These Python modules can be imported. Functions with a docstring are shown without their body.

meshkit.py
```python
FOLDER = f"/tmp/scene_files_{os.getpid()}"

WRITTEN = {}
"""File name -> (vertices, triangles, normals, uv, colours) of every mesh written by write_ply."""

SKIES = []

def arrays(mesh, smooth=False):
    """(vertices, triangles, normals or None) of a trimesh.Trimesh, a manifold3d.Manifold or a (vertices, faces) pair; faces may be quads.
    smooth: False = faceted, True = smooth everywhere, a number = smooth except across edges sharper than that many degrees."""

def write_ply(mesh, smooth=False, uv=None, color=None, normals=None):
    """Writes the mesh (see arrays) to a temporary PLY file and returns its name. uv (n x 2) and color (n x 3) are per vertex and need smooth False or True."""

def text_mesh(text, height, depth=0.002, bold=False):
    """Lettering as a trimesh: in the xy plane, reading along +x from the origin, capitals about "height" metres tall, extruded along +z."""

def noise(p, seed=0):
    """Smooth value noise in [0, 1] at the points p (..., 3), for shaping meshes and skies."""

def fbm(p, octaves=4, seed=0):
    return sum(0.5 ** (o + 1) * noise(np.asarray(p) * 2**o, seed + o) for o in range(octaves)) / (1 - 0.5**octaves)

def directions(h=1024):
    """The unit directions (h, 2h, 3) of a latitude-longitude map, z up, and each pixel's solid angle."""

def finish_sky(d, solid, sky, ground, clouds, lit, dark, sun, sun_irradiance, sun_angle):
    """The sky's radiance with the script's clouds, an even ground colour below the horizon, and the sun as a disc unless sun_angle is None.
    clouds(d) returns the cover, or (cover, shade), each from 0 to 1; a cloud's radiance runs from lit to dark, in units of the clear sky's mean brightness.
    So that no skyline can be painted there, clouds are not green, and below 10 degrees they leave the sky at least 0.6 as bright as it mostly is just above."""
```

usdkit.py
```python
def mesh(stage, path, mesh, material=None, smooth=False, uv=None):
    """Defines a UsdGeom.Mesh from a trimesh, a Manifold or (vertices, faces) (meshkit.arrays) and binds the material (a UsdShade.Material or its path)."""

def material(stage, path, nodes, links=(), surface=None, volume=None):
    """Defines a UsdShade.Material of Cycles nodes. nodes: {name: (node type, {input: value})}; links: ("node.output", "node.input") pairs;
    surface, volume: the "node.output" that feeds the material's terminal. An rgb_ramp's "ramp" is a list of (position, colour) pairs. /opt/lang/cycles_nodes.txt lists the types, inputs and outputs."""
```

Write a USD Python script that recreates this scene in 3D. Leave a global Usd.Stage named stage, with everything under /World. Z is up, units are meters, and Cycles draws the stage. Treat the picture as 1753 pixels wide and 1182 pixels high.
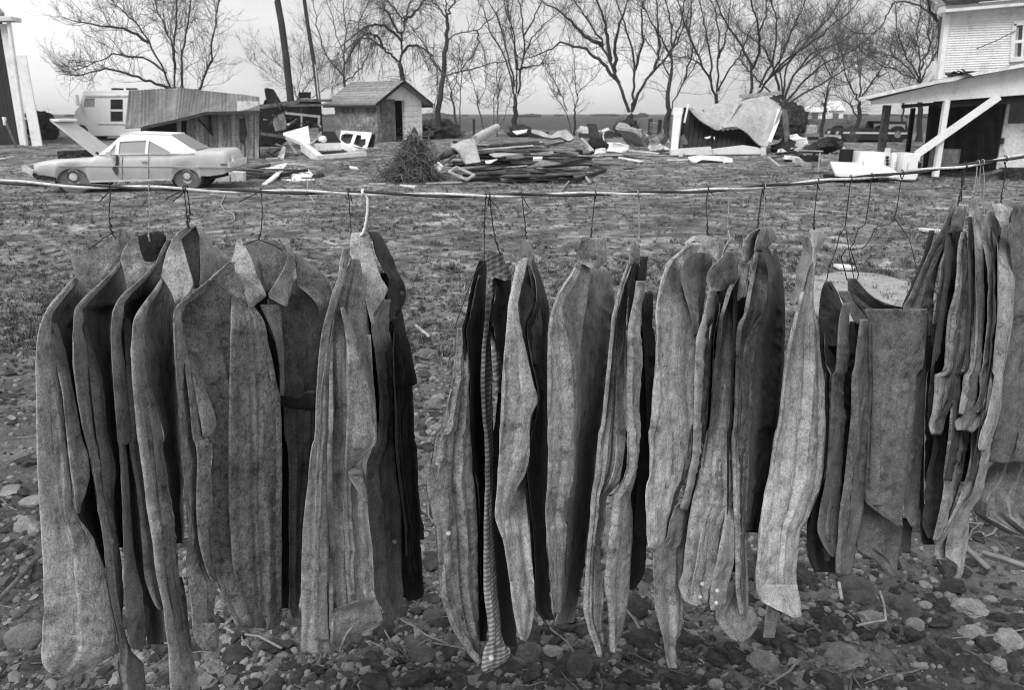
import math, random
import numpy as np, trimesh, usdkit, meshkit
from scipy.interpolate import PchipInterpolator
from shapely.geometry import Polygon
from pxr import Usd, UsdGeom, UsdLux, UsdShade, Gf, Sdf, Vt

stage = Usd.Stage.CreateInMemory()
UsdGeom.SetStageUpAxis(stage, 'Z')
UsdGeom.Xform.Define(stage, '/World')
UsdGeom.Scope.Define(stage, '/World/Looks')

# ---------------------------------------------------------------- camera, sky, sun
EYE = np.array([0.0, 0.0, 1.7])
PITCH = math.radians(16.2)
FPX = 28.0 / 36.0 * 1753
cam = UsdGeom.Camera.Define(stage, '/World/camera')
cam.AddTranslateOp().Set(Gf.Vec3d(*EYE))
cam.AddRotateXOp().Set(90 - 16.2)
cam.CreateHorizontalApertureAttr(36.0)
cam.CreateVerticalApertureAttr(24.27)
cam.CreateFocalLengthAttr(28.0)
cam.CreateFStopAttr(13.0)
cam.CreateFocusDistanceAttr(1.5)
cam.CreateClippingRangeAttr((0.05, 20000.0))
cam.CreateExposureAttr(0.2)

SUN_DIR = np.array([-0.36, -0.60, 0.82]); SUN_DIR /= np.linalg.norm(SUN_DIR)   # towards the sun
usdkit.material(stage, '/World/Looks/overcast_sky', {
    'sky': ('sky_texture', {'sky_type': 'single_scattering', 'sun_disc': False, 'sun_elevation': math.asin(SUN_DIR[2]),
                            'sun_rotation': math.atan2(SUN_DIR[0], SUN_DIR[1]), 'aerosol_density': 3.0}),
    'bw': ('rgb_to_bw', {}),
    'tc': ('texture_coordinate', {}),
    'map': ('mapping', {'mapping_type': 'point', 'scale': (1.0, 1.0, 2.6), 'location': (1.3, 0.7, 0.1)}),
    'n': ('noise_texture', {'scale': 1.5, 'detail': 6.0, 'roughness': 0.55}),
    'ramp': ('rgb_ramp', {'ramp': [(0.30, (5.0, 5.0, 5.0)), (0.5, (7.6, 7.6, 7.6)), (0.66, (11.0, 11.0, 11.0))]}),
    'mix': ('mix_color', {'fac': 0.88, 'use_clamp': False}),
    'bg': ('background_shader', {'strength': 0.1}),
}, [('sky.color', 'bw.color'), ('bw.val', 'mix.a'), ('tc.generated', 'map.vector'), ('map.vector', 'n.vector'), ('n.fac', 'ramp.fac'),
    ('ramp.color', 'mix.b'), ('mix.result', 'bg.color')], surface='bg.background')
dome = UsdLux.DomeLight.Define(stage, '/World/sky')
UsdShade.MaterialBindingAPI.Apply(dome.GetPrim()).Bind(UsdShade.Material.Get(stage, '/World/Looks/overcast_sky'))
dome.GetPrim().SetCustomDataByKey('kind', 'structure')
dome.GetPrim().SetCustomDataByKey('label', 'pale grey overcast sky')
dome.GetPrim().SetCustomDataByKey('category', 'sky')
sun = UsdLux.DistantLight.Define(stage, '/World/sun')
sun.CreateIntensityAttr(0.75); sun.CreateAngleAttr(30.0); sun.CreateNormalizeAttr(True); sun.CreateColorAttr(Gf.Vec3f(1, 1, 1))
_rot = Gf.Rotation(Gf.Vec3d(0, 0, 1), Gf.Vec3d(*SUN_DIR))
_q = _rot.GetQuat(); sun.AddOrientOp().Set(Gf.Quatf(_q.GetReal(), Gf.Vec3f(_q.GetImaginary())))

# ---------------------------------------------------------------- pixel rays used as a measuring tape
def ray(px, py):
    a = (np.asarray(px, float) - 876.5) / FPX; b = (591.0 - np.asarray(py, float)) / FPX
    return np.stack([a, math.cos(PITCH) + b * math.sin(PITCH), -math.sin(PITCH) + b * math.cos(PITCH)], -1)
def at(px, py, Y):
    d = ray(px, py)
    return EYE + d * (np.asarray(Y, float) / d[..., 1])[..., None]
def fbm2(x, y, s, seed, o=4):
    return meshkit.fbm(np.stack([np.asarray(x, float) * s, np.asarray(y, float) * s, np.zeros_like(np.asarray(x, float)) + 0.37], -1), o, seed) - 0.5
def sstep(a, b, x):
    t = np.clip((np.asarray(x, float) - a) / (b - a), 0, 1); return t * t * (3 - 2 * t)
def gz(x, y):
    x = np.asarray(x, float); y = np.asarray(y, float); r = np.hypot(x, y)
    near = 1 - sstep(9, 16, r)
    z = 0.5 * sstep(21, 41, y) + 0.30 * fbm2(x, y, 0.16, 3) * sstep(3, 14, r) * (1 - sstep(60, 120, r))
    z = z + 0.11 * fbm2(x, y, 0.9, 5) * (0.35 + 0.65 * near) * (1 - sstep(40, 90, r)) + 0.055 * fbm2(x, y, 4.2, 7) * near
    return z
def gp(px, py):
    """the ground point that the photograph shows at px, py"""
    z = 0.0
    for _ in range(12):
        d = ray(px, py); k = (z - EYE[2]) / d[2]; p = EYE + d * k
        z = float(gz(p[0], p[1])) * 0.7 + z * 0.3
    return np.array([p[0], p[1], float(gz(p[0], p[1]))])
def on_ground(px, Y):
    """the ground point under column px at forward distance Y"""
    x = float(at(px, 230, Y)[0]); return np.array([x, Y, float(gz(x, Y))])

def above(px, py, Y):
    """a measured point at distance Y, or where its line of sight meets the ground if that is nearer"""
    if py > 225:
        g_ = gp(px, py); Y = min(Y, g_[1] - 0.03)
    return at(px, py, Y)
# ---------------------------------------------------------------- things, parts
_used = {}
def numbered(parent, name):
    k = _used.get((parent, name), 0); _used[(parent, name)] = k + 1
    return f'{parent}/{name}' if k == 0 else f'{parent}/{name}_{k:03d}'
def keys(prim, label=None, cat=None, group=None, kind=None):
    for k, v in (('label', label), ('category', cat), ('group', group), ('kind', kind)):
        if v: prim.SetCustomDataByKey(k, v)
def L(m): return '/World/Looks/' + m
class Thing:
    def __init__(self, name, label, cat, base, group=None, kind=None):
        self.path = numbered('/World', name); self.base = np.asarray(base, float)
        x = UsdGeom.Xform.Define(stage, self.path); x.AddTranslateOp().Set(Gf.Vec3d(*map(float, self.base)))
        keys(x.GetPrim(), label, cat, group, kind)
    def part(self, name, vf, mat, smooth=False, label=None, parent=None, kind=None):
        v, f = vf if isinstance(vf, tuple) else join(vf)
        p = numbered(parent or self.path, name)
        m = usdkit.mesh(stage, p, (np.asarray(v, float) - self.base, f), L(mat), smooth=smooth)
        keys(m.GetPrim(), label, None, None, kind)
        return p
def single(name, label, cat, vf, mat, smooth=False, group=None, kind=None):
    v, f = vf if isinstance(vf, tuple) else join(vf)
    v = np.asarray(v, float); base = np.array([v[:, 0].mean(), v[:, 1].mean(), v[:, 2].min()])
    p = numbered('/World', name)
    m = usdkit.mesh(stage, p, (v - base, f), L(mat), smooth=smooth)
    m.AddTranslateOp().Set(Gf.Vec3d(*map(float, base)))
    keys(m.GetPrim(), label, cat, group, kind)
    return p

# ---------------------------------------------------------------- mesh helpers, all (vertices, triangles)
def tri(f):
    f = np.asarray(f, int)
    return np.vstack([f[:, [0, 1, 2]], f[:, [0, 2, 3]]]) if f.shape[1] == 4 else f
def join(parts):
    V, Fs, n = [], [], 0
    for v, f in parts:
        f = tri(f); V.append(np.asarray(v, float)); Fs.append(f + n); n += len(v)
    return np.vstack(V), np.vstack(Fs)
_BOXF = np.array([[0, 3, 2, 1], [4, 5, 6, 7], [0, 1, 5, 4], [1, 2, 6, 5], [2, 3, 7, 6], [3, 0, 4, 7]])
def nrm(v): v = np.asarray(v, float); return v / max(np.linalg.norm(v), 1e-12)
def beam(p0, p1, w, h, up=(0, 0, 1), roll=0.0, bev=0.0):
    p0, p1 = np.asarray(p0, float), np.asarray(p1, float); d = nrm(p1 - p0)
    s = np.cross(d, up)
    s = nrm(s) if np.linalg.norm(s) > 1e-6 else np.array([1.0, 0, 0])
    u = np.cross(s, d); c, q = math.cos(roll), math.sin(roll); s, u = s * c + u * q, u * c - s * q
    a, b = s * w / 2, u * h / 2
    v = [p0 - a - b, p0 + a - b, p0 + a + b, p0 - a + b, p1 - a - b, p1 + a - b, p1 + a + b, p1 - a + b]
    return np.array(v), tri(_BOXF[:, ::-1])
def box(c, size, yaw=0.0, pitch=0.0, roll=0.0):
    R = trimesh.transformations.euler_matrix(roll, pitch, yaw)[:3, :3]
    s = np.asarray(size, float) / 2
    v = np.array([[-1, -1, -1], [1, -1, -1], [1, 1, -1], [-1, 1, -1], [-1, -1, 1], [1, -1, 1], [1, 1, 1], [-1, 1, 1]]) * s
    return v @ R.T + np.asarray(c, float), tri(_BOXF)
def tube(pts, rad, n=6, cap=True):
    p = np.asarray(pts, float); m = len(p); rad = np.broadcast_to(np.asarray(rad, float), (m,))
    t = np.gradient(p, axis=0); t /= np.maximum(np.linalg.norm(t, axis=1, keepdims=True), 1e-12)
    ref = np.array([0, 0, 1.0]) if abs(t[:, 2]).mean() < 0.8 else np.array([1.0, 0.15, 0])
    s = np.cross(t, ref); s /= np.maximum(np.linalg.norm(s, axis=1, keepdims=True), 1e-9); u = np.cross(s, t)
    a = np.arange(n) / n * 2 * np.pi
    v = (p[:, None] + rad[:, None, None] * (np.cos(a)[None, :, None] * s[:, None] + np.sin(a)[None, :, None] * u[:, None])).reshape(-1, 3)
    i = np.arange(m - 1)[:, None] * n; j = np.arange(n)[None]; k = (j + 1) % n
    f = np.stack([i + j, i + n + j, i + n + k, i + k], -1).reshape(-1, 4)[:, ::-1]
    f = tri(f)
    if cap:
        c = len(v); v = np.vstack([v, p[:1], p[-1:]]); jj = np.arange(n); kk = (jj + 1) % n; e = (m - 1) * n
        f = np.vstack([f, np.stack([np.full(n, c), jj, kk], 1)[:, ::-1][:, [1, 0, 2]][:, ::-1], np.stack([np.full(n, c + 1), e + kk, e + jj], 1)[:, ::-1][:, [1, 0, 2]][:, ::-1]])
    return v, f
def slab(pts, thick, direction=None):
    """a flat polygon (3-D points, in order) given a thickness along a direction"""
    p = np.asarray(pts, float); n = len(p)
    if direction is None: direction = nrm(sum(np.cross(p[i] - p[0], p[(i + 1) % n] - p[0]) for i in range(1, n)))
    o = np.asarray(direction, float) * thick
    ex = nrm(p[1] - p[0]); nn = nrm(sum(np.cross(p[i] - p[0], p[(i + 1) % n] - p[0]) for i in range(1, n))); ey = np.cross(nn, ex)
    uv = np.stack([(p - p[0]) @ ex, (p - p[0]) @ ey], 1)
    _, ft = trimesh.creation.triangulate_polygon(Polygon(uv), engine='earcut') if n > 4 else (None, np.array([[0, 1, 2]] + ([[0, 2, 3]] if n == 4 else [])))
    if n > 4:
        vt, ft = trimesh.creation.triangulate_polygon(Polygon(uv), engine='earcut')
        idx = [int(np.argmin(((uv - q) ** 2).sum(1))) for q in vt]; ft = np.array(idx)[ft]
    v = np.vstack([p, p + o]); i = np.arange(n); k = (i + 1) % n
    f = np.vstack([ft, ft[:, ::-1] + n, np.stack([i, i + n, k + n], 1), np.stack([i, k + n, k], 1)])
    m = trimesh.Trimesh(v, f, process=False); m.fix_normals()
    return np.array(m.vertices), np.array(m.faces)
def holed(outer, holes, thick, to3d):
    """polygon with holes in (u, w), extruded by thick, mapped to 3-D by to3d(u, w, t)"""
    m = trimesh.creation.extrude_polygon(Polygon(outer, holes), thick, engine='earcut')
    v = np.array(m.vertices); m = trimesh.Trimesh(to3d(v[:, 0], v[:, 1], v[:, 2]), m.faces, process=False); m.fix_normals()
    return np.array(m.vertices), np.array(m.faces)
def pchip(xs, ys, q):
    xs = np.asarray(xs, float); ys = np.asarray(ys, float)
    return PchipInterpolator(xs, ys)(q) if len(xs) > 2 else np.interp(q, xs, ys)
def blob(c, r, sub=2, rough=0.3, seed=0, freq=1.6, cuts=0):
    m = trimesh.creation.icosphere(sub, 1.0); v = np.array(m.vertices); rg = np.random.default_rng(seed)
    for _ in range(cuts):
        n = nrm(rg.normal(size=3)); d = rg.uniform(0.55, 0.86); k = np.maximum(0, v @ n - d); v = v - k[:, None] * n
    v = v * (1 + rough * 2 * (meshkit.fbm(v * freq + seed * 7.13, 3, seed) - 0.5))[:, None]
    return v * np.asarray(r, float) + np.asarray(c, float), np.array(m.faces)
def rotz(vf, a, c=(0, 0, 0), tilt=0.0):
    v, f = vf; R = trimesh.transformations.euler_matrix(tilt, 0.6 * tilt, a)[:3, :3]; c = np.asarray(c, float)
    return (v - c) @ R.T + c, f

# ---------------------------------------------------------------- materials (all greys: the photograph is black and white)
def g3(x): return (x, x, x)
def look(name, ramp, scale=6.0, detail=7.0, stretch=(1, 1, 1), rot=(0, 0, 0), fine=(180.0, 0.35), bump=(60.0, 0.3, 0.01), rough=0.85, island=0.0, spec=0.2, distortion=0.0, speck=None):
    nodes = {
        'tc': ('texture_coordinate', {}), 'map': ('mapping', {'scale': stretch, 'rotation': rot}),
        'n': ('noise_texture', {'scale': scale, 'detail': detail, 'roughness': 0.62, 'distortion': distortion}),
        'ramp': ('rgb_ramp', {'ramp': [(a, g3(b)) for a, b in ramp]}),
        'fn': ('noise_texture', {'scale': fine[0], 'detail': 3.0, 'roughness': 0.7}),
        'fr': ('rgb_ramp', {'ramp': [(0.3, g3(1 - fine[1])), (0.7, g3(1 + fine[1]))]}),
        'mul': ('mix_color', {'blend_type': 'multiply', 'fac': 1.0, 'use_clamp': False}),
        'bn': ('noise_texture', {'scale': bump[0], 'detail': 5.0, 'roughness': 0.65}),
        'bump': ('bump', {'strength': bump[1], 'distance': bump[2]}),
        'p': ('principled_bsdf', {'roughness': rough, 'specular_ior_level': spec}),
    }
    links = [('tc.object', 'map.vector'), ('map.vector', 'n.vector'), ('n.fac', 'ramp.fac'), ('tc.object', 'fn.vector'), ('fn.fac', 'fr.fac'),
             ('ramp.color', 'mul.a'), ('fr.color', 'mul.b'), ('map.vector', 'bn.vector'), ('bn.fac', 'bump.height'), ('bump.normal', 'p.normal')]
    out = 'mul.result'
    if island:
        nodes['geo'] = ('geometry', {}); nodes['ir'] = ('rgb_ramp', {'ramp': [(0, g3(1 - island)), (1, g3(1 + island))]})
        nodes['oi'] = ('object_info', {}); nodes['add'] = ('math', {'math_type': 'add'}); nodes['frac'] = ('math', {'math_type': 'fraction'})
        nodes['mul2'] = ('mix_color', {'blend_type': 'multiply', 'fac': 1.0, 'use_clamp': False})
        links += [('geo.random_per_island', 'add.value1'), ('oi.random', 'add.value2'), ('add.value', 'frac.value1'), ('frac.value', 'ir.fac'), (out, 'mul2.a'), ('ir.color', 'mul2.b')]
        out = 'mul2.result'
    if speck:   # dark mud spots: (scale, threshold, value)
        nodes['sn'] = ('noise_texture', {'scale': speck[0], 'detail': 4.0, 'roughness': 0.6}); nodes['sm'] = ('mapping', {'scale': (1, 1, 0.6), 'location': (3.1, 1.7, 0.4)})
        nodes['sr'] = ('rgb_ramp', {'ramp': [(speck[1], g3(1.0)), (speck[1] + 0.07, g3(speck[2]))]}); nodes['mul3'] = ('mix_color', {'blend_type': 'multiply', 'fac': 1.0, 'use_clamp': False})
        links += [('tc.object', 'sm.vector'), ('sm.vector', 'sn.vector'), ('sn.fac', 'sr.fac'), (out, 'mul3.a'), ('sr.color', 'mul3.b')]
        out = 'mul3.result'
    links.append((out, 'p.base_color'))
    usdkit.material(stage, L(name), nodes, links, surface='p.BSDF')
    return name
def cloth(name, v, var=0.35, spots=0.55, scale=7.0, spotv=0.5):
    """worn, mud stained cotton: soft blotches, streaks down the cloth, small dark flecks, weave"""
    nodes = {
        'tc': ('texture_coordinate', {}), 'oi': ('object_info', {}), 'off': ('vector_math', {'math_type': 'add'}), 'sc': ('combine_xyz', {}), 'k': ('math', {'math_type': 'multiply', 'value2': 37.0}),
        'm1': ('mapping', {'scale': (1, 1, 0.7)}), 'n1': ('noise_texture', {'scale': scale, 'detail': 8.0, 'roughness': 0.65, 'distortion': 0.3}),
        'r1': ('rgb_ramp', {'ramp': [(0.25, g3(v * (1 - var))), (0.5, g3(v)), (0.75, g3(v * (1 + var)))]}),
        'm2': ('mapping', {'scale': (1, 1, 0.10)}), 'n2': ('noise_texture', {'scale': 46.0, 'detail': 5.0, 'roughness': 0.6}), 'r2': ('rgb_ramp', {'ramp': [(0.25, g3(0.9)), (0.75, g3(1.1))]}),
        'n3': ('noise_texture', {'scale': 96.0, 'detail': 6.0, 'roughness': 0.75}), 'r3': ('rgb_ramp', {'ramp': [(spots - 0.03, g3(1.0)), (spots + 0.10, g3(spotv))]}),
        'n5': ('noise_texture', {'scale': 26.0, 'detail': 10.0, 'roughness': 0.8}), 'r5': ('rgb_ramp', {'ramp': [(0.36, g3(0.4)), (0.46, g3(0.85)), (0.58, g3(1.2))]}),
        'n4': ('noise_texture', {'scale': 330.0, 'detail': 3.0, 'roughness': 0.8}), 'r4': ('rgb_ramp', {'ramp': [(0.3, g3(0.5)), (0.7, g3(1.5))]}),
        'x1': ('mix_color', {'blend_type': 'multiply', 'fac': 1.0, 'use_clamp': False}), 'x2': ('mix_color', {'blend_type': 'multiply', 'fac': 1.0, 'use_clamp': False}),
        'x3': ('mix_color', {'blend_type': 'multiply', 'fac': 1.0, 'use_clamp': False}), 'x4': ('mix_color', {'blend_type': 'multiply', 'fac': 1.0, 'use_clamp': False}),
        'nb': ('noise_texture', {'scale': 130.0, 'detail': 5.0, 'roughness': 0.65}), 'mb': ('mapping', {'scale': (1, 1, 0.45)}), 'bump': ('bump', {'strength': 0.8, 'distance': 0.004}),
        'p': ('principled_bsdf', {'roughness': 0.95, 'specular_ior_level': 0.06, 'sheen_weight': 0.06}),
    }
    usdkit.material(stage, L(name), nodes, [('oi.random', 'k.value1'), ('k.value', 'sc.x'), ('k.value', 'sc.z'), ('tc.object', 'off.vector1'), ('sc.vector', 'off.vector2'), ('off.vector', 'm1.vector'), ('m1.vector', 'n1.vector'), ('n1.fac', 'r1.fac'),
        ('off.vector', 'm2.vector'), ('m2.vector', 'n2.vector'), ('n2.fac', 'r2.fac'), ('off.vector', 'n3.vector'), ('n3.fac', 'r3.fac'), ('off.vector', 'n5.vector'), ('n5.fac', 'r5.fac'), ('tc.object', 'n4.vector'), ('n4.fac', 'r4.fac'),
        ('r1.color', 'x1.a'), ('r2.color', 'x1.b'), ('x1.result', 'x2.a'), ('r3.color', 'x2.b'), ('x2.result', 'x3.a'), ('r4.color', 'x3.b'), ('x3.result', 'x4.a'), ('r5.color', 'x4.b'), ('x4.result', 'p.base_color'),
        ('tc.object', 'mb.vector'), ('mb.vector', 'nb.vector'), ('nb.fac', 'bump.height'), ('bump.normal', 'p.normal')], surface='p.BSDF')
    return name
look('mud_clod', [(0.3, 0.04), (0.48, 0.07), (0.62, 0.11), (0.75, 0.15)], scale=1.7, detail=10.0, fine=(38.0, 0.5), bump=(30.0, 0.8, 0.03), rough=0.95)
# bare dark mud and gravel round the line, short dead grass over the yard, dark ploughed field beyond
usdkit.material(stage, L('mud_ground'), {
    'tc': ('texture_coordinate', {}), 'n': ('noise_texture', {'scale': 1.7, 'detail': 11.0, 'roughness': 0.66}), 'mud': ('rgb_ramp', {'ramp': [(0.3, g3(0.06)), (0.48, g3(0.115)), (0.62, g3(0.19)), (0.75, g3(0.3))]}),
    'gn': ('noise_texture', {'scale': 2.6, 'detail': 12.0, 'roughness': 0.72, 'distortion': 0.5}), 'grass': ('rgb_ramp', {'ramp': [(0.37, g3(0.045)), (0.46, g3(0.115)), (0.54, g3(0.19)), (0.64, g3(0.40))]}),
    'pn': ('noise_texture', {'scale': 0.5, 'detail': 8.0, 'roughness': 0.66}), 'pr': ('rgb_ramp', {'ramp': [(0.36, g3(0.55)), (0.62, g3(1.3))]}),
    'len': ('vector_math', {'math_type': 'length'}), 'pm': ('math', {'math_type': 'multiply_add', 'value2': 5.0, 'value3': -2.5}), 'sum': ('math', {'math_type': 'add'}), 'zone': ('map_range', {'range_type': 'smoothstep', 'from_min': 3.6, 'from_max': 9.0, 'to_min': 0.0, 'to_max': 1.0, 'clamp': True}),
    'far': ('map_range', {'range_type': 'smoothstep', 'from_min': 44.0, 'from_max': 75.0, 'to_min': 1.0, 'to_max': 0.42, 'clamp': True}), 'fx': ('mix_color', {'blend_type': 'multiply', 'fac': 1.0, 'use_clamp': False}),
    'mix': ('mix_color', {'use_clamp': False}), 'x': ('mix_color', {'blend_type': 'multiply', 'fac': 1.0, 'use_clamp': False}), 'fn': ('noise_texture', {'scale': 34.0, 'detail': 6.0, 'roughness': 0.75}), 'fr': ('rgb_ramp', {'ramp': [(0.3, g3(0.5)), (0.7, g3(1.5))]}), 'x2': ('mix_color', {'blend_type': 'multiply', 'fac': 1.0, 'use_clamp': False}),
    'bn': ('noise_texture', {'scale': 30.0, 'detail': 6.0, 'roughness': 0.7}), 'bump': ('bump', {'strength': 0.9, 'distance': 0.03}), 'p': ('principled_bsdf', {'roughness': 0.95, 'specular_ior_level': 0.2})},
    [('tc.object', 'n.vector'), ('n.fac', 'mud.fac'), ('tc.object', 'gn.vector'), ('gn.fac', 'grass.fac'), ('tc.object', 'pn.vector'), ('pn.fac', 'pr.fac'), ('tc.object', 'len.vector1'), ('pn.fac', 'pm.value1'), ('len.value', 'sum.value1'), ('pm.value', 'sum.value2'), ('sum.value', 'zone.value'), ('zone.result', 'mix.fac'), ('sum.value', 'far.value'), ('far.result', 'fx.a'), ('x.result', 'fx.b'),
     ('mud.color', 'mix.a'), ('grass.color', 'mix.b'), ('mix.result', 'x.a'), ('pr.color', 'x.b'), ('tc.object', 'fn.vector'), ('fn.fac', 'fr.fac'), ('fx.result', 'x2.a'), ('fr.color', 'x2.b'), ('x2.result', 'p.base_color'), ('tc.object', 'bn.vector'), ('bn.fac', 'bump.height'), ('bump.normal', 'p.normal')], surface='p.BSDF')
look('stone', [(0.3, 0.07), (0.5, 0.13), (0.72, 0.22)], scale=9.0, fine=(120.0, 0.35), bump=(70.0, 0.8, 0.008), island=0.65, rough=0.9)
look('pale_stone', [(0.3, 0.13), (0.5, 0.21), (0.72, 0.33)], scale=14.0, fine=(120.0, 0.3), bump=(50.0, 0.4, 0.006), rough=0.85)
look('dark_stone', [(0.3, 0.04), (0.5, 0.07), (0.72, 0.11)], scale=14.0, fine=(120.0, 0.3), bump=(50.0, 0.4, 0.006), rough=0.8)
look('litter', [(0.3, 0.07), (0.5, 0.17), (0.7, 0.32)], scale=30.0, fine=(90.0, 0.3), island=0.7, rough=0.9)
look('dead_grass', [(0.3, 0.09), (0.5, 0.14), (0.7, 0.2)], scale=4.0, fine=(60.0, 0.3), island=0.5, rough=0.9)
look('bark', [(0.3, 0.03), (0.5, 0.045), (0.7, 0.07)], scale=3.0, stretch=(1, 1, 0.3), fine=(20.0, 0.3), rough=0.95)
look('twig', [(0.3, 0.07), (0.7, 0.12)], scale=3.0, fine=(20.0, 0.2), rough=0.95)
look('pale_twig', [(0.3, 0.16), (0.7, 0.22)], scale=3.0, fine=(20.0, 0.2), rough=0.95)
look('old_wood', [(0.3, 0.06), (0.5, 0.12), (0.72, 0.2)], scale=5.0, stretch=(1, 1, 1), fine=(40.0, 0.4), island=0.55, rough=0.9)
look('pale_wood', [(0.3, 0.22), (0.5, 0.34), (0.72, 0.45)], scale=5.0, fine=(30.0, 0.35), island=0.3, rough=0.9)
look('wall_plank', [(0.3, 0.1), (0.48, 0.28), (0.72, 0.42)], scale=2.2, stretch=(2.5, 2.5, 0.5), fine=(14.0, 0.4), island=0.3, rough=0.95)
look('dark_wood', [(0.3, 0.02), (0.7, 0.045)], scale=4.0, fine=(25.0, 0.4), island=0.5, rough=0.9)
look('barn_dark', [(0.3, 0.022), (0.7, 0.04)], scale=3.0, stretch=(3, 3, 0.4), fine=(25.0, 0.25), rough=0.8)
look('white_paint', [(0.28, 0.52), (0.45, 0.68), (0.7, 0.78)], scale=2.5, fine=(20.0, 0.1), rough=0.6, island=0.06)
look('dirty_white', [(0.28, 0.32), (0.45, 0.6), (0.7, 0.74)], scale=3.0, fine=(14.0, 0.2), rough=0.7, island=0.12)
look('enamel', [(0.3, 0.72), (0.7, 0.82)], scale=2.0, fine=(20.0, 0.05), rough=0.3, spec=0.5)
look('car_paint', [(0.3, 0.40), (0.5, 0.46), (0.7, 0.50)], scale=1.6, fine=(5.0, 0.06), bump=(20.0, 0.05, 0.004), rough=0.42, spec=0.4)
look('car_roof', [(0.3, 0.76), (0.7, 0.84)], scale=2.0, fine=(12.0, 0.08), rough=0.6)
look('rubber', [(0.3, 0.10), (0.7, 0.17)], scale=6.0, fine=(30.0, 0.3), rough=0.9)
look('hub_metal', [(0.3, 0.4), (0.7, 0.6)], scale=10.0, fine=(30.0, 0.3), rough=0.45, spec=0.5)
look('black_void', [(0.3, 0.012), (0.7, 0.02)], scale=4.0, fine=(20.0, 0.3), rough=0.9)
look('roof_metal', [(0.3, 0.10), (0.5, 0.155), (0.7, 0.23)], scale=0.9, stretch=(2.5, 1, 0.35), fine=(12.0, 0.25), rough=0.7)
look('shingle', [(0.3, 0.19), (0.7, 0.27)], scale=4.0, fine=(9.0, 0.35), island=0.15, rough=0.95)
look('block_wall', [(0.3, 0.12), (0.5, 0.24), (0.7, 0.4)], scale=3.0, detail=9.0, fine=(9.0, 0.5), rough=0.95, island=0.12)
look('white_block', [(0.3, 0.5), (0.7, 0.66)], scale=3.0, fine=(9.0, 0.2), rough=0.95)
look('tarp', [(0.3, 0.29), (0.5, 0.36), (0.7, 0.42)], scale=1.5, fine=(9.0, 0.25), rough=0.85)
look('concrete', [(0.3, 0.2), (0.5, 0.28), (0.7, 0.36)], scale=9.0, fine=(60.0, 0.4), rough=0.95)
look('far_field', [(0.3, 0.10), (0.7, 0.16)], scale=0.4, fine=(3.0, 0.3))
look('wire_dark', [(0.3, 0.02), (0.7, 0.045)], scale=30.0, fine=(200.0, 0.3), rough=0.6)
look('wire_pale', [(0.3, 0.2), (0.7, 0.36)], scale=40.0, fine=(200.0, 0.3), rough=0.55, spec=0.4)
look('wire_white', [(0.3, 0.6), (0.7, 0.75)], scale=40.0, fine=(200.0, 0.1), rough=0.5, spec=0.4)
look('rope_light', [(0.35, 0.3), (0.6, 0.6)], scale=14.0, fine=(200.0, 0.3), rough=0.6, spec=0.3)
look('rope_dark', [(0.35, 0.02), (0.6, 0.05)], scale=14.0, fine=(200.0, 0.3), rough=0.6, spec=0.3)
look('metal_button', [(0.3, 0.2), (0.7, 0.45)], scale=60.0, rough=0.35, spec=0.6)
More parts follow.
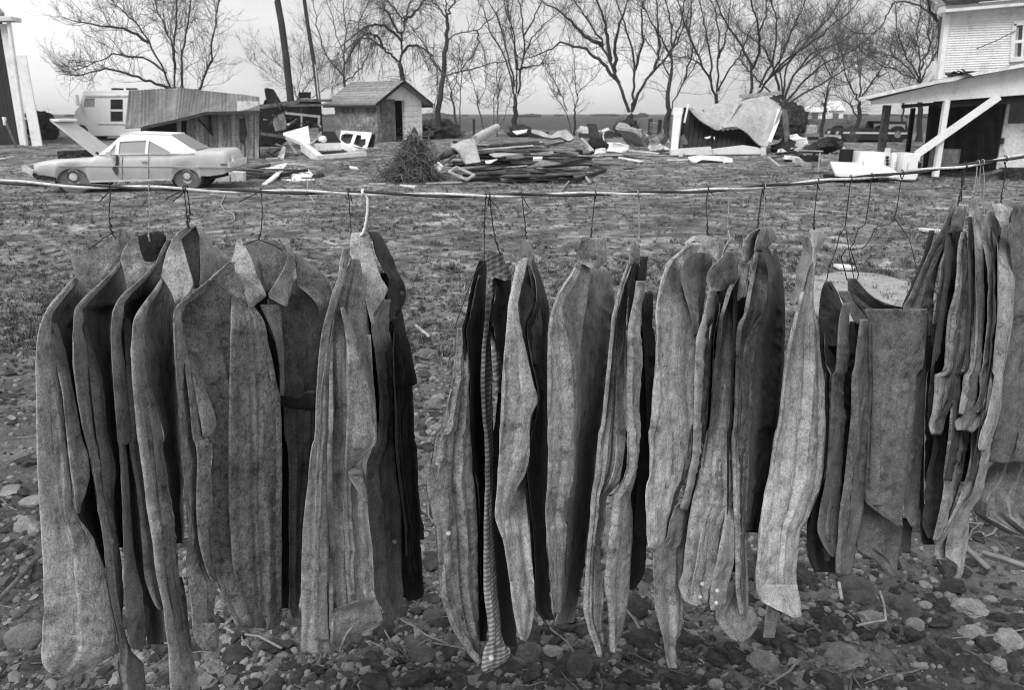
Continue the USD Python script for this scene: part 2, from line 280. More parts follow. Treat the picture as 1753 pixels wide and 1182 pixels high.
usdkit.material(stage, L('glass'), {'f': ('fresnel', {'IOR': 1.5}), 't': ('transparent_bsdf', {'color': g3(0.8)}), 'g': ('glossy_bsdf', {'roughness': 0.08, 'color': g3(0.9)}),
    'd': ('diffuse_bsdf', {'color': g3(0.5)}), 'm': ('mix_closure', {}), 'm2': ('mix_closure', {'fac': 0.55})},
    [('f.fac', 'm.fac'), ('t.BSDF', 'm.closure1'), ('g.BSDF', 'm.closure2'), ('m.closure', 'm2.closure1'), ('d.BSDF', 'm2.closure2')], surface='m2.closure')
usdkit.material(stage, L('dark_glass'), {'p': ('principled_bsdf', {'base_color': g3(0.02), 'roughness': 0.15}), 'n': ('noise_texture', {'scale': 3.0}), 'r': ('rgb_ramp', {'ramp': [(0.3, g3(0.015)), (0.7, g3(0.05))]})},
    [('n.fac', 'r.fac'), ('r.color', 'p.base_color')], surface='p.BSDF')

# ---------------------------------------------------------------- the ground: one sheet, fine in front of the camera, on to the horizon
def make_ground():
    a = np.concatenate([np.linspace(-46, 46, 760), np.linspace(46, 314, 70)[1:-1]]); a = np.radians(a)
    r = np.concatenate([[0.02], np.geomspace(0.5, 1.7, 8), np.geomspace(1.75, 60, 520), np.geomspace(62, 6000, 60)])
    A, R = np.meshgrid(a, r); x, y = R * np.sin(A), R * np.cos(A)
    z = gz(x, y)
    near = (1 - sstep(6, 13, R))
    z = z + near * (0.028 * fbm2(x, y, 13.0, 11, 3) + 0.016 * fbm2(x, y, 34.0, 13, 2))
    v = np.stack([x, y, z], -1).reshape(-1, 3); n = len(a); m = len(r)
    i = np.arange(m - 1)[:, None] * n; j = np.arange(n)[None]; k = (j + 1) % n
    f = np.stack([i + j, i + k, i + n + k, i + n + j], -1).reshape(-1, 4)[:, ::-1]
    return v, tri(f)
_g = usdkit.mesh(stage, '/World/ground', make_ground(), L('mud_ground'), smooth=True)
keys(_g.GetPrim(), 'muddy ground with stones and thin dead grass reaching the flat horizon', 'ground', None, 'structure')

# ================================================================ trees
def tree(label, limbs, Y, seed, base=None, r=(0.16, 0.03), dens=1.0, twig=1.0, droop=0.0, mat='bark', tmat='twig', name='bare_tree', group=None, spread=0.16, levels=3, up=0.35, fan=0.75):
    """Limbs: measured polylines from the fork upwards (first = trunk); branches, twigs and twiglets grow from them in all directions."""
    rg = np.random.default_rng(seed)
    px0, py0 = limbs[0][0]
    foot = on_ground(px0, Y) if base is None else base
    t = Thing(name, label, 'tree', foot - np.array([0, 0, 0.05]), group)
    wood, twigs, segs = [], [], []
    height = 4.0
    def grow_line(p0, d, length, r0, r1, n, bend):
        p = [p0]; d = nrm(d)
        for _ in range(n):
            d = nrm(d + rg.normal(size=3) * bend + np.array([0, 0, up * 0.22 - droop * 0.3])); p.append(p[-1] + d * length / n)
        return np.array(p)
    for k, lb in enumerate(limbs):
        pts = []
        depth = 0.0 if k == 0 else rg.normal() * spread
        for i, (a, b) in enumerate(lb):
            w = i / max(len(lb) - 1, 1)
            pts.append(at(a, b, Y + depth * w * 6.0 + (0 if k == 0 else rg.normal() * 0.05)))
        pts = np.array(pts)
        if k == 0: pts[0] = foot - np.array([0, 0, 0.15])
        m = max(6, 3 * len(pts)); s = np.linspace(0, 1, len(pts)); q = np.linspace(0, 1, m)
        P = np.stack([np.interp(q, s, pts[:, c]) for c in range(3)], 1)
        P[1:-1] += rg.normal(size=(m - 2, 3)) * 0.035
        dirn = nrm(P[-1] - P[-3]); tail = grow_line(P[-1], dirn, 2.2 if k else 1.5, 0, 0, 5, 0.16)[1:]
        r0 = r[0] * 0.85 if k == 0 else r[1] * rg.uniform(0.5, 0.85); r1 = (r[1] * 1.0) if k == 0 and len(limbs) > 1 else 0.008
        P2 = np.vstack([P, tail]) if (k or len(limbs) == 1) else P
        rad = np.linspace(1, 0, len(P2)) ** 0.8 * (r0 - r1) + r1
        if k == 0: rad[0] *= 1.5
        wood.append(tube(P2, rad, 7)); segs.append((P2, rad, k))
    for P, rad, k in segs:
        L0 = np.linalg.norm(np.diff(P, axis=0), axis=1).sum()
        nb = int((5 + 3.6 * L0) * dens * (0.5 if k == 0 and len(limbs) > 1 else 1.0))
        for _ in range(nb):
            f = rg.uniform(0.25, 0.99) if (k or len(limbs) == 1) else rg.uniform(0.55, 1.0)
            x = f * (len(P) - 1); i = int(min(x, len(P) - 2)); p = P[i] + (P[i + 1] - P[i]) * (x - i); along = nrm(P[i + 1] - P[i])
            d = nrm(along * rg.uniform(0.5, 1.0) + rg.normal(size=3) * fan + np.array([0, 0, up - droop]))
            ln = rg.uniform(0.8, 2.4) * (1.15 - 0.55 * f) * twig; rr = min(rad[i] * 0.5, 0.015)
            B = grow_line(p, d, ln, rr, 0, 5, 0.2); twigs.append(tube(B, np.linspace(rr, 0.006, 6), 4, cap=False))
            for _ in range(int(rg.integers(3, 7) * dens ** 0.5)):
                x = rg.uniform(1, 4.95); i = int(x); p = B[i] + (B[i + 1] - B[i]) * (x - i)
                d = nrm(nrm(B[i + 1] - B[i]) + rg.normal(size=3) * 0.6 + np.array([0, 0, (up - 2 * droop) * 0.6]))
                C = grow_line(p, d, ln * rg.uniform(0.3, 0.65), 0, 0, 3, 0.22); twigs.append(tube(C, np.linspace(0.0065, 0.003, 4), 3, cap=False))
                if levels > 2:
                    for _ in range(int(rg.integers(2, 5))):
                        x = rg.uniform(0.6, 2.95); i = int(x); p = C[i] + (C[i + 1] - C[i]) * (x - i)
                        d = nrm(nrm(C[i + 1] - C[i]) + rg.normal(size=3) * 0.6 + np.array([0, 0, -droop]))
                        D = grow_line(p, d, ln * rg.uniform(0.12, 0.3), 0, 0, 2, 0.2); twigs.append(tube(D, np.linspace(0.0042, 0.0025, 3), 3, cap=False))
    t.part('trunk', wood, mat, smooth=True); t.part('crown', twigs, tmat, smooth=True, kind='stuff')
    return t
TG = None
tree('many stemmed bare tree rising behind the collapsed metal roof', [[(300, 235), (299, 190), (298, 152)], [(298, 158), (280, 120), (256, 72), (236, 44), (208, 16), (186, -4)], [(299, 150), (297, 80), (285, 52), (271, 20), (263, -5)], [(306, 160), (313, 148), (311, 100), (319, 52), (327, -4)],
     [(299, 120), (299, 80), (302, -5)], [(306, 200), (330, 170), (345, 150), (361, 100), (365, 48), (377, -6)], [(297, 152), (262, 142), (226, 128), (186, 118), (150, 125)], [(285, 125), (250, 100), (200, 92), (165, 105)], [(256, 72), (215, 50), (175, 45)]], 46, 11, r=(0.30, 0.11), dens=1.5, twig=1.25)
tree('slender bare tree right of the leaning utility poles', [[(588, 225), (589, 170), (589, 132)], [(589, 132), (590, 90), (591, 50), (589, -4)], [(590, 130), (572, 112), (556, 92), (543, 48), (536, 0)], [(590, 110), (601, 90), (612, 60), (622, 20)], [(589, 90), (575, 60), (566, 20)], [(590, 140), (615, 120), (630, 95)]], 47, 12, r=(0.15, 0.06), dens=0.8, twig=1.0)
tree('dark gnarled tree with drooping twigs over the small block shed', [[(692, 225), (691, 180), (690, 143), (684, 108)], [(684, 108), (688, 86), (688, 57), (694, 34), (700, 8)], [(684, 106), (670, 95), (657, 83), (637, 68), (617, 63), (598, 80)], [(657, 83), (645, 60), (630, 55), (612, 72)], [(688, 91), (700, 78), (714, 77), (734, 88), (745, 106)], [(688, 60), (676, 45), (664, 22), (655, 5)], [(694, 36), (680, 22), (668, 5)], [(694, 34), (712, 20), (722, 5)], [(688, 70), (660, 45), (640, 40), (620, 50)]],
     43, 13, r=(0.24, 0.10), dens=1.6, twig=0.9, droop=0.42, up=0.15, fan=0.9)
tree('tall thin leaning tree with a long side branch right of the block shed', [[(749, 226), (755, 154), (763, 94), (766, 51), (765, 23)], [(765, 25), (764, 10), (762, -6)], [(768, 68), (785, 54), (817, 53), (837, 34), (862, 9)], [(764, 30), (752, 14), (738, -3)], [(766, 24), (775, 10), (782, -4)], [(760, 130), (785, 123), (805, 120), (834, 110), (865, 105)], [(758, 125), (742, 105), (728, 80)], [(817, 53), (820, 75), (808, 98), (795, 112)]], 40, 14, r=(0.17, 0.06), dens=0.55, twig=0.9)
tree('vase shaped bare tree with a shrubby foot, left of the centre gap', [[(882, 228), (881, 195), (881, 160)], [(879, 160), (871, 114), (857, 83), (840, 57), (834, 34), (820, 5)], [(880, 148), (866, 80), (857, 43), (842, 12)], [(884, 160), (887, 100), (875, 50), (874, 20)], [(887, 160), (895, 114), (897, 57), (891, 17), (888, -5)], [(896, 97), (911, 66), (925, 48), (940, 35)], [(897, 60), (914, 34), (928, -3)], [(884, 120), (880, 60), (868, 25)], [(887, 118), (905, 115), (915, 112)]], 46, 15, r=(0.22, 0.075), dens=0.7, twig=0.95)
tree('small low bare tree standing alone in the centre gap', [[(983, 226), (984, 200), (985, 183)], [(985, 183), (988, 165), (997, 150), (1014, 137)], [(985, 183), (982, 165), (975, 150), (966, 128)], [(978, 228), (971, 195), (958, 175), (946, 158)], [(971, 190), (960, 165), (950, 140)], [(988, 165), (985, 140), (984, 125)]], 47, 16, r=(0.09, 0.04), dens=0.9, twig=0.75)
tree('big forked tree with a bushy mound at its foot', [[(1078, 228), (1079, 208), (1079, 196)], [(1077, 192), (1064, 152), (1053, 124), (1032, 78), (1011, 39), (988, 8)], [(1060, 142), (1040, 116), (1028, 103), (1000, 85), (962, 72), (940, 85)], [(1082, 192), (1083, 170), (1087, 124), (1083, 81), (1064, 28), (1053, -5)], [(1083, 188), (1103, 141), (1134, 103), (1156, 78), (1172, 40)], [(1045, 105), (1042, 60), (1030, 20)], [(1087, 120), (1100, 70), (1098, 20)], [(1053, 124), (1052, 80), (1060, 40)], [(1032, 78), (1000, 60), (970, 30)], [(1120, 118), (1130, 80), (1125, 30)]],
     45, 17, r=(0.30, 0.14), dens=0.95, twig=1.2)
tree('two stemmed dark tree left of the wrecked tent-like roof', [[(1141, 232), (1142, 195), (1143, 159), (1150, 117)], [(1150, 117), (1152, 71), (1147, 30), (1138, -5)], [(1151, 104), (1138, 75), (1124, 50), (1103, 18), (1096, -4)], [(1144, 228), (1151, 180), (1170, 140), (1194, 102), (1206, 70)], [(1152, 78), (1163, 45), (1170, 10)], [(1147, 130), (1132, 105), (1120, 85)], [(1170, 140), (1185, 90), (1180, 50)]], 42, 18, r=(0.17, 0.075), dens=0.9, twig=0.95)
tree('bare tree behind the peak of the wrecked tent-like roof', [[(1225, 232), (1225, 190), (1226, 160)], [(1226, 165), (1209, 124), (1184, 71), (1170, 35), (1160, 0)], [(1227, 158), (1230, 106), (1232, 53), (1222, 10)], [(1229, 155), (1248, 120), (1268, 95), (1280, 60)], [(1231, 100), (1243, 60), (1250, 10)], [(1209, 124), (1195, 105), (1180, 100)], [(1218, 140), (1216, 90), (1205, 40)]], 44, 19, r=(0.17, 0.08), dens=0.95, twig=1.0)
tree('dense dark tree leaning right above the wrecked roof', [[(1284, 230), (1285, 190), (1285, 160)], [(1285, 160), (1288, 117), (1269, 81), (1244, 39), (1226, 0)], [(1288, 117), (1300, 85), (1297, 46), (1286, 0)], [(1296, 162), (1318, 131), (1340, 92), (1354, 57), (1372, 20)], [(1318, 131), (1345, 110), (1390, 60), (1420, 30)], [(1300, 150), (1325, 100), (1332, 40), (1320, 0)], [(1310, 140), (1360, 90), (1400, 65), (1440, 32)], [(1297, 60), (1310, 30), (1315, -3)]], 43, 20, r=(0.26, 0.10), dens=1.15, twig=1.15)
tree('wide fan shaped thicket tree behind the dense dark one', [[(1345, 232), (1343, 200), (1342, 172)], [(1340, 175), (1355, 135), (1390, 90), (1440, 72)], [(1340, 172), (1345, 120), (1365, 75), (1400, 50)], [(1343, 178), (1375, 140), (1415, 105), (1445, 95)], [(1340, 170), (1325, 120), (1310, 85)], [(1341, 170), (1335, 110), (1340, 70)], [(1342, 172), (1362, 120), (1420, 80)], [(1338, 176), (1310, 150), (1285, 125)], [(1344, 180), (1385, 155), (1430, 130)]], 52, 21, r=(0.30, 0.11), dens=1.7, twig=1.2)
tree('thin crooked pale stemmed tree left of the pickup truck', [[(1406, 226), (1411, 195), (1414, 184), (1417, 150)], [(1417, 150), (1424, 124), (1432, 100), (1442, 70)], [(1415, 170), (1408, 160)], [(1422, 130), (1410, 105), (1400, 88)], [(1424, 124), (1440, 108), (1448, 90)]], 45, 22, r=(0.13, 0.05), dens=0.8, twig=0.7)
tree('bare tree just left of the porch corner, twiggy at its foot', [[(1470, 222), (1471, 190), (1472, 163)], [(1472, 163), (1474, 130), (1474, 106)], [(1470, 172), (1460, 155), (1448, 130)], [(1473, 170), (1490, 145), (1508, 118)], [(1468, 200), (1458, 180), (1445, 172)]], 40, 23, r=(0.14, 0.06), dens=1.3, twig=0.85)
tree('round crowned twiggy tree showing above the porch roof', [[(1575, 225), (1575, 170), (1575, 140)], [(1575, 145), (1560, 120), (1530, 95), (1508, 90)], [(1575, 140), (1575, 95), (1568, 55)], [(1577, 140), (1590, 110), (1603, 90)], [(1575, 140), (1552, 100), (1540, 65)], [(1576, 120), (1592, 80), (1590, 48)], [(1565, 135), (1535, 120), (1510, 112)]], 38, 24, r=(0.16, 0.06), dens=1.9, twig=0.75)
tree('thick dark trunk close behind the house corner with one arching drooping bough', [[(1608, 232), (1609, 150), (1611, 80), (1612, 28)], [(1612, 45), (1600, 30), (1587, 16), (1560, 6), (1534, 2), (1526, 10), (1518, 28), (1508, 46), (1498, 57), (1482, 58)], [(1604, 36), (1592, 10), (1586, -5)], [(1612, 30), (1628, 15), (1640, -4)], [(1615, 60), (1622, 32), (1640, 8)]], 34, 25, r=(0.26, 0.07), dens=0.22, twig=0.6)
tree('twin thin stems in the scrub right of the tall leaning tree', [[(783, 228), (777, 190), (773, 155)], [(773, 155), (766, 138), (760, 128)], [(787, 226), (788, 170), (790, 118)], [(775, 165), (782, 130), (785, 110)]], 45, 26, r=(0.09, 0.045), dens=1.1, twig=0.75, mat='twig')
tree('leaning sapling left of the vase shaped tree', [[(832, 232), (822, 190), (816, 165)], [(816, 165), (808, 140), (804, 122)], [(820, 180), (830, 150), (832, 130)]], 46, 27, r=(0.05, 0.03), dens=1.3, twig=0.7, tmat='pale_twig', mat='twig')
tree('three thin saplings growing from one clump left of the vase shaped tree', [[(852, 230), (852, 190), (853, 145)], [(850, 228), (868, 190), (873, 170), (880, 150)], [(846, 228), (845, 190), (848, 160)], [(853, 150), (850, 120), (856, 100)]], 46, 28, r=(0.05, 0.03), dens=1.3, twig=0.7, tmat='pale_twig', mat='twig')
tree('low tangle of bare brush behind the two utility poles', [[(510, 232), (512, 190), (510, 165)], [(510, 170), (495, 130), (480, 112)], [(511, 165), (515, 125), (520, 105)], [(512, 170), (530, 140), (545, 120)], [(511, 180), (500, 150), (470, 135)], [(513, 180), (545, 160), (560, 150)]], 48, 29, r=(0.06, 0.03), dens=1.4, twig=0.85, tmat='pale_twig', name='bare_shrub')
tree('thin pale bare tree seen under the porch roof', [[(1545, 232), (1546, 190), (1548, 165)], [(1548, 170), (1556, 150), (1560, 130)], [(1546, 180), (1536, 165), (1530, 150)]], 48, 30, r=(0.08, 0.04), dens=1.3, twig=0.7, tmat='pale_twig')

def bush(label, px, Y, w, h, seed, n=260, mat='twig', name='shrub', core=True, cat='shrub', arch=0.5, px_y=None, len_=1.0, rad=0.007):
    rg = np.random.default_rng(seed); foot = on_ground(px, Y); t = Thing(name, label, cat, foot); tw = []
    for _ in range(n):
        a = rg.uniform(0, 2 * np.pi); rr = math.sqrt(rg.random()) * 0.5; p = foot + np.array([math.cos(a) * rr * w, math.sin(a) * rr * w, 0.0])
        k = (1 - (rr / 0.5) ** 2) ** 0.5 * h; p[2] += rg.uniform(0, 0.85) * k
        d = np.array([math.cos(a) * 0.6, math.sin(a) * 0.6, 0.8]) + rg.normal(size=3) * 0.45; ln = rg.uniform(0.15, 0.42) * h * len_; q = [p]
        for s_ in range(4): d = nrm(d + rg.normal(size=3) * 0.25 - np.array([0, 0, arch * 0.35])); q.append(q[-1] + d * ln / 4)
        tw.append(tube(q, np.linspace(rad, rad * 0.5, 5), 3, cap=False))
    t.part('twigs', tw, mat, smooth=True, kind='stuff')
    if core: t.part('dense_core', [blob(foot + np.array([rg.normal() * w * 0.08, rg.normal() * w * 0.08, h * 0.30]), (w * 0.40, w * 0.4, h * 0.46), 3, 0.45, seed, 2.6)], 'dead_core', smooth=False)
    return t
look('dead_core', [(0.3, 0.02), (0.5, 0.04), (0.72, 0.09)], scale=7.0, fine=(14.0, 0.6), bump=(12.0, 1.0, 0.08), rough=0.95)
bush('dark rounded bushy mound round the foot of the big forked tree', 1072, 44.6, 1.5, 1.25, 41, 420)
bush('dark low shrub at the foot of the vase shaped tree', 888, 45.4, 1.7, 0.85, 42, 300)
bush('low dark shrub behind the corner of the dark barn', 66, 40, 1.6, 1.7, 43, 260)
bush('large dark brush heap right of the block shed', 750, 41, 2.6, 1.25, 44, 700, name='brush_heap', cat='brush heap')
bush('rough dark thicket beside the right end of the wrecked roof', 1352, 40, 2.2, 2.3, 45, 700)
bush('small ragged shrub left of the porch posts', 1452, 39, 1.5, 1.2, 46, 340, core=False)
bush('low weeds in front of the far fence right of the brush heap', 800, 43, 2.2, 0.5, 47, 260, core=False)
bush('low weeds by the junk right of the wrecked roof', 1400, 36, 1.8, 0.5, 48, 240, core=False)
bush('dry upright weeds in front of the plank wall of the collapsed shed', 345, 30, 2.3, 1.1, 49, 240, mat='pale_twig', core=False, arch=0.1, name='dry_weeds', cat='weeds')
bush('dry weeds along the left wall of the block shed', 600, 36, 2.0, 1.5, 50, 300, mat='pale_twig', core=False, arch=0.2, name='dry_weeds', cat='weeds')
bush('tuft of dark weeds beside the porch stack of white appliances', 1462, 24, 0.7, 0.7, 51, 120, name='dry_weeds', cat='weeds')

def root_heap():
    rg = np.random.default_rng(5); foot = gp(706, 312); foot[1] += 0.4; t = Thing('root_heap', 'tall shaggy heap of dead roots and brush in the middle of the yard', 'brush heap', foot)
    Yc = foot[1]; tw, tp = [], []
    def H(x):  # height profile across the heap, from the photograph
        return np.interp(x, [640, 660, 680, 695, 705, 715, 728, 738, 748, 760], [0.12, 0.3, 0.55, 1.05, 1.32, 1.28, 1.0, 0.72, 0.3, 0.05])
    for _ in range(1500):
        x = rg.normal(704, 20); x = float(np.clip(x, 636, 764)); h = float(H(x)) * float(.55 + .85 * meshkit.noise(np.array([x / 9.0, .5, .5]), 4)); yy = rg.normal() * 0.42
        hz = h * max(0, 1 - (yy / 1.1) ** 2)
        p = on_ground(x, Yc + yy); p[2] += rg.uniform(0.1, 1.0) * hz
        out = np.array([(x - 706) / 30 * 0.5 + rg.normal() * 0.8, -0.4 + rg.normal() * 0.7, 0.2 + rg.normal() * 0.6]); d = nrm(out); q = [p]; ln = rg.uniform(0.2, 0.75) * rg.uniform(.4, 1.3)
        for s_ in range(5): d = nrm(d + rg.normal(size=3) * 0.55 - np.array([0, 0, 0.26])); q.append(q[-1] + d * ln / 5)
        q = np.array(q); q[:, 2] = np.maximum(q[:, 2], foot[2] - 0.05)
        (tp if rg.random() < 0.2 else tw).append(tube(q, np.linspace(0.011, 0.005, 6), 3, cap=False))
    t.part('dark_roots', tw, 'twig', smooth=True, kind='stuff'); t.part('pale_roots', tp, 'pale_twig', smooth=True, kind='stuff')
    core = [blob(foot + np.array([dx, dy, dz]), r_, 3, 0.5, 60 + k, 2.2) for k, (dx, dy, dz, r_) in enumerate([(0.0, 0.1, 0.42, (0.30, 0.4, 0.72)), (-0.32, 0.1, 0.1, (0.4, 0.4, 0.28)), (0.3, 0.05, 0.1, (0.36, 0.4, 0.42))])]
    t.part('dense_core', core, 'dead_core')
root_heap()

# ================================================================ far things
def far_hedge():
    rg = np.random.default_rng(15); P = []
    for k in range(70):
        Y = rg.uniform(240, 620); x = rg.uniform(-.62, .62) * Y; h = rg.uniform(.35, 1.3) * (1 if rg.random() < .8 else 1.8); P.append(blob((x, Y, float(gz(x, Y)) + h * .3), (h * rg.uniform(1.5, 6), h * .8, h * .7), 1, .6, k, 1.7))
    single('far_hedge', 'far off low hedges and scrub on the flat field', 'hedge', P, 'dead_core', kind='stuff')
far_hedge()
def quad_px(pts, Y, thick, direction=(0, 1, 0)):
    P = [at(a, b, y if np.ndim(Y) else Y) for (a, b), y in zip(pts, Y if np.ndim(Y) else [Y] * len(pts))]
    return slab(P, thick, np.asarray(direction, float))
for k, (x0, x1, Yd, lab) in enumerate(((1372, 1412, 210, 'long low white farm building far off on the flat field'), (1414, 1440, 225, 'white gabled farm building far off, right of the long low one'))):
    a, b = on_ground(x0, Yd), on_ground(x1, Yd); w = b[0] - a[0]; t = Thing('farm_building', lab, 'building', a)
    hgt = 1.7 + k * 0.4; rz = 1.2 + k * 1.2
    t.part('wall', [box(((a[0] + b[0]) / 2, Yd + 4, a[2] + hgt / 2 - .1), (w, 8, hgt))], 'white_paint')
    t.part('roof', [slab([(a[0] - .3, Yd - .4, a[2] + hgt - .12), (b[0] + .3, Yd - .4, a[2] + hgt - .12), (b[0] + .3, Yd + 4, a[2] + hgt + rz), (a[0] - .3, Yd + 4, a[2] + hgt + rz)], .15, (0, 0, 1)), slab([(a[0] - .3, Yd + 8.4, a[2] + hgt - .12), (b[0] + .3, Yd + 8.4, a[2] + hgt - .12), (b[0] + .3, Yd + 4.01, a[2] + hgt + rz), (a[0] - .3, Yd + 4.01, a[2] + hgt + rz)], .15, (0, 0, 1))], 'dirty_white')
    t.part('door', [box(((a[0] + b[0]) / 2, Yd - .03, a[2] + .7), (1.6, .06, 1.4))], 'old_wood')
def fence_post(px, Y, h, lab, w=0.13):
    f = on_ground(px, Y); single('fence_post', lab, 'post', [beam(f - [0, 0, .2], f + [0.02, 0, h], w, w)], 'dark_wood')
fence_post(811, 44, 0.95, 'short dark post in the weeds right of the brush heap'); fence_post(1112, 43.5, 0.95, 'dark leaning post at the left end of the slatted crate', .2)
fence_post(1128, 42, 0.9, 'thick dark post at the right end of the slatted crate', .17)
def slat_crate():
    a, b = on_ground(1112, 42.6), on_ground(1127, 42.2); t = Thing('slatted_crate', 'low slatted wooden crate between two dark posts by the two stemmed tree', 'crate', (a + b) / 2)
    for k in range(6): t.part('slat', [beam(a + [0, 0, .1 + .13 * k], b + [0, 0, .1 + .13 * k], .03, .085)], 'old_wood')
    t.part('frame', [beam(a + [0, .06, 0], a + [0, .06, .85], .06, .06), beam(b + [0, .06, 0], b + [0, .06, .85], .06, .06)], 'dark_wood')
slat_crate()
for x0, x1, yy, lab in ((906, 938, 215, 'long dark timber lying behind the lumber pile'), (992, 1050, 219, 'dark log lying across the centre gap')):
    p = at(x0, yy, 43); q = at(x1, yy + 2, 42.6); p[2] = gz(p[0], p[1]) + .22; q[2] = gz(q[0], q[1]) + .16; single('timber', lab, 'timber', [beam(p, q, .3, .34)], 'dark_wood')

# ================================================================ barn at the left edge
def barn():
    Y = 35.0; c = at(62, 264, Y); c[2] = gz(c[0], c[1]) - .05; top = at(33, 36, Y)[2]
    t = Thing('dark_barn', 'tall dark barn cut by the left edge, white corner board and downpipe', 'barn', c)
    W, D = 9.0, 12.0; x1 = c[0] - 0.62; x0 = x1 - W; zt = top
    n = 30
    for k in range(n):
        xa = x0 + W * k / n
        t.part('wall_board', [box((xa + W / n / 2, Y + .05 + .006 * (k % 2), (c[2] + zt) / 2), (W / n - .012, .05, zt - c[2]))], 'barn_dark')
    t.part('backing_wall', [box(((x0 + x1) / 2, Y + .14, (c[2] + zt) / 2), (W, .08, zt - c[2]))], 'black_void')
    sd = nrm([-.66, .75, 0]) * D; t.part('side_wall', [slab([(x1 - .02, Y + .2, c[2]), (x1 - .02 + sd[0], Y + .2 + sd[1], c[2]), (x1 - .02 + sd[0], Y + .2 + sd[1], zt), (x1 - .02, Y + .2, zt)], .1, (-.75, -.66, 0))], 'barn_dark')
    t.part('corner_board', [beam((x1 + .17, Y + .0, c[2] + .02), (x1 + .17, Y + .0, zt - .1), .30, .12, up=(0, 1, 0))], 'white_paint')
    t.part('eave', [box(((x0 + x1) / 2 + .3, Y - .15, zt + .05), (W + 1.0, .7, .16))], 'dirty_white')
    t.part('roof', [slab([(x0 - .3, Y - .5, zt + .14), (x1 + .55, Y - .5, zt + .14), (x1 + .3 + sd[0] / 2, Y + sd[1] / 2, zt + 2.4), (x0 - .3 + sd[0] / 2, Y + sd[1] / 2, zt + 2.4)], .12, (0, 0, 1))], 'roof_metal')
    pa, pb = at(15, 38, Y - .25), at(47, 262, Y - .25)
    pip = t.part('downpipe', tube([pa, (pa + pb) / 2, pb, pb + [.08, -.12, -.03]], .085, 10), 'white_paint', smooth=True)
    for yy, xx in ((131, 28), (203, 39)):
        q = at(xx, yy, Y - .2); t.part('pipe_bracket', [box(q, (.34, .12, .07))], 'dirty_white', parent=pip)
    f = on_ground(25, 33); s = Thing('stand_pipe', 'thin pale upright pipe standing in front of the dark barn', 'pipe', f)
    hp = at(12, 203, 33)[2]; s.part('pipe', tube([f, (f[0] - .30, 33, hp)], .05, 8), 'old_wood', smooth=True); s.part('cap', tube([(f[0] - .30, 33, hp - .25), (f[0] - .31, 33, hp + .06)], .075, 8), 'white_paint', smooth=True)
    b0 = on_ground(61, 34.4); b1 = at(36, 95, 34.6); single('leaning_board', 'wide white board leaning against the barn corner', 'board', [beam(b0, b1, .42, .06, up=(0, 1, 0))], 'white_paint')
barn()

# ================================================================ camper van
def camper():
    Y = 40.0; Z = CROPS8 = (0, 100, 3.652); g_ = on_ground(170, Y)
    def W(x, y, d=0.0): p = at(Z[0] + x / Z[2], Z[1] + y / Z[2], Y); return np.array([p[0], Y + d, p[2]])
    t = Thing('camper_van', 'white camper van parked behind the raised bonnet, partly hidden by the metal roof', 'camper van', g_)
    prof = [(470, 470), (462, 420), (460, 372), (472, 330), (500, 300), (512, 240), (530, 206), (1000, 200), (1000, 482), (560, 482), (548, 440), (528, 418), (500, 412), (482, 430)]
    wins = [[(690, 256), (768, 256), (768, 394), (690, 394)], [(528, 250), (592, 250), (592, 304), (522, 304)]]
    to = lambda u, w, d: np.stack([at(u / Z[2], Z[1] - w / Z[2], Y)[:, 0], Y + d, at(u / Z[2], Z[1] - w / Z[2], Y)[:, 2]], -1)
    fl = lambda pts: [(a, -b) for a, b in pts]
    t.part('side_wall', holed(fl(prof), [fl(w) for w in wins], .06, to), 'enamel')
    t.part('far_side_wall', holed(fl(prof), [], .06, lambda u, w, d: to(u, w, d + 2.1)), 'enamel')
    P = [W(a, b) for a, b in prof]
    for i, j, nm in ((4, 5, 'cab_window'), (5, 6, 'brow'), (6, 7, 'roof'), (3, 4, 'bonnet'), (2, 3, 'nose'), (1, 2, 'grille'), (8, 9, 'floor'), (7, 8, 'rear_wall')):
        a, b = P[i] + [0, .07, 0], P[j] + [0, .07, 0]; t.part(nm, [slab([a, b, b + [0, 2.02, 0], a + [0, 2.02, 0]], .04)], 'dark_glass' if nm == 'cab_window' else 'enamel')
    for (x0, y0, x1, y1) in ((694, 258, 766, 318), (694, 332, 766, 392)): t.part('window_pane', [slab([W(x0, y0, .03), W(x1, y0, .03), W(x1, y1, .03), W(x0, y1, .03)], .01, (0, 1, 0))], 'dark_glass')
    t.part('window_bar', [slab([W(688, 318, .0), W(770, 318, .0), W(770, 332, .0), W(688, 332, .0)], .05, (0, 1, 0))], 'white_paint')
    t.part('cab_side_pane', [slab([W(528, 250, .03), W(592, 250, .03), W(592, 304, .03), W(522, 304, .03)], .01, (0, 1, 0))], 'glass')
    t.part('roof_trim', [beam(W(530, 232, -.02), W(800, 232, -.02), .05, .07)], 'dirty_white'); t.part('side_moulding', [beam(W(610, 408, -.02), W(800, 410, -.02), .03, .04)], 'dirty_white')
    for x0, x1 in ((662, 710), (756, 800)): a = W(x0, 196, .8); b = W(x1, 196, .8); t.part('roof_vent', [box((a + b) / 2, (b[0] - a[0], .5, .2))], 'dark_wood')
    wc = W(508, 466, .12); wr = wc[2] - g_[2]
    for d in (0, 1.8): tyre = t.part('wheel', tube([wc + [0, d - .05, 0], wc + [0, d + .2, 0]], wr, 20), 'rubber', smooth=35); t.part('rim', tube([wc + [0, d - .07, 0], wc + [0, d, 0]], wr * .55, 16), 'hub_metal', smooth=35, parent=tyre)
    t.part('bumper', [beam(W(455, 452, -.05), W(455, 452, 2.2), .16, .2)], 'dark_wood'); t.part('wing_mirror', [box(W(500, 262, -.2), (.06, .2, .5))], 'white_paint')
camper()

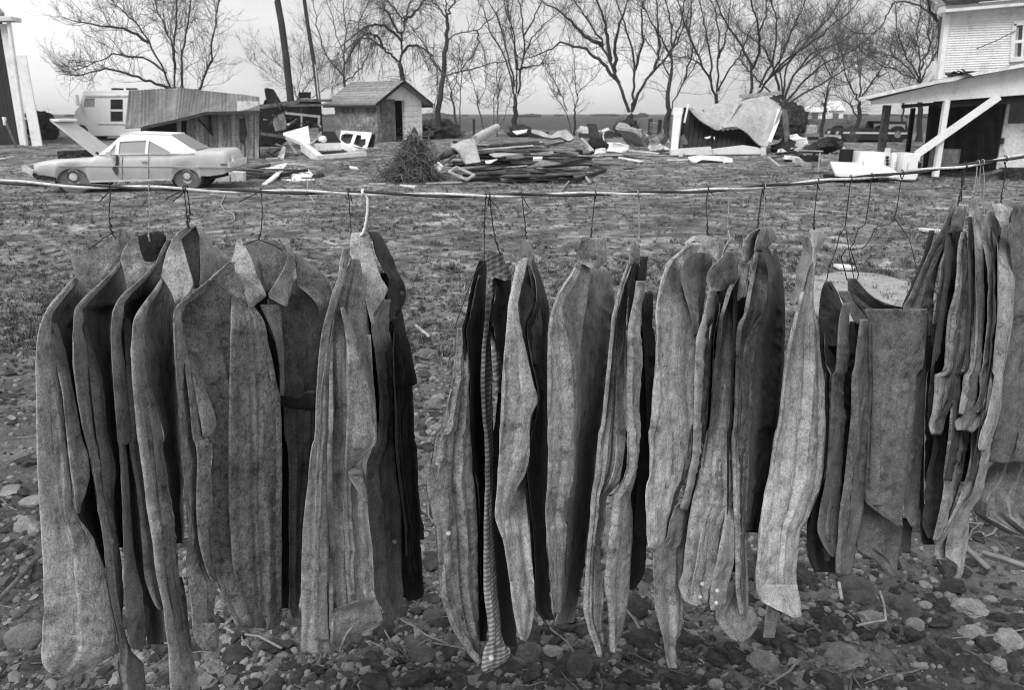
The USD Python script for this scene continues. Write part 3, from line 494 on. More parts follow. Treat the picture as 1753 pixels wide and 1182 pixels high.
# ================================================================ coupe with its bonnet up
def car():
    s = 3.652
    def Yc(px): return 17.9 + 0.85 * (np.asarray(px, float) - 40) / 360
    def W(x, y, d=0.0):
        px, py = np.asarray(x, float) / s, 100 + np.asarray(y, float) / s; p = at(px, py, Yc(px)); ang = math.atan2(0.85, 4.95)
        return p + d * np.array([-math.sin(ang), math.cos(ang), 0])
    base = W(820, 830); base[2] = gz(base[0], base[1])
    t = Thing('coupe', 'pale two door coupe with white roof and raised bonnet, stripped and parked side on', 'car', base)
    xs = np.concatenate([np.linspace(178, 345, 14), np.linspace(350, 545, 22), np.linspace(555, 1070, 30), np.linspace(1076, 1246, 20), np.linspace(1255, 1462, 20)])
    topz = pchip([178, 205, 235, 300, 420, 560, 600, 700, 900, 1100, 1225, 1330, 1400, 1425, 1445, 1462], [712, 662, 648, 636, 627, 618, 602, 600, 598, 596, 577, 572, 571, 580, 605, 640], xs)
    botz = np.interp(xs, [178, 200, 230, 345], [722, 735, 748, 768])
    botz = np.where(xs > 345, np.interp(xs, [345, 555, 1070], [768, 778, 762]), botz); botz = np.where(xs > 1246, np.interp(xs, [1246, 1300, 1390, 1450, 1462], [735, 738, 726, 700, 660]), botz)
    for c, a, h in ((446, 100, 690), (1161, 86, 692)):
        k = np.abs(xs - c) / a; m = k < 1; botz[m] = np.minimum(botz[m], h + (770 - h) * (1 - np.sqrt(1 - k[m] ** 2)) * 0.9)
    botz = np.maximum(botz, topz + 8)
    wd = 1.78
    ring = [(0.10, 0.02), (0.03, 0.10), (0.0, 0.30), (0.0, 0.55), (0.03, 0.75), (0.06, 1.0)]   # (inset, share of the height from the top)
    rings = []
    for x, a, b in zip(xs, topz, botz):
        e = 0.30 * max(0, (235 - x) / 60) ** 2 + 0.25 * max(0, (x - 1400) / 62) ** 2
        near = [W(x, a + (b - a) * f, i + e) for i, f in ring]; far = [W(x, a + (b - a) * f, wd - i - e) for i, f in ring[::-1]]
        rings.append(near + far)
    Rr = np.array(rings); n, m = Rr.shape[:2]; v = Rr.reshape(-1, 3); i = np.arange(n - 1)[:, None] * m; j = np.arange(m)[None]; k = (j + 1) % m
    f = tri(np.stack([i + j, i + k, i + m + k, i + m + j], -1).reshape(-1, 4)); f = np.vstack([f, [[0, q + 1, q] for q in range(1, m - 1)], [[(n - 1) * m, (n - 1) * m + q, (n - 1) * m + q + 1] for q in range(1, m - 1)]])
    mm = trimesh.Trimesh(v, f, process=False); mm.fix_normals(); t.part('body', (np.array(mm.vertices), np.array(mm.faces)), 'car_paint', smooth=24)
    # doors: seams as narrow dark gaps, handle, moulding
    for x in (763, 928): t.part('door_gap', [slab([W(x, 600, -.004), W(x + 3, 600, -.004), W(x + 3, 765, -.004), W(x, 765, -.004)], .006, (0, 1, 0))], 'dark_wood')
    t.part('side_moulding', [slab([W(360, 668, -.012), W(1440, 676, -.012), W(1440, 681, -.012), W(360, 673, -.012)], .015, (0, 1, 0))], 'car_paint')
    t.part('belt_trim', [slab([W(640, 600, -.004), W(1215, 592, -.004), W(1215, 598, -.004), W(640, 606, -.004)], .012, (0, 1, 0))], 'hub_metal'); t.part('sill', [slab([W(560, 764, -.006), W(1070, 752, -.006), W(1070, 762, -.006), W(560, 776, -.006)], .012, (0, 1, 0))], 'hub_metal'); t.part('wing_mirror', [box(W(690, 596, -.12), (.08, .14, .1), .17)], 'hub_metal'); t.part('headlight', [box(W(206, 680, .28), (.06, .34, .16), .17)], 'hub_metal'); t.part('door_dent', [slab([W(700, 690, -.003), W(735, 640, -.003), W(742, 700, -.003), W(728, 735, -.003)], .004, (0, 1, 0))], 'old_wood')
    t.part('rust_patch', [slab([W(722, 602, -.003), W(738, 602, -.003), W(746, 660, -.003), W(734, 700, -.003), W(726, 660, -.003)], .004, (0, 1, 0))], 'old_wood')
    t.part('door_handle', [beam(W(880, 640, -.03), W(915, 640, -.03), .03, .03)], 'hub_metal')
    # glasshouse
    frame = [(612, 602), (735, 490), (790, 474), (900, 478), (1060, 484), (1222, 578), (1205, 600)]
    holes = [[(668, 598), (714, 533), (714, 598)], [(735, 522), (902, 514), (902, 597), (735, 597)], [(918, 516), (1062, 588), (1058, 597), (918, 597)]]
    lean = lambda u, w, d, off: np.array([W(a, -b, off + (c if off < 1 else -c) + (0.17 * (600 + b) / 120 if off < 1 else -0.17 * (600 + b) / 120)) for a, b, c in zip(u, w, d)])
    fl = lambda p: [(a, -b) for a, b in p]
    t.part('roof_side', holed(fl(frame), [fl(h) for h in holes], .05, lambda u, w, d: lean(u, w, d, .05)), 'car_roof')
    t.part('roof_side', holed(fl(frame), [fl(h) for h in holes], .05, lambda u, w, d: lean(u, w, d, wd - .05)), 'car_roof')
    for h in holes:
        for off in (.075, wd - .075):
            q = np.array(h, float); P = lean(q[:, 0], -q[:, 1], np.zeros(len(q)), off); t.part('side_window', [slab(P, .006)], 'glass')
    def span(x0, y0, x1, y1, nm, mat, th=.03):
        a0, a1 = .05 + .17 * (600 - y0) / 120, .05 + .17 * (600 - y1) / 120
        t.part(nm, [slab([W(x0, y0, a0), W(x1, y1, a1), W(x1, y1, wd - a1), W(x0, y0, wd - a0)], th)], mat)
    span(735, 488, 790, 472, 'roof', 'car_roof'); span(790, 472, 900, 476, 'roof', 'car_roof'); span(900, 476, 1060, 482, 'roof', 'car_roof'); span(625, 600, 733, 490, 'windscreen', 'glass', .008); span(1062, 484, 1215, 578, 'rear_window', 'dark_glass', .01)
    t.part('seat', [box(W(800, 650, .9), (.15, 1.3, .5), .17), box(W(960, 650, .9), (.2, 1.3, .5), .17)], 'dead_core')
    t.part('roof_dent', [box(W(915, 482, .5), (.22, .3, .05), .17)], 'dark_wood')
    # raised bonnet
    hb, ht = W(585, 606, .12), W(278, 378, .30); hb2, ht2 = W(585, 606, wd - .12), W(278, 378, wd - .25)
    t.part('bonnet', [slab([hb, ht, ht2, hb2], .07, (.35, 0, -1))], 'car_paint')
    t.part('bonnet_lip', [slab([ht, W(330, 380, .30), W(330, 380, wd - .25), ht2], .05, (0, 0, -1))], 'car_roof')
    t.part('bonnet_hinge', [beam(W(590, 612, .3), W(575, 590, .3), .05, .05)], 'dark_wood')
    t.part('engine', [box(W(430, 660, .9), (.8, .7, .5), .17)], 'dead_core')
    # bumpers, lights
    t.part('front_bumper', [beam(W(150, 688, -.02), W(212, 712, -.04), .05, .12), beam(W(150, 688, -.02), W(150, 688, wd), .07, .12)], 'hub_metal')
    t.part('front_grille', [slab([W(198, 662, .3), W(190, 712, .3), W(190, 712, wd - .3), W(198, 662, wd - .3)], .03, (-1, 0, 0))], 'dark_wood')
    t.part('lower_valance', [slab([W(180, 715, .05), W(345, 745, .02), W(345, 770, .02), W(225, 760, .04)], .05, (0, 1, 0))], 'dead_core')
    t.part('rear_bumper', [beam(W(1430, 665, -.03), W(1468, 660, .1), .06, .13), beam(W(1468, 660, .1), W(1468, 660, wd - .1), .06, .13)], 'hub_metal')
    t.part('tail_light', [box(W(1450, 628, .25), (.05, .35, .12), .17)], 'hub_metal')
    t.part('name_strip', [slab([W(1378, 660, -.01), W(1412, 660, -.01), W(1412, 667, -.01), W(1378, 667, -.01)], .01, (0, 1, 0))], 'dark_wood')
    for cx, cy, rp in ((452, 762, 92), (1165, 748, 82)):
        c = W(cx, cy); R_ = rp / s * np.linalg.norm(c - EYE) / FPX; c[2] = gz(c[0], c[1]) + R_ * .92
        for d in (.12, wd - .32):
            ax = np.array([-math.sin(.17), math.cos(.17), 0]); a = c + ax * d
            prof = [(0, R_ * .55), (-.01, R_ * .62), (-.02, R_ * .9), (.01, R_), (.19, R_), (.21, R_ * .9), (.2, R_ * .6)]
            ty = t.part('wheel', tube([a + ax * p for p, _ in prof], [r_ for _, r_ in prof], 30), 'rubber', smooth=50)
            t.part('rim', tube([a + ax * .03, a + ax * -.012, a + ax * -.016], [R_ * .62, R_ * .60, R_ * .44], 26), 'hub_metal', smooth=40, parent=ty)
            t.part('rim_recess', tube([a + ax * -.010, a + ax * -.022], [R_ * .40, R_ * .34], 24), 'old_wood', smooth=40, parent=ty)
            t.part('hubcap', tube([a + ax * -.02, a + ax * -.045, a + ax * -.05], [R_ * .24, R_ * .20, R_ * .08], 20), 'hub_metal', smooth=50, parent=ty)
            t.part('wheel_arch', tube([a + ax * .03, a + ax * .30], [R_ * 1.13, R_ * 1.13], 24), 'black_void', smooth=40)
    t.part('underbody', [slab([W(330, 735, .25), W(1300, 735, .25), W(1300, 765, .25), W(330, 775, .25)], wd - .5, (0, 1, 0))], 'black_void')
car()

# ================================================================ collapsed shed with metal roof
def collapsed_shed():
    s = 3.652; Y = 29.0
    W = lambda x, y, d=0.0: at(x / s, 100 + y / s, Y + d)
    base = W(1340, 640); base[2] = gz(base[0], base[1]); t = Thing('collapsed_shed', 'collapsed plank shed under one sagging sheet metal roof, behind the coupe', 'shed', base)
    # the roof, sheet by sheet with corrugations
    xt = [(805, 200), (900, 196), (1000, 190), (1130, 184), (1210, 192), (1300, 204), (1400, 214), (1500, 224), (1620, 240)]
    xb = [(780, 436), (895, 430), (1000, 408), (1110, 384), (1180, 362), (1290, 338), (1400, 335), (1510, 334), (1622, 331)]
    for k in range(8):
        nu, nv = 15, 5; V = []
        for a in np.linspace(0, 1, nu):
            for b in np.linspace(0, 1, nv):
                tx = np.array(xt[k]) * (1 - a) + np.array(xt[k + 1]) * a; bx = np.array(xb[k]) * (1 - a) + np.array(xb[k + 1]) * a; q = tx * (1 - b) + bx * b
                p = W(q[0], q[1], 1.1 * (1 - b) - 0.9 + 0.25 * math.sin(b * 3)); p = p + np.array([0, -.8, .5]) * (0.022 * math.sin(a * 2 * np.pi * 5) + 0.01 * (k % 2)); V.append(p)
        V = np.array(V); n_ = nu * nv; fr = [(i * nv + j, (i + 1) * nv + j, (i + 1) * nv + j + 1, i * nv + j + 1) for i in range(nu - 1) for j in range(nv - 1)]
        v = np.vstack([V, V + [0, .03, -.02]]); f = tri(np.array(fr)); e = [i * nv for i in range(nu)], [i * nv + nv - 1 for i in range(nu)], list(range(nv)), [(nu - 1) * nv + j for j in range(nv)]
        ff = [f, f[:, ::-1] + n_]
        for L_ in e: L_ = np.array(L_); ff.append(tri(np.stack([L_[:-1], L_[1:], L_[1:] + n_, L_[:-1] + n_], 1)))
        mm = trimesh.Trimesh(v, np.vstack(ff), process=False); mm.fix_normals(); t.part('roof_sheet', (np.array(mm.vertices), np.array(mm.faces)), 'roof_metal', smooth=40)
    t.part('roof_patch', [slab([W(1482, 266, -.99), W(1616, 268, -.99), W(1612, 292, -.98), W(1560, 312, -.98), W(1484, 330, -.97)], .015, (0, 1, 0))], 'dirty_white', label='torn white patch at the right end of the roof')
    t.part('roof_edge', [beam(W(895, 434, -.93), W(1110, 388, -.93), .05, .1), beam(W(1110, 388, -.93), W(1290, 342, -.93), .05, .1), beam(W(1290, 342, -.93), W(1622, 336, -.93), .05, .1)], 'dark_wood')
    rg = np.random.default_rng(8); n = 19
    for k in range(n):
        x = 1080 + (1615 - 1080) * k / n; w = (1615 - 1080) / n
        if k in (0, 2): continue
        lean_ = rg.normal() * 2; y0 = 342 + (10 if x < 1290 else 0) + max(0, (1290 - x)) * 0.15; y1 = 640 + rg.uniform(-14, 6) - max(0, 1300 - x) * .10
        a, b = W(x + w / 2 + lean_, y1), W(x + w / 2, y0); a[2] = max(a[2], gz(a[0], a[1]) - .05)
        ww = w / s * Y / FPX * rg.uniform(.84, .97)
        t.part('wall_plank', [beam(a + [0, rg.normal() * .02, 0], b + [0, rg.normal() * .02, 0], ww, .03, up=(0, 1, 0))], 'wall_plank')
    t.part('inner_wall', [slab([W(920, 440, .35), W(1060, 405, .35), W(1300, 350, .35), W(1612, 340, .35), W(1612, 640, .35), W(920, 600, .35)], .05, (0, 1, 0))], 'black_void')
    t.part('rear_wall', [slab([W(880, 420, 2.2), W(1615, 330, 2.2), W(1615, 640, 2.2), W(880, 610, 2.2)], .05, (0, 1, 0))], 'dark_wood'); t.part('end_wall', [slab([W(1612, 335, .06), W(1618, 640, .06), W(1618, 640, 2.2), W(1612, 335, 2.2)], .05, (1, 0, 0))], 'old_wood')
    t.part('broken_stud', [beam(W(1310, 350, -.08), W(1316, 470, -.10), .09, .05, up=(0, 1, 0)), beam(W(1240, 380, -.2), W(1330, 480, -.2), .07, .05)], 'dark_wood')
    t.part('torn_paper', [slab([W(1496, 380, -.03), W(1530, 372, -.03), W(1545, 470, -.03), W(1520, 540, -.03), W(1500, 520, -.03)], .01, (0, 1, 0))], 'old_wood')
collapsed_shed()

def utility_pole(lab, pts, Y, r0, r1, mat='bark'):
    P = [at(a, b, Y) for a, b in pts]; f = on_ground(pts[0][0], Y); P[0] = f - [0, 0, .3]; t = Thing('utility_pole', lab, 'pole', f); t.part('pole', tube(P, np.linspace(r0, r1, len(P)), 10), mat, smooth=True)
    return t, P
tp, _P = utility_pole('thick dark leaning utility pole left of the thinner one', [(503, 236), (497, 165), (490, 100), (482, 40), (475, 2)], 38, .17, .14); tp.part('cap', tube([_P[-1], _P[-1] + [-.02, 0, .06]], [.15, .12], 10), 'dark_wood')
tp, _P = utility_pole('thin leaning utility pole with a pale lower half, left of the block shed', [(550, 236), (546, 175), (538, 110), (528, 50), (519, -14)], 37, .10, .08)
tp.part('pale_batten', [beam(at(539.5, 110, 36.88), at(546, 172, 36.88), .05, .05, up=(0, 1, 0))], 'pale_wood')

# ================================================================ block shed
def block_shed():
    s = 3.94; Y = 36.5
    C = at(400 + 980 / s, 100 + 565 / s, Y); C[2] = gz(C[0], C[1]) - .04; ze = at(649, 171.5, Y)[2]
    dg = nrm([1.0, .75, 0]); ds = nrm([-.86, .62, 0]); wg = 2.25; ws = 2.75
    t = Thing('block_shed', 'small gabled block shed with an open black doorway and low pitched roof', 'shed', C)
    zr = at(688, 141, Y + .9)[2]
    H = ze - C[2]; P = lambda a, b, z: C + dg * a + ds * b + np.array([0, 0, z])
    nrow = 8; bh = H / nrow
    rg = np.random.default_rng(4)
    for r_ in range(nrow):
        off = .2 * (r_ % 2); a = -off
        while a < ws - .02:
            a0, a1 = max(a, 0), min(a + .4, ws); 
            if a1 - a0 > .05: q = rg.uniform(-.008, .008); t.part('block', [slab([P(q, a0 + .006, r_ * bh + .006), P(q, a1 - .006, r_ * bh + .006), P(q, a1 - .006, (r_ + 1) * bh - .006), P(q, a0 + .006, (r_ + 1) * bh - .006)], .18, dg)], 'block_wall')
            a += .4
    t.part('mortar_wall', [slab([P(.03, .02, 0), P(.03, ws - .02, 0), P(.03, ws - .02, H - .01), P(.03, .02, H - .01)], .12, dg)], 'block_wall')
    d0, d1, dh = .76, 1.36, at(680, 169.5, Y)[2] - C[2]
    for r_ in range(nrow):
        for a0, a1 in ((.0, d0), (d1, wg)):
            if r_ * bh > dh + .3: continue
            nb = max(1, round((a1 - a0) / .4))
            for k in range(nb):
                b0, b1 = a0 + (a1 - a0) * k / nb, a0 + (a1 - a0) * (k + 1) / nb
                t.part('block', [slab([P(b0 + .005, 0, r_ * bh + .005), P(b1 - .005, 0, r_ * bh + .005), P(b1 - .005, 0, (r_ + 1) * bh - .005), P(b0 + .005, 0, (r_ + 1) * bh - .005)], .17, ds)], 'white_block' if a0 > .5 else 'block_wall')
    zr0 = zr - C[2]
    t.part('gable', [slab([P(.0, .004, H + .0), P(wg, .004, H), P(wg / 2, .004, zr0 - .06)], .15, ds)], 'white_block')
    t.part('door_leaf', [slab([P(.12, -.05, .02), P(d0 + .04, -.05, .02), P(d0 + .04, -.05, dh), P(.12, -.05, dh)], .04, -ds)], 'old_wood')
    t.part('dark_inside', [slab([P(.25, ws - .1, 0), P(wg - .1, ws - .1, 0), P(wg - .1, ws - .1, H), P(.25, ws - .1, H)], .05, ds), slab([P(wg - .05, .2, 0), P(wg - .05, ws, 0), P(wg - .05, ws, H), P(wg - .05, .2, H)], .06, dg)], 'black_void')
    ov = .32
    for a0, a1, nm in ((-ov, wg / 2 + .02, 'roof_slope'), (wg + ov, wg / 2 - .02, 'roof_slope')):
        sl = (zr0 - H) / (wg / 2); z0 = zr0 - sl * (wg / 2 + ov); p = t.part(nm, [slab([P(a0, -ov, z0), P(a0, ws + ov, z0), P(a1, ws + ov, zr0), P(a1, -ov, zr0)], .05, (0, 0, 1))], 'shingle')
        for k in range(9):
            f0, f1 = k / 9, (k + 1.12) / 9
            q = lambda f: (a0 + (a1 - a0) * min(f, 1), z0 + (zr0 - z0) * min(f, 1))
            (x0, y0), (x1, y1) = q(f0), q(f1); t.part('shingle_course', [slab([P(x0, -ov - .01, y0 + .075), P(x0, ws + ov, y0 + .075), P(x1, ws + ov, y1 + .055), P(x1, -ov - .01, y1 + .055)], .012, (0, 0, 1))], 'shingle', parent=p)
        t.part('fascia', [beam(P(a0, -ov - .02, z0 + .02), P(wg / 2, -ov - .02, zr0 + .02), .03, .12)], 'dark_wood'); t.part('eave_board', [beam(P(a0, -ov, z0 - .03), P(a0, ws + ov, z0 - .03), .03, .1)], 'dark_wood')
    for x0 in (.02,): t.part('white_corner', [beam(P(x0 - .03, -.01, 0), P(x0 - .03, -.01, H), .14, .03, up=ds)], 'block_wall')
block_shed()

# ================================================================ house and porch at the right
def house():
    s = 3.581; Y = 21.5
    W = lambda x, y, d=0.0: at(1400 + x / s, y / s, Y + d)
    def D(x, y, d=0.0): p = at(1400 + x / s, y / s, Y); return p + d * np.array([.45, .893, 0])   # pushed back along the depth of the porch
    base = W(1000, 1095); gzb = float(gz(base[0], base[1])); t = Thing('farmhouse', 'white clapboard farmhouse with a damaged lean-to porch at the right edge', 'house', base)
    # porch side board (triangular, flat boards), roof edge
    t.part('porch_side_board', [slab([D(330, 640), D(330, 618), D(745, 515), D(880, 486), D(935, 474), D(1264, 408), D(1500, 360), D(1500, 566), D(1264, 580), D(745, 620)], .05, (0, 1, 0))], 'white_paint')
    a = [(262, 600), (480, 550), (745, 492), (830, 480), (912, 455), (1264, 392), (1500, 345)]
    for (x0, y0), (x1, y1) in zip(a[:-1], a[1:]): t.part('roof_edge', [slab([D(x0, y0, -.35), D(x1, y1, -.35), D(x1, y1 + 20, -.35), D(x0, y0 + 20, -.35)], .06, (0, 1, 0))], 'dirty_white')
    t.part('porch_roof', [slab([D(262, 606, -.28), D(745, 500, -.28), D(745, 500, 4.3), D(262, 606, 4.3)], .05, (0, 0, 1)), slab([D(746, 500, -.28), D(1500, 352, -.28), D(1500, 352, 4.3), D(746, 500, 4.3)], .05, (0, 0, 1))], 'shingle')
    rg = np.random.default_rng(3)
    for k in range(9): x = 820 + rg.uniform(0, 110); y = 476 - (x - 820) * .22 + rg.uniform(-6, 2); t.part('torn_shingle', [box(D(x, y - 4, -.1 + rg.uniform(-.2, .2)), (.32, .28, .03), rg.uniform(0, 3), rg.uniform(-.6, .3), rg.uniform(-.4, .4))], 'dark_wood')
    t.part('porch_beam', [slab([D(528, 640, .1), D(800, 622, .1), D(800, 640, .1), D(720, 645, .1), D(528, 664, .1)], .15, (0, 1, 0)), beam(D(740, 636, .2), D(1500, 590, .2), .15, .2)], 'black_void')
    def post(x0, y0, x1, y1, d, w, mat):
        p, q = D(x0, y0, d), D(x1, y1, d); q[2] = gzb + .1 if y1 > 1000 else float(gz(q[0], q[1])); return t.part('porch_post', [beam(q, p, w, w, up=(0, 1, 0))], mat)
    post(790, 616, 718, 1095, .02, .13, 'white_paint'); post(716, 640, 690, 945, 2.2, .20, 'black_void'); post(405, 640, 366, 930, 1.9, .17, 'old_wood'); post(568, 655, 535, 935, 4.0, .11, 'dark_wood')
    p, q = D(1112, 590, -.04), D(604, 948, -.16); t.part('brace', [beam(q, p, .05, .19, up=(0, 1, 0), roll=math.pi / 2)], 'white_paint')
    # porch floor
    f0, f1 = D(700, 1108, -.1), D(1700, 1108, -.1); t.part('porch_floor', [slab([f0, f1, f1 + [1.9, 3.85, 0], f0 + [1.9, 3.85, 0]], .24, (0, 0, -1))], 'concrete')
    # dark back wall of the porch in boards, door, window
    yb = 3.4
    for k in range(26): x0 = 716 + k * 30; t.part('porch_wall_board', [slab([D(x0, 600, yb + .004 * (k % 3)), D(x0 + 29, 600, yb + .004 * (k % 3)), D(x0 + 29, 1100, yb + .004 * (k % 3)), D(x0, 1100, yb + .004 * (k % 3))], .05, (0, 1, 0))], 'dark_wood')
    t.part('porch_ceiling', [slab([D(540, 650, .2), D(1500, 585, .2), D(1500, 585, yb), D(540, 650, yb)], .04, (0, 0, 1))], 'dark_wood')
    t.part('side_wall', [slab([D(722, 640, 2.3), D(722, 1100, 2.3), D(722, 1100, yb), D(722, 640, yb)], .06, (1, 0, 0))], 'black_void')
    dr = t.part('door', [slab([D(1186, 610, .9), D(1500, 600, .9), D(1500, 1040, .9), D(1112, 1048, .9)], .05, (0, 1, 0))], 'dirty_white'); t.part('door_window', [slab([D(1205, 620, .88), D(1500, 606, .88), D(1500, 750, .88), D(1184, 760, .88)], .012, (0, 1, 0))], 'dark_glass', parent=dr)
    t.part('door_handle', [box(D(1146, 870, .86), (.07, .08, .16))], 'dark_wood', parent=dr)
    t.part('inner_bench', [box(D(780, 985, 1.5), (.6, .5, .5))], 'old_wood'); t.part('step_block', [box(D(1230, 1068, .2), (.75, .5, .3))], 'dead_core'); t.part('fallen_rail', [beam(D(1000, 1078, .1), D(1130, 1042, .1), .1, .06)], 'old_wood')
    # upper storey
    yw = 4.4; x0, x1 = 742, 1500
    zb = D(742, 500, yw)[2] - .25; lx = lambda y: 742 + (480 - y) / 380 * 46
    Pw = lambda x, y: at(1400 + x / s, y / s, Y + yw)
    for k in range(30):
        y1 = 500 - k * 14.6; y0 = y1 - 15.4
        if y0 < 55: break
        t.part('clapboard', [np.array([Pw(lx(y1), y1) - [0, .035, 0], Pw(1500, y1 - 30) - [0, .035, 0], Pw(1500, y0 - 30) - [0, .008, 0], Pw(lx(y0), y0) - [0, .008, 0], Pw(lx(y1), y1), Pw(1500, y1 - 30), Pw(1500, y0 - 30), Pw(lx(y0), y0)]), _BOXF] and [(np.array([Pw(lx(y1), y1) - [0, .035, 0], Pw(1500, y1 - 30) - [0, .035, 0], Pw(1500, y1 - 30), Pw(lx(y1), y1), Pw(lx(y0), y0) - [0, .008, 0], Pw(1500, y0 - 30) - [0, .008, 0], Pw(1500, y0 - 30), Pw(lx(y0), y0)]), tri(_BOXF))], 'white_paint')
    t.part('upper_wall', [slab([Pw(lx(500), 520) + [0, .03, 0], Pw(1500, 490) + [0, .03, 0], Pw(1500, 20) + [0, .03, 0], Pw(lx(70), 66) + [0, .03, 0]], .2, (0, 1, 0)), slab([Pw(lx(500), 520) + [0, .05, 0], Pw(lx(70), 66) + [0, .05, 0], Pw(lx(70), 66) + [5.2, 6, 0], Pw(lx(500), 520) + [5.2, 6, 0]], .15, (1, 0, 0))], 'white_paint')
    t.part('corner_board', [beam(Pw(lx(500) + 2, 500) - [0, .05, 0], Pw(lx(90) + 2, 88) - [0, .05, 0], .14, .06, up=(0, 1, 0))], 'white_paint')
    t.part('cornice', [slab([Pw(735, 84) - [0, .45, 0], Pw(1500, 18) - [0, .45, 0], Pw(1500, 2) - [0, .45, 0], Pw(735, 66) - [0, .45, 0]], .5, (0, 1, 0)), slab([Pw(742, 64) - [0, .36, 0], Pw(1500, 0) - [0, .36, 0], Pw(1500, -22) - [0, .36, 0], Pw(742, 44) - [0, .36, 0]], .4, (0, 1, 0))], 'white_paint')
    t.part('roof_slope', [slab([Pw(735, 42) - [0, .5, 0], Pw(1500, -24) - [0, .5, 0], Pw(1500, -24) + [0, 3.5, 2.2], Pw(735, 42) + [0, 3.5, 2.2]], .1, (0, 0, 1))], 'dark_wood')
    t.part('dormer', [box(Pw(905, -10) + [0, .4, .25], (1.0, .5, .8))], 'white_paint')
    w0 = t.part('window', [beam(Pw(1180, 362) - [0, .06, 0], Pw(1196, 148) - [0, .06, 0], .12, .06, up=(0, 1, 0)), beam(Pw(1192, 146) - [0, .06, 0], Pw(1400, 128) - [0, .06, 0], .12, .06, up=(0, 1, 0)), beam(Pw(1168, 366) - [0, .07, 0], Pw(1400, 350) - [0, .07, 0], .14, .08, up=(0, 1, 0)), beam(Pw(1390, 350) - [0, .06, 0], Pw(1400, 130) - [0, .06, 0], .12, .06, up=(0, 1, 0))], 'white_paint')
    t.part('sash_bar', [beam(Pw(1186, 258) - [0, .055, 0], Pw(1395, 240) - [0, .055, 0], .09, .04, up=(0, 1, 0)), beam(Pw(1245, 350) - [0, .05, 0], Pw(1258, 150) - [0, .05, 0], .07, .04, up=(0, 1, 0)), beam(Pw(1320, 350) - [0, .05, 0], Pw(1330, 150) - [0, .05, 0], .07, .04, up=(0, 1, 0))], 'white_paint', parent=w0)
    t.part('pane', [slab([Pw(1184, 358) - [0, .045, 0], Pw(1392, 346) - [0, .045, 0], Pw(1398, 134) - [0, .045, 0], Pw(1196, 152) - [0, .045, 0]], .01, (0, 1, 0))], 'dark_glass', parent=w0)
    t.part('curtain', [slab([Pw(1190, 352) - [0, .0505, 0], Pw(1216, 350) - [0, .0505, 0], Pw(1226, 168) - [0, .0505, 0], Pw(1200, 160) - [0, .0505, 0]], .003, (0, 1, 0))], 'pale_wood', parent=w0)
    wr = [Pw(960, 300) - [0, .12, 0], Pw(1080, 250) - [0, .14, 0], Pw(1200, 188) - [0, .12, 0]]; t.part('service_wire', tube(wr, .012, 4), 'wire_dark')
house()

def appliances():
    s = 3.581; Y = 20.4
    def D(x, y, d=0.0): return at(1400 + x / s, y / s, Y) + np.array([0, d, 0])
    def cab(lab, x0, y0, x1, y1, d0, dep, nm='refrigerator', cat='refrigerator', dents=()):
        a, b = D(x0, y1, d0), D(x1, y0, d0); a[2] = min(a[2], float(gz(a[0], a[1])) + .05); t = Thing(nm, lab, cat, ((a[0] + b[0]) / 2, Y + d0, a[2]))
        t.part('cabinet', [box(((a[0] + b[0]) / 2, Y + d0 + dep / 2, (a[2] + b[2]) / 2), (b[0] - a[0], dep, b[2] - a[2]))], 'enamel')
        t.part('door', [box(((a[0] + b[0]) / 2, Y + d0 - .03, (a[2] + b[2]) / 2), (b[0] - a[0] - .03, .05, b[2] - a[2] - .05))], 'enamel')
        t.part('handle', [beam((a[0] + .07, Y + d0 - .08, (a[2] + b[2]) / 2 - .1), (a[0] + .07, Y + d0 - .08, (a[2] + b[2]) / 2 + .12), .025, .03, up=(0, 1, 0))], 'hub_metal'); return t
    cab('white refrigerator cabinet lying in front of the porch, behind the flat lid', 285, 938, 455, 1075, .4, .7)
    cab('white stove standing right of the gap with dark knobs', 478, 945, 525, 1085, .35, .7, 'stove', 'stove')
    cab('tall white washing machine nearest the white porch post', 524, 942, 632, 1100, .1, .7, 'washing_machine', 'washing machine')
    t = cab('small white cabinet with dark openings beside the white porch post', 634, 952, 712, 1096, .7, .55, 'white_cabinet', 'cabinet')
    for k in range(3): t.part('opening', [box(D(672 + 14 * k, 1000 + 12 * k, .62), (.07, .02, .14))], 'black_void')
    t = Thing('control_panel', 'narrow dark strip of appliance knobs between the white machines', 'panel', D(466, 1040, .3)); t.part('strip', [box(D(466, 1000, .42), (.13, .05, .7))], 'dirty_white')
    for k in range(4): c = D(466, 970 + 20 * k, .38); t.part('knob', tube([c, c + [0, -.05, 0]], .035, 8), 'black_void')
    t = Thing('freezer_lid', 'long flat white freezer shell lying tilted on dark blocks before the porch', 'freezer', D(260, 1085)); P = [D(75, 1056, -.35), D(128, 998, .55), D(470, 1012, .55), D(470, 1062, -.3)]
    t.part('shell', [slab(P, .07, (0, 0, -1))], 'enamel'); t.part('rim', [slab([D(75, 1058, -.36), D(470, 1064, -.31), D(470, 1082, -.31), D(92, 1076, -.36)], .04, (0, 1, 0))], 'enamel')
    q = D(210, 1096, .1); q[2] = float(gz(q[0], q[1])) + .08; t.part('support_block', [box(q, (1.2, .5, .2))], 'black_void')
    q = D(262, 962, .9); single('oil_drum', 'short dark upright drum behind the white freezer shell', 'drum', tube([(q[0], q[1], float(gz(q[0], q[1]))), (q[0], q[1], q[2] + .15)], .17, 14), 'black_void', smooth=40)
appliances()

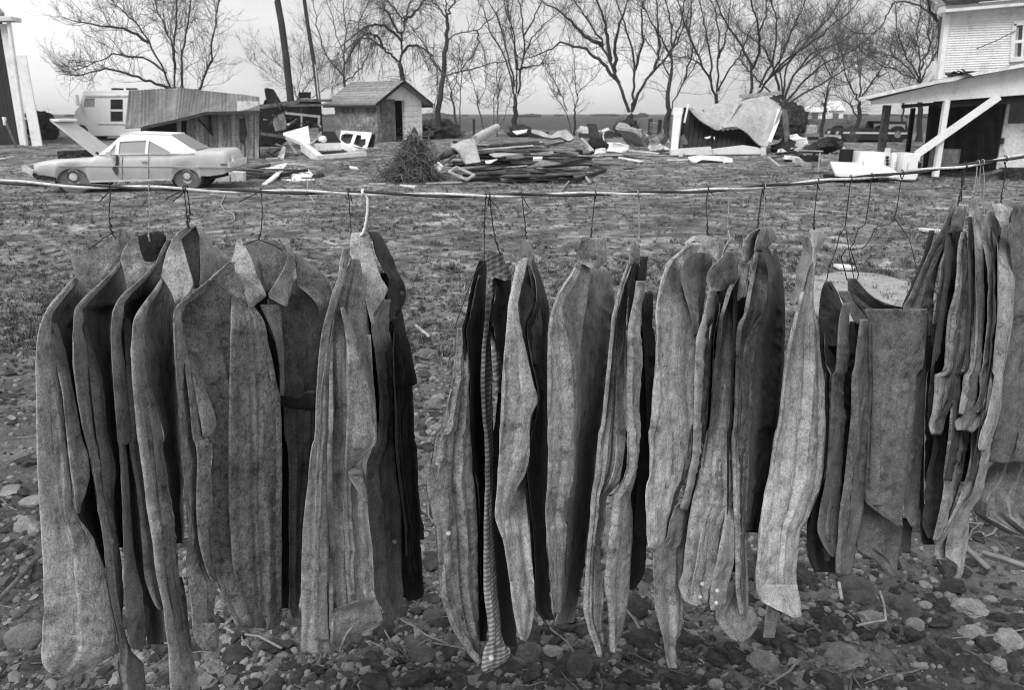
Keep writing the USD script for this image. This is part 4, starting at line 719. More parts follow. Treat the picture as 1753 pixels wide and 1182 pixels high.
# ================================================================ wrecked tent-like roof
def wrecked_roof():
    s = 5.138; Y = 31.0
    W = lambda x, y, d=0.0: at(1120 + x / s, 100 + y / s, Y + d)
    base = W(520, 860); base[2] = gz(base[0], base[1]); t = Thing('wrecked_roof', 'collapsed wall section and sagging tent-like pale roof with a white frame', 'wreck', base)
    xs = np.linspace(305, 1118, 60)
    top = pchip([305, 330, 480, 620, 750, 850, 950, 1040, 1118], [425, 432, 412, 380, 345, 330, 332, 365, 428], xs)
    bot = pchip([305, 400, 480, 560, 610, 700, 800, 900, 950, 1000, 1010, 1118], [436, 540, 590, 630, 612, 600, 640, 740, 772, 775, 740, 436], xs); bot = np.maximum(bot, top + 5)
    V = []
    for x, a, b in zip(xs, top, bot):
        for k, f in enumerate(np.linspace(0, 1, 16)):
            fold = -.5 * math.exp(-((x - (760 - 170 * f)) / 60) ** 2)
            V.append(W(x, a + (b - a) * f, 1.3 - 1.9 * f - fold * .5 + .12 * (meshkit.noise(np.array([x / 60, f * 4, 0]), 5) - .5)))
    V = np.array(V); n_ = len(V); i = (np.arange(59)[:, None] * 16 + np.arange(15)[None]).ravel(); f = tri(np.stack([i, i + 1, i + 17, i + 16], 1))
    e = [np.arange(60) * 16, np.arange(60) * 16 + 15]
    v = np.vstack([V, V + [0, .04, -.03]]); ff = [f, f[:, ::-1] + n_] + [tri(np.stack([q[:-1], q[1:], q[1:] + n_, q[:-1] + n_], 1)) for q in e]
    mm = trimesh.Trimesh(v, np.vstack(ff), process=False); mm.fix_normals(); t.part('sagging_roof', (np.array(mm.vertices), np.array(mm.faces)), 'tarp', smooth=60)
    t.part('roof_seam', [beam(W(760, 352, .95), W(610, 605, -.35), .14, .04, up=(0, -1, .5))], 'pale_wood'); t.part('seam_shadow', [beam(W(425, 455, .8), W(560, 615, -.3), .05, .04)], 'old_wood')
    t.part('ridge_batten', [beam(W(750, 335, 1.2), W(1115, 300, 1.4), .1, .14)], 'pale_wood'); t.part('ridge_shade', [slab([W(1010, 345, 1.35), W(1112, 318, 1.4), W(1112, 400, 1.35)], .06, (0, 1, 0))], 'dark_wood')
    t.part('white_upright', [slab([W(178, 432, -.6), W(250, 430, -.6), W(205, 800, -.9), W(145, 850, -.9)], .12, (0, 1, 0)), slab([W(165, 440, -.62), W(215, 432, -.62), W(205, 480, -.62), W(165, 500, -.62)], .1, (0, 1, 0))], 'white_paint'); t.part('thin_strip', [beam(W(300, 402, -.3), W(264, 565, -.5), .07, .03, up=(0, 1, 0))], 'white_paint')
    t.part('white_sill', [slab([W(145, 800, -.95), W(500, 778, -.95), W(505, 800, -.95), W(512, 846, -.95), W(145, 852, -.95)], .25, (0, 1, 0)), slab([W(513, 800, -.9), W(800, 765, -.9), W(900, 780, -.9), W(950, 800, -.9), W(945, 842, -.9), W(513, 846, -.9)], .3, (0, 1, 0))], 'white_paint')
    t.part('right_trim', [slab([W(1088, 438, -.2), W(1125, 462, -.2), W(1098, 560, -.5), W(1030, 735, -.8), W(998, 730, -.8), W(1050, 600, -.55)], .06, (0, 1, 0))], 'white_paint'); t.part('side_flap', [slab([W(1115, 440, .1), W(1170, 450, .4), W(1195, 700, .2), W(1150, 745, .0)], .05, (0, 1, 0))], 'old_wood')
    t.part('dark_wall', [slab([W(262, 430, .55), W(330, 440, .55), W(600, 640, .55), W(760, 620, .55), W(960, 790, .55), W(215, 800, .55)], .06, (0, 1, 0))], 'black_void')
    for k in range(13):
        x = 300 + k * 42; y = np.interp(x, [300, 400, 560, 700, 800, 900], [450, 552, 640, 625, 660, 750]); t.part('wall_board', [beam(W(x - 30, 790, -.35), W(x, y, .35), .16, .03, up=(0, 1, 0))], 'barn_dark')
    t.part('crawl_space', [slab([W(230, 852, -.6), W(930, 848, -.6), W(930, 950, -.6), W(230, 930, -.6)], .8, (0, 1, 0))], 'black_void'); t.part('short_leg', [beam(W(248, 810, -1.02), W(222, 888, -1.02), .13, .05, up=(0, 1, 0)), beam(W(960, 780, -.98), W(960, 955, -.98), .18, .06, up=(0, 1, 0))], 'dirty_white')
    t.part('hanging_rag', [slab([W(230, 690, -.3), W(262, 665, -.3), W(300, 740, -.3), W(280, 785, -.3), W(225, 785, -.3)], .04, (0, 1, 0))], 'old_wood'); t.part('glint', [slab([W(440, 695, -.55), W(470, 688, -.55), W(500, 680, -.55), W(490, 702, -.55), W(455, 708, -.55)], .02, (0, 1, 0)), slab([W(520, 690, -.55), W(535, 690, -.55), W(530, 720, -.55)], .02, (0, 1, 0))], 'white_paint')
    W2 = lambda x, y, d=0.0: at(1120 + x / s, 100 + y / s, 27.5 + d)
    xs = np.linspace(0, 1, 14); P = []
    for u_ in xs:
        for b in np.linspace(0, 1, 5):
            x = 300 + 390 * u_; yt = np.interp(x, [300, 400, 600, 690], [865, 850, 860, 880]); yb_ = np.interp(x, [300, 345, 420, 600, 640, 690], [885, 928, 890, 905, 955, 960]); P.append(W2(x, yt + (yb_ - yt) * b, .5 - .9 * b + .06 * math.sin(u_ * 9)))
    P = np.array(P); i = (np.arange(13)[:, None] * 5 + np.arange(4)[None]).ravel(); f = tri(np.stack([i, i + 1, i + 6, i + 5], 1)); v = np.vstack([P, P + [0, .03, -.03]]); q = [np.arange(14) * 5, np.arange(14) * 5 + 4, np.arange(5), 65 + np.arange(5)]
    mm = trimesh.Trimesh(v, np.vstack([f, f[:, ::-1] + 70] + [tri(np.stack([a[:-1], a[1:], a[1:] + 70, a[:-1] + 70], 1)) for a in q]), process=False); mm.fix_normals()
    single('crumpled_sheet', 'crumpled pale sheet metal lying in front of the wrecked roof', 'metal sheet', (np.array(mm.vertices), np.array(mm.faces)), 'dirty_white', smooth=50)
    p = [W2(340, 935, -.5), W2(325, 985, -.7), W2(285, 1050, -1.2), W2(220, 1105, -2), W2(180, 1140, -2.6)]
    for a in p: a[2] = max(a[2], gz(a[0], a[1]) + .02)
    single('loose_wire', 'pale loose wire trailing over the grass from the crumpled sheet', 'wire', tube(p, .012, 5), 'wire_pale', smooth=True)
wrecked_roof()

# ================================================================ pickup and other vehicle
def pickup():
    s = 3.581; Y = 37.0
    g_ = on_ground(1490, Y)
    W = lambda x, y, d=0.0: at(1400 + x / s, y / s, Y) + np.array([0, d, 0])
    zfix = g_[2] - W(300, 905)[2]
    Wz = lambda x, y, d=0.0: W(x, y, d) + np.array([0, 0, zfix])
    t = Thing('pickup_truck', 'dark pickup truck parked side on beyond the porch posts', 'pickup truck', g_)
    body = [(140, 880), (136, 850), (150, 826), (290, 820), (420, 822), (420, 836), (560, 838), (566, 880), (520, 890), (508, 872), (480, 862), (452, 872), (440, 892), (240, 892), (228, 868), (205, 862), (180, 870), (168, 888)]
    fl = [(a, -b) for a, b in body]; to = lambda u, w, d: np.array([Wz(a, -b, c) for a, b, c in zip(u, w, d)])
    t.part('body', holed(fl, [], 1.8, to), 'dark_wood'); t.part('side_trim', [beam(Wz(150, 846, -.02), Wz(555, 850, -.02), .03, .08)], 'hub_metal')
    cabp = [(380, 822), (395, 782), (545, 784), (556, 836)]; t.part('cab', holed([(a, -b) for a, b in cabp], [[(434, -826), (434, -792), (540, -792), (540, -826)]], .08, lambda u, w, d: to(u, w, d + .1)), 'dark_wood'); t.part('cab', holed([(a, -b) for a, b in cabp], [[(434, -826), (434, -792), (540, -792), (540, -826)]], .08, lambda u, w, d: to(u, w, d + 1.6)), 'dark_wood')
    t.part('cab_roof', [slab([Wz(395, 782, .1), Wz(545, 784, .1), Wz(545, 784, 1.65), Wz(395, 782, 1.65)], .05, (0, 0, 1))], 'dark_wood'); t.part('side_window', [slab([Wz(434, 826, .12), Wz(540, 826, .12), Wz(540, 792, .12), Wz(434, 792, .12)], .01, (0, 1, 0))], 'glass')
    t.part('headlight', [box(Wz(140, 848, .4), (.06, .3, .14)), box(Wz(140, 848, 1.4), (.06, .3, .14))], 'hub_metal'); t.part('bumper', [beam(Wz(134, 872, 0), Wz(134, 872, 1.8), .1, .14)], 'hub_metal')
    for cx in (204, 480):
        for d in (-.02, 1.6):
            c = Wz(cx, 884, d); R_ = .38; c[2] = g_[2] + R_ - .04; w_ = t.part('wheel', tube([c, c + [0, .22, 0]], R_, 18), 'dark_wood', smooth=35); t.part('rim', tube([c + [0, -.02, 0], c + [0, .02, 0]], R_ * .42, 12), 'old_wood', smooth=35, parent=w_)
    s5 = 5.138; g2 = on_ground(1398, 39); V = lambda x, y, d=0.0: at(1120 + x / s5, 100 + y / s5, 39) + np.array([0, d, 0]); z2 = g2[2] - V(1400, 748)[2]
    t = Thing('parked_trailer', 'low pale flat vehicle bed left of the pickup, behind the thin tree', 'trailer', g2); up_ = np.array([0, 0, z2])
    t.part('bed', [slab([V(1325, 690) + up_, V(1450, 690) + up_, V(1450, 722) + up_, V(1325, 722) + up_], 1.6, (0, 1, 0))], 'pale_wood'); t.part('load', [box(V(1410, 665, .8) + up_, (.5, .8, .5))], 'dirty_white'); t.part('chassis', [slab([V(1345, 722, .1) + up_, V(1450, 722, .1) + up_, V(1450, 746, .1) + up_, V(1345, 746, .1) + up_], 1.4, (0, 1, 0))], 'black_void')
pickup()

# ================================================================ heaps of wreckage, piece by piece
def boards(n, lab, group, box_px, Yr, seed, length, width, ang, mats, zlift, tilt=0.08, name='loose_board', thick=(0.02, 0.05), cat='board'):
    rg = np.random.default_rng(seed)
    for _ in range(n):
        px, Y = rg.uniform(*box_px), rg.uniform(*Yr); c = on_ground(px, Y); h = zlift(px, Y, rg); c[2] += h
        a = math.radians(rg.normal(ang[0], ang[1])); l = rg.uniform(*length); d = np.array([math.cos(a), math.sin(a) * 0.8, rg.normal() * tilt]); d = nrm(d)
        p, q = c - d * l / 2, c + d * l / 2
        for e in (p, q): e[2] = max(e[2], float(gz(e[0], e[1])) + .015)
        single(name, lab, cat, [beam(p, q, rg.uniform(*width), rg.uniform(*thick), roll=rg.normal() * .25)], mats[rg.integers(len(mats))], group=group)
LP_H = lambda x: np.interp(x, [740, 770, 830, 870, 930, 960, 1000], [0.1, .35, .75, .85, .8, .55, .1])
boards(62, 'weathered board stacked in the long lumber pile', 'boards of the lumber pile', (800, 985), (23.0, 26.5), 71, (.9, 3.2), (.1, .3), (4, 22), ('old_wood', 'old_wood', 'dark_wood', 'old_wood', 'pale_wood', 'wall_plank'), lambda x, Y, r: float(LP_H(x)) * r.random() ** 1.1 * 1.0)
boards(30, 'dark broken board low at the front of the lumber pile', 'dark boards at the front of the lumber pile', (800, 960), (21.0, 23.0), 72, (.8, 2.4), (.1, .28), (3, 13), ('dark_wood', 'old_wood', 'old_wood'), lambda x, Y, r: r.random() * .22)
def LPx(x, y, Y): return above(640 + x / 4.613, 180 + y / 4.613, Y)
single('plywood_sheet', 'wide pale plywood sheet lying on the front of the lumber pile', 'sheet', [slab([LPx(910, 385, 22.9), LPx(1180, 340, 23.8), LPx(1240, 372, 23.4), LPx(960, 408, 22.4)], .03, (0, 0, -1))], 'pale_wood')
single('plywood_sheet', 'pale split sheet at the bottom front of the lumber pile', 'sheet', [slab([LPx(1250, 475, 21.2), LPx(1330, 430, 21.9), LPx(1478, 460, 21.5), LPx(1200, 492, 20.9)], .03, (0, 0, -1))], 'old_wood')
single('pale_scrap', 'bright white scrap on top of the lumber pile', 'scrap', [slab([LPx(1095, 205, 25), LPx(1212, 190, 25.4), LPx(1205, 208, 25), LPx(1130, 228, 24.8)], .03, (0, .2, -1))], 'white_paint')
single('pale_scrap', 'bright white scrap halfway up the lumber pile', 'scrap', [slab([LPx(878, 440, 21.6), LPx(978, 425, 21.9), LPx(925, 455, 21.5), LPx(885, 458, 21.5)], .02, (0, .2, -1))], 'white_paint')
single('pale_scrap', 'small white block lying on the low front boards of the lumber pile', 'scrap', [slab([LPx(1258, 410, 22), LPx(1330, 405, 22.1), LPx(1330, 420, 22), LPx(1258, 424, 21.9)], .06, (0, .2, -1))], 'white_paint')
def bent_sheet():
    V = []; nu, nv = 18, 8
    T_ = [(590, 330), (640, 305), (700, 278), (760, 262), (800, 268)]; B_ = [(640, 338), (670, 370), (695, 420), (720, 465), (842, 448)]
    for a in np.linspace(0, 1, nu):
        for b in np.linspace(0, 1, nv):
            q = np.array([np.interp(a, np.linspace(0, 1, 5), [p[k] for p in T_]) * (1 - b) + np.interp(a, np.linspace(0, 1, 5), [p[k] for p in B_]) * b for k in (0, 1)]); V.append(LPx(q[0], q[1], 21.9 + .9 * (1 - b) - .25 * math.sin(a * 3)))
    V = np.array(V); n_ = nu * nv; i = (np.arange(nu - 1)[:, None] * nv + np.arange(nv - 1)[None]).ravel(); f = tri(np.stack([i, i + 1, i + nv + 1, i + nv], 1)); e = [np.arange(nu) * nv, np.arange(nu) * nv + nv - 1, np.arange(nv), n_ - nv + np.arange(nv)]
    mm = trimesh.Trimesh(np.vstack([V, V + [0, .05, -.05]]), np.vstack([f, f[:, ::-1] + n_] + [tri(np.stack([q[:-1], q[1:], q[1:] + n_, q[:-1] + n_], 1)) for q in e]), process=False); mm.fix_normals()
    single('bent_sheet', 'pale bent sheet of metal arching over the left end of the lumber pile', 'metal sheet', (np.array(mm.vertices), np.array(mm.faces)), 'tarp', smooth=60)
    single('rolled_carpet', 'pale rolled carpet sticking up from the lumber pile behind the bent sheet', 'carpet', tube([LPx(800, 278, 23.2), LPx(880, 225, 23.8), LPx(975, 172, 24.4)], [.14, .13, .10], 12), 'pale_wood', smooth=40)
    single('rolled_carpet', 'grey carpet roll under the bent sheet', 'carpet', tube([LPx(500, 405, 22.4), LPx(580, 380, 22.5), LPx(650, 355, 22.6)], [.13, .14, .12], 12), 'old_wood', smooth=40)
    single('window_sash', 'long dark window sash leaning under the bent sheet', 'window sash', [beam(LPx(470, 440, 22), LPx(600, 330, 22.6), .05, .06), beam(LPx(500, 500, 21.7), LPx(640, 400, 22.2), .05, .06), beam(LPx(470, 440, 22), LPx(500, 500, 21.7), .05, .06)], 'old_wood')
    for a, b, l in (((470, 475), (525, 520), 'pale wood end of the leaning sash'), ((505, 460), (540, 495), 'short pale stick beside the leaning sash')): single('broken_stick', l, 'stick', [beam(LPx(*a, 21.4), LPx(*b, 21.2), .06, .08)], 'white_paint')
    t = Thing('window_frame', 'empty white window frame lying on the grass before the lumber pile', 'window frame', LPx(695, 560, 20.4)); Q = [LPx(595, 525, 20.2), LPx(655, 490, 20.9), LPx(795, 552, 20.6), LPx(735, 590, 20.0)]
    for k in range(4): t.part('rail', [beam(Q[k], Q[(k + 1) % 4], .06, .05)], 'pale_wood')
    V = []; xs = np.linspace(1245, 1580, 22)
    for x in xs:
        yt = np.interp(x, [1245, 1330, 1400, 1450, 1520, 1580], [190, 205, 240, 205, 190, 250]); yb = np.interp(x, [1245, 1330, 1400, 1470, 1540, 1580], [215, 245, 262, 250, 285, 262])
        for b in np.linspace(0, 1, 5): V.append(LPx(x, yt + (yb - yt) * b, 25.2 + .7 * (1 - b) + .12 * math.sin(x / 17)))
    V = np.array(V); i = (np.arange(21)[:, None] * 5 + np.arange(4)[None]).ravel(); f = tri(np.stack([i, i + 1, i + 6, i + 5], 1)); n_ = len(V); e = [np.arange(22) * 5, np.arange(22) * 5 + 4, np.arange(5), n_ - 5 + np.arange(5)]
    mm = trimesh.Trimesh(np.vstack([V, V + [0, .05, -.05]]), np.vstack([f, f[:, ::-1] + n_] + [tri(np.stack([q[:-1], q[1:], q[1:] + n_, q[:-1] + n_], 1)) for q in e]), process=False); mm.fix_normals(); single('crumpled_rug', 'pale crumpled rug draped over the right end of the lumber pile', 'rug', (np.array(mm.vertices), np.array(mm.faces)), 'pale_wood', smooth=60)
    t = Thing('lumber_core', 'dark packed core of boards inside the lumber pile', 'lumber', on_ground(890, 25)); rg = np.random.default_rng(9)
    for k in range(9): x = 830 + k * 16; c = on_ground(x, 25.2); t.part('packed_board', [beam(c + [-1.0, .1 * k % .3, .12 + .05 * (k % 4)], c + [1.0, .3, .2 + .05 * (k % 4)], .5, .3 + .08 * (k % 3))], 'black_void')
    for a, b in (((1640, 262), (1735, 362)), ((1660, 300), (1712, 365))): single('broken_stick', 'thin pale stick propped at the right end of the lumber pile' + (', longer of the two' if a[0] == 1640 else ', shorter of the two'), 'stick', [beam(LPx(*a, 25.2), LPx(*b, 24.6), .06, .04)], 'pale_wood')
bent_sheet()
def wreck_left():
    P = lambda x, y, Y: above(440 + x / 5.909, 130 + y / 5.909, Y)
    P0 = lambda x, y, Y: at(440 + x / 5.909, 130 + y / 5.909, Y)
    rg = np.random.default_rng(21)
    t = Thing('burnt_wreck', 'tall black heap of broken framing between the plank wall and the block shed', 'wreck', on_ground(495, 33))
    t.part('upright_panel', [slab([P(72, 135, 33.5), P(92, 118, 33.5), P(160, 135, 33.6), P(245, 275, 33.4), P(100, 285, 33.4)], .12, (0, 1, 0))], 'black_void'); t.part('upright_panel', [slab([P(425, 165, 33.8), P(540, 160, 33.8), P(535, 225, 33.8), P(425, 225, 33.8)], .12, (0, 1, 0))], 'black_void')
    t.part('top_beam', [beam(P(25, 315, 33.2), P(420, 262, 33.4), .10, .14), beam(P(400, 240, 33.4), P(760, 250, 33.8), .1, .1), beam(P(300, 300, 33.3), P(740, 292, 33.6), .08, .08)], 'old_wood')
    t.part('dark_wall', [slab([P0(25, 290, 34.2), P0(330, 250, 34.2), P0(640, 235, 34.2), P0(655, 520, 34.2), P0(480, 520, 34.2), P0(20, 860, 34.2)], .15, (0, 1, 0))], 'black_void'); t.part('pale_rail', [beam(P(285, 375, 33.0), P(640, 412, 33.2), .06, .09), beam(P(450, 395, 33.05), P(452, 510, 33.05), .06, .06, up=(0, 1, 0)), beam(P(630, 400, 33.1), P(625, 500, 33.1), .08, .06, up=(0, 1, 0))], 'pale_wood')
    t.part('lower_rail', [beam(P(20, 580, 32.4), P(290, 620, 32.2), .06, .1)], 'old_wood')
    for k in range(34):
        x, y = rg.uniform(20, 650), rg.uniform(240, 820); y = min(y, 500 if x > 300 else 830); Y = rg.uniform(32.4, 34.0); a = rg.normal(0, .9); l = rg.uniform(30, 120)
        t.part('broken_board', [beam(P(x - l * math.cos(a) / 2, y - l * math.sin(a) / 2, Y), P(x + l * math.cos(a) / 2, y + l * math.sin(a) / 2, Y + rg.normal() * .3), rg.uniform(.06, .2), .04, roll=rg.normal() * .5)], ('dark_wood', 'dark_wood', 'old_wood', 'barn_dark')[rg.integers(4)])
    t.part('panel', [slab([P(160, 480, 33.1), P(165, 430, 33.1), P(270, 375, 33.1), P(298, 470, 33.1), P(295, 540, 33.1), P(185, 560, 33.1)], .05, (0, 1, 0))], 'old_wood'); t.part('pale_chip', [slab([P(300, 485, 33), P(345, 470, 33), P(350, 488, 33), P(310, 500, 33)], .03, (0, 1, 0)), slab([P(385, 245, 33.6), P(430, 238, 33.6), P(420, 265, 33.6)], .03, (0, 1, 0))], 'white_paint')
    def sheet(lab, pts, Ys, mat='white_paint', th=.05, name='scrap_sheet', cat='sheet', dr=(0, .6, -.8)): single(name, lab, cat, [slab([P(a, b, y) for (a, b), y in zip(pts, Ys)], th, nrm(dr))], mat)
    sheet('big white folded panel leaning behind the broken white frame', [(262, 575), (515, 505), (540, 680), (480, 690), (265, 600)], [30.6, 31.2, 30.4, 30.2, 30.5])
    sheet('grey board propped on the big white folded panel', [(515, 700), (650, 555), (655, 590), (545, 690)], [30.2, 31, 31, 30.2], 'pale_wood', name='loose_board', cat='board')
    t = Thing('broken_window_frame', 'large broken white window frame lying open before the block shed', 'frame', P(600, 820, 29.6))
    for (a, b, w, h, m_) in (((300, 625, 30.3), (470, 690, 30.0), .14, .10, 'white_paint'), ((470, 715, 29.9), (640, 850, 29.2), .22, .3, 'white_paint'), ((650, 838, 29.1), (1095, 800, 29.8), .2, .25, 'white_paint'), ((520, 720, 30.4), (860, 712, 30.8), .12, .26, 'dirty_white'), ((860, 700, 30.8), (1010, 770, 30.0), .14, .2, 'white_paint'), ((900, 785, 29.9), (1120, 740, 30.2), .1, .08, 'pale_wood')): t.part('rail', [beam(P(*a), P(*b), w, h)], m_)
    sheet('black tarpaper heap inside the broken white frame', [(560, 685), (660, 560), (780, 560), (860, 685)], [30.9, 31.6, 31.6, 31.0], 'black_void', .3, 'tarpaper_heap', 'tarpaper')
    single('metal_bowl', 'pale bowl shaped scrap on the black tarpaper', 'scrap', blob(P(665, 640, 30.7), (.16, .16, .13), 2, .2, 3), 'dirty_white', smooth=40)
    t = Thing('white_door', 'white panel door with dark openings leaning against the block shed', 'door', P(1000, 740, 32)); to = lambda u, w, d: np.array([P(a, -b, 31.6 + (740 + b) / 190 * .5 + c) for a, b, c in zip(u, w, d)])
    t.part('frame', holed([(850, -550), (1165, -570), (1110, -735), (860, -690), (835, -640)], [[(855, -600), (900, -575), (975, -590), (945, -680), (900, -690), (845, -640)], [(1010, -595), (1055, -600), (1052, -640), (1100, -635), (1098, -690), (1060, -725), (975, -690)]], .05, to), 'white_paint'); t.part('dark_panel', [slab([P(840, 590, 32.2), P(1130, 590, 32.2), P(1090, 735, 32.0), P(850, 690, 32.0)], .03, (0, 1, 0))], 'old_wood'); t.part('side_edge', [slab([P(1168, 585, 32.2), P(1195, 590, 32.3), P(1180, 720, 32.0), P(1115, 722, 31.9)], .05, (0, 1, 0))], 'black_void')
    sheet('crumpled white paper sheet standing left of the broken frame', [(90, 835), (200, 828), (280, 850), (305, 885), (270, 935), (85, 960)], [29.2, 29.4, 29.3, 29, 28.8, 28.7], 'dirty_white', .04); sheet('narrow white strip leaning above the crumpled paper sheet', [(205, 825), (262, 705), (290, 720), (268, 838)], [29.5, 30, 30, 29.5], 'dirty_white', .04)
    single('broken_stick', 'pale stick leaning under the big white folded panel', 'stick', [beam(P(310, 655, 30.1), P(395, 790, 29.6), .1, .05)], 'pale_wood')
    sheet('crumpled white sheet at the right end of the scrap pile behind the coupe', [(350, 1005), (425, 935), (470, 960), (520, 940), (575, 1010), (578, 1055), (350, 1065)], [22.8, 23.4, 23.2, 23.3, 22.8, 22.4, 22.4], 'white_paint', .05); sheet('flat white sheet in the middle of the scrap pile behind the coupe', [(195, 1005), (260, 990), (350, 1030), (340, 1065), (190, 1040)], [23, 23.2, 22.8, 22.5, 22.6], 'white_paint', .04)
    single('lath', 'white lath lying slantwise across the scrap pile behind the coupe', 'lath', [beam(P(75, 1105, 22.3), P(245, 965, 23.0), .13, .05)], 'white_paint'); single('lath', 'long white lath along the top of the scrap pile behind the coupe', 'lath', [beam(P(-130, 975, 23.6), P(110, 962, 23.8), .08, .05)], 'white_paint')
    for a, b, l in (((-420, 1055), (-260, 1045), 'crushed white box behind the rear wheel of the coupe'), ((-250, 1040), (-120, 1048), 'white carton right of the crushed box behind the coupe')): p, q = P(*a, 21.2), P(*b, 21.3); single('white_box', l, 'box', [box((p + q) / 2 + [0, 0, .05], (abs(q[0] - p[0]), .35, .28), .1, .08)], 'dirty_white')
    boards(16, 'dark thin board in the scrap pile behind the coupe', 'dark boards of the scrap pile', (415, 500), (22.0, 23.6), 73, (.5, 1.5), (.05, .16), (10, 16), ('dark_wood', 'old_wood', 'dark_wood'), lambda x, Y, r: r.random() * .2)
    single('dark_can', 'dark tipped can with a pale lid right of the scrap pile', 'can', tube([P(585, 1035, 22.6), P(650, 1010, 22.8)], .1, 10), 'dark_wood', smooth=40)
    single('loose_wire', 'pale wire hooked down over the clothesline near the white hook', 'wire', tube([at(527, 309, 9.0), at(526, 322, 8.9), at(531, 335, 8.8), at(539, 348, 8.7)], .006, 5), 'wire_pale', smooth=True)
    p = gp(606, 290); single('paper_scrap', 'small pale paper scrap on the grass right of the scrap pile', 'paper', [box(p + [0, 0, .04], (.25, .2, .04), .5, .2, .3)], 'white_paint')
wreck_left()
def crumple(c, size, seed):
    rg = np.random.default_rng(seed); m = trimesh.creation.box([1, 1, 1]); m = m.subdivide().subdivide(); v = np.array(m.vertices)
    v = v * np.asarray(size) * 1.6; sh = rg.normal(size=(3, 3)) * .22; v = v @ (np.eye(3) + sh); v = v + (np.stack([meshkit.fbm(v * 2.4 / max(size) * .5 + seed + 9 * k, 2, seed + k) for k in range(3)], 1) - .5) * np.asarray(size) * 1.1
    a = rg.uniform(0, 3); R_ = trimesh.transformations.euler_matrix(rg.normal() * .25, rg.normal() * .25, a)[:3, :3]
    return v @ R_.T + np.asarray(c), np.array(m.faces)
def rg_(k): return float(np.random.default_rng(500 + k).normal())
def junk_right():
    s = 5.138; P = lambda x, y, Y: above(1120 + x / s, 100 + y / s, Y); rg = np.random.default_rng(33)
    specs = [(1225, 735, 32, .5, 'dirty_white', 'crumpled pale carton at the top of the junk right of the wrecked roof'), (1320, 790, 31, .5, 'tarp', 'pale rumpled mattress piece in the junk right of the wrecked roof'), (1270, 830, 30, .45, 'tarp', 'grey slumped sack in the middle of the junk'), (1130, 828, 30, .4, 'white_paint', 'white enamel basin in the junk by the frame corner'), (1428, 790, 32, .32, 'white_paint', 'round white lump at the right end of the junk'), (1190, 888, 28, .45, 'dirty_white', 'flat pale cloth at the front of the junk'), (1300, 890, 28, .25, 'white_paint', 'small bright paper in front of the junk'),
             (1350, 840, 30, .5, 'dark_wood', 'dark bucket shaped scrap in the junk'), (1360, 900, 28, .45, 'black_void', 'black scrap at the front of the junk'), (1150, 790, 31, .6, 'dark_wood', 'dark heap beside the frame corner of the wrecked roof'), (1310, 950, 26.5, .4, 'pale_wood', 'pale crate piece nearest the camera in the junk'), (1475, 830, 31, .8, 'dead_core', 'dark tangled scrap right of the white lump'), (1640, 800, 34, .3, 'white_paint', 'white scrap on the grass behind the freezer shell')]
    for k, (x, y, Y, r_, m_, lab) in enumerate(specs):
        c = P(x, y, Y); c[2] = max(c[2], float(gz(c[0], c[1])) + r_ * .2); single('junk_item', lab, 'junk', crumple(c, (r_ * rg.uniform(.6, .95), r_ * .6, r_ * rg.uniform(.22, .42)), 80 + k), m_)
    single('broken_stick', 'pale pole lying slantwise at the corner of the wrecked roof', 'stick', [beam(P(1005, 870, 29.5), P(1100, 955, 28.4), .08, .06)], 'pale_wood')
    for a, b, l in (((1440, 900), (1440, 1000), 'left thin pale stake before the junk'), ((1528, 930), (1528, 1000), 'right thin pale stake before the junk')):
        q = P(*b, 26.2); q[2] = float(gz(q[0], q[1])); p = q + [0, 0, .55]; single('stake', l, 'stake', [beam(q, p, .035, .035, up=(0, 1, 0))], 'pale_wood')
    boards(14, 'thin broken board among the junk right of the wrecked roof', 'boards among the right hand junk', (1325, 1400), (27.5, 31), 74, (.4, 1.1), (.05, .15), (0, 60), ('old_wood', 'dark_wood', 'pale_wood'), lambda x, Y, r: r.random() * .3)
    boards(12, 'short broken board scattered between the lumber pile and the wrecked roof', 'boards scattered in the yard centre', (1005, 1135), (27, 37), 75, (.4, 1.4), (.08, .2), (0, 40), ('pale_wood', 'old_wood', 'dirty_white'), lambda x, Y, r: r.random() * .15)
    K = lambda x, y, Y: above(1000 + x / 9.85, 180 + y / 9.85, Y)
    for k, (x, y, Y, r_, m_, lab) in enumerate([(352, 425, 38, .3, 'white_paint', 'small white scrap on a bent wire in the yard centre'), (525, 715, 29.5, .42, 'white_paint', 'white box flap standing in the yard centre'), (262, 780, 27, .36, 'white_paint', 'white scrap at the right tip of the lumber pile'), (1325, 575, 34, .4, 'white_paint', 'white rag left of the white frame upright'), (1270, 730, 31, .42, 'dirty_white', 'pale rag low in front of the white frame upright'), (1230, 600, 33.5, .75, 'tarp', 'grey curled carpet left of the white frame upright'), (200, 560, 33, .6, 'dark_wood', 'dark overturned tub behind the lumber pile'), (210, 700, 29, .6, 'black_void', 'black scrap heap right of the lumber pile'), (880, 560, 35, .8, 'pale_wood', 'pale heap of boards in front of the slatted crate'), (1000, 525, 36, .35, 'pale_wood', 'pale block in front of the slatted crate'), (90, 440, 38, .6, 'pale_wood', 'pale rubble mound behind the lumber pile')]):
        c = K(x, y, Y); c[2] = max(c[2], float(gz(c[0], c[1])) + r_ * .15); single('junk_item', lab, 'junk', crumple(c, (r_ * .8, r_ * .6, r_ * .3), 120 + k), m_)
    single('loose_wire', 'bent pale pipe standing up in the yard centre', 'pipe', tube([K(420, 710, 30), K(340, 620, 30.5), K(320, 520, 31), K(335, 440, 31.4)], .03, 6), 'pale_wood', smooth=True)
junk_right()
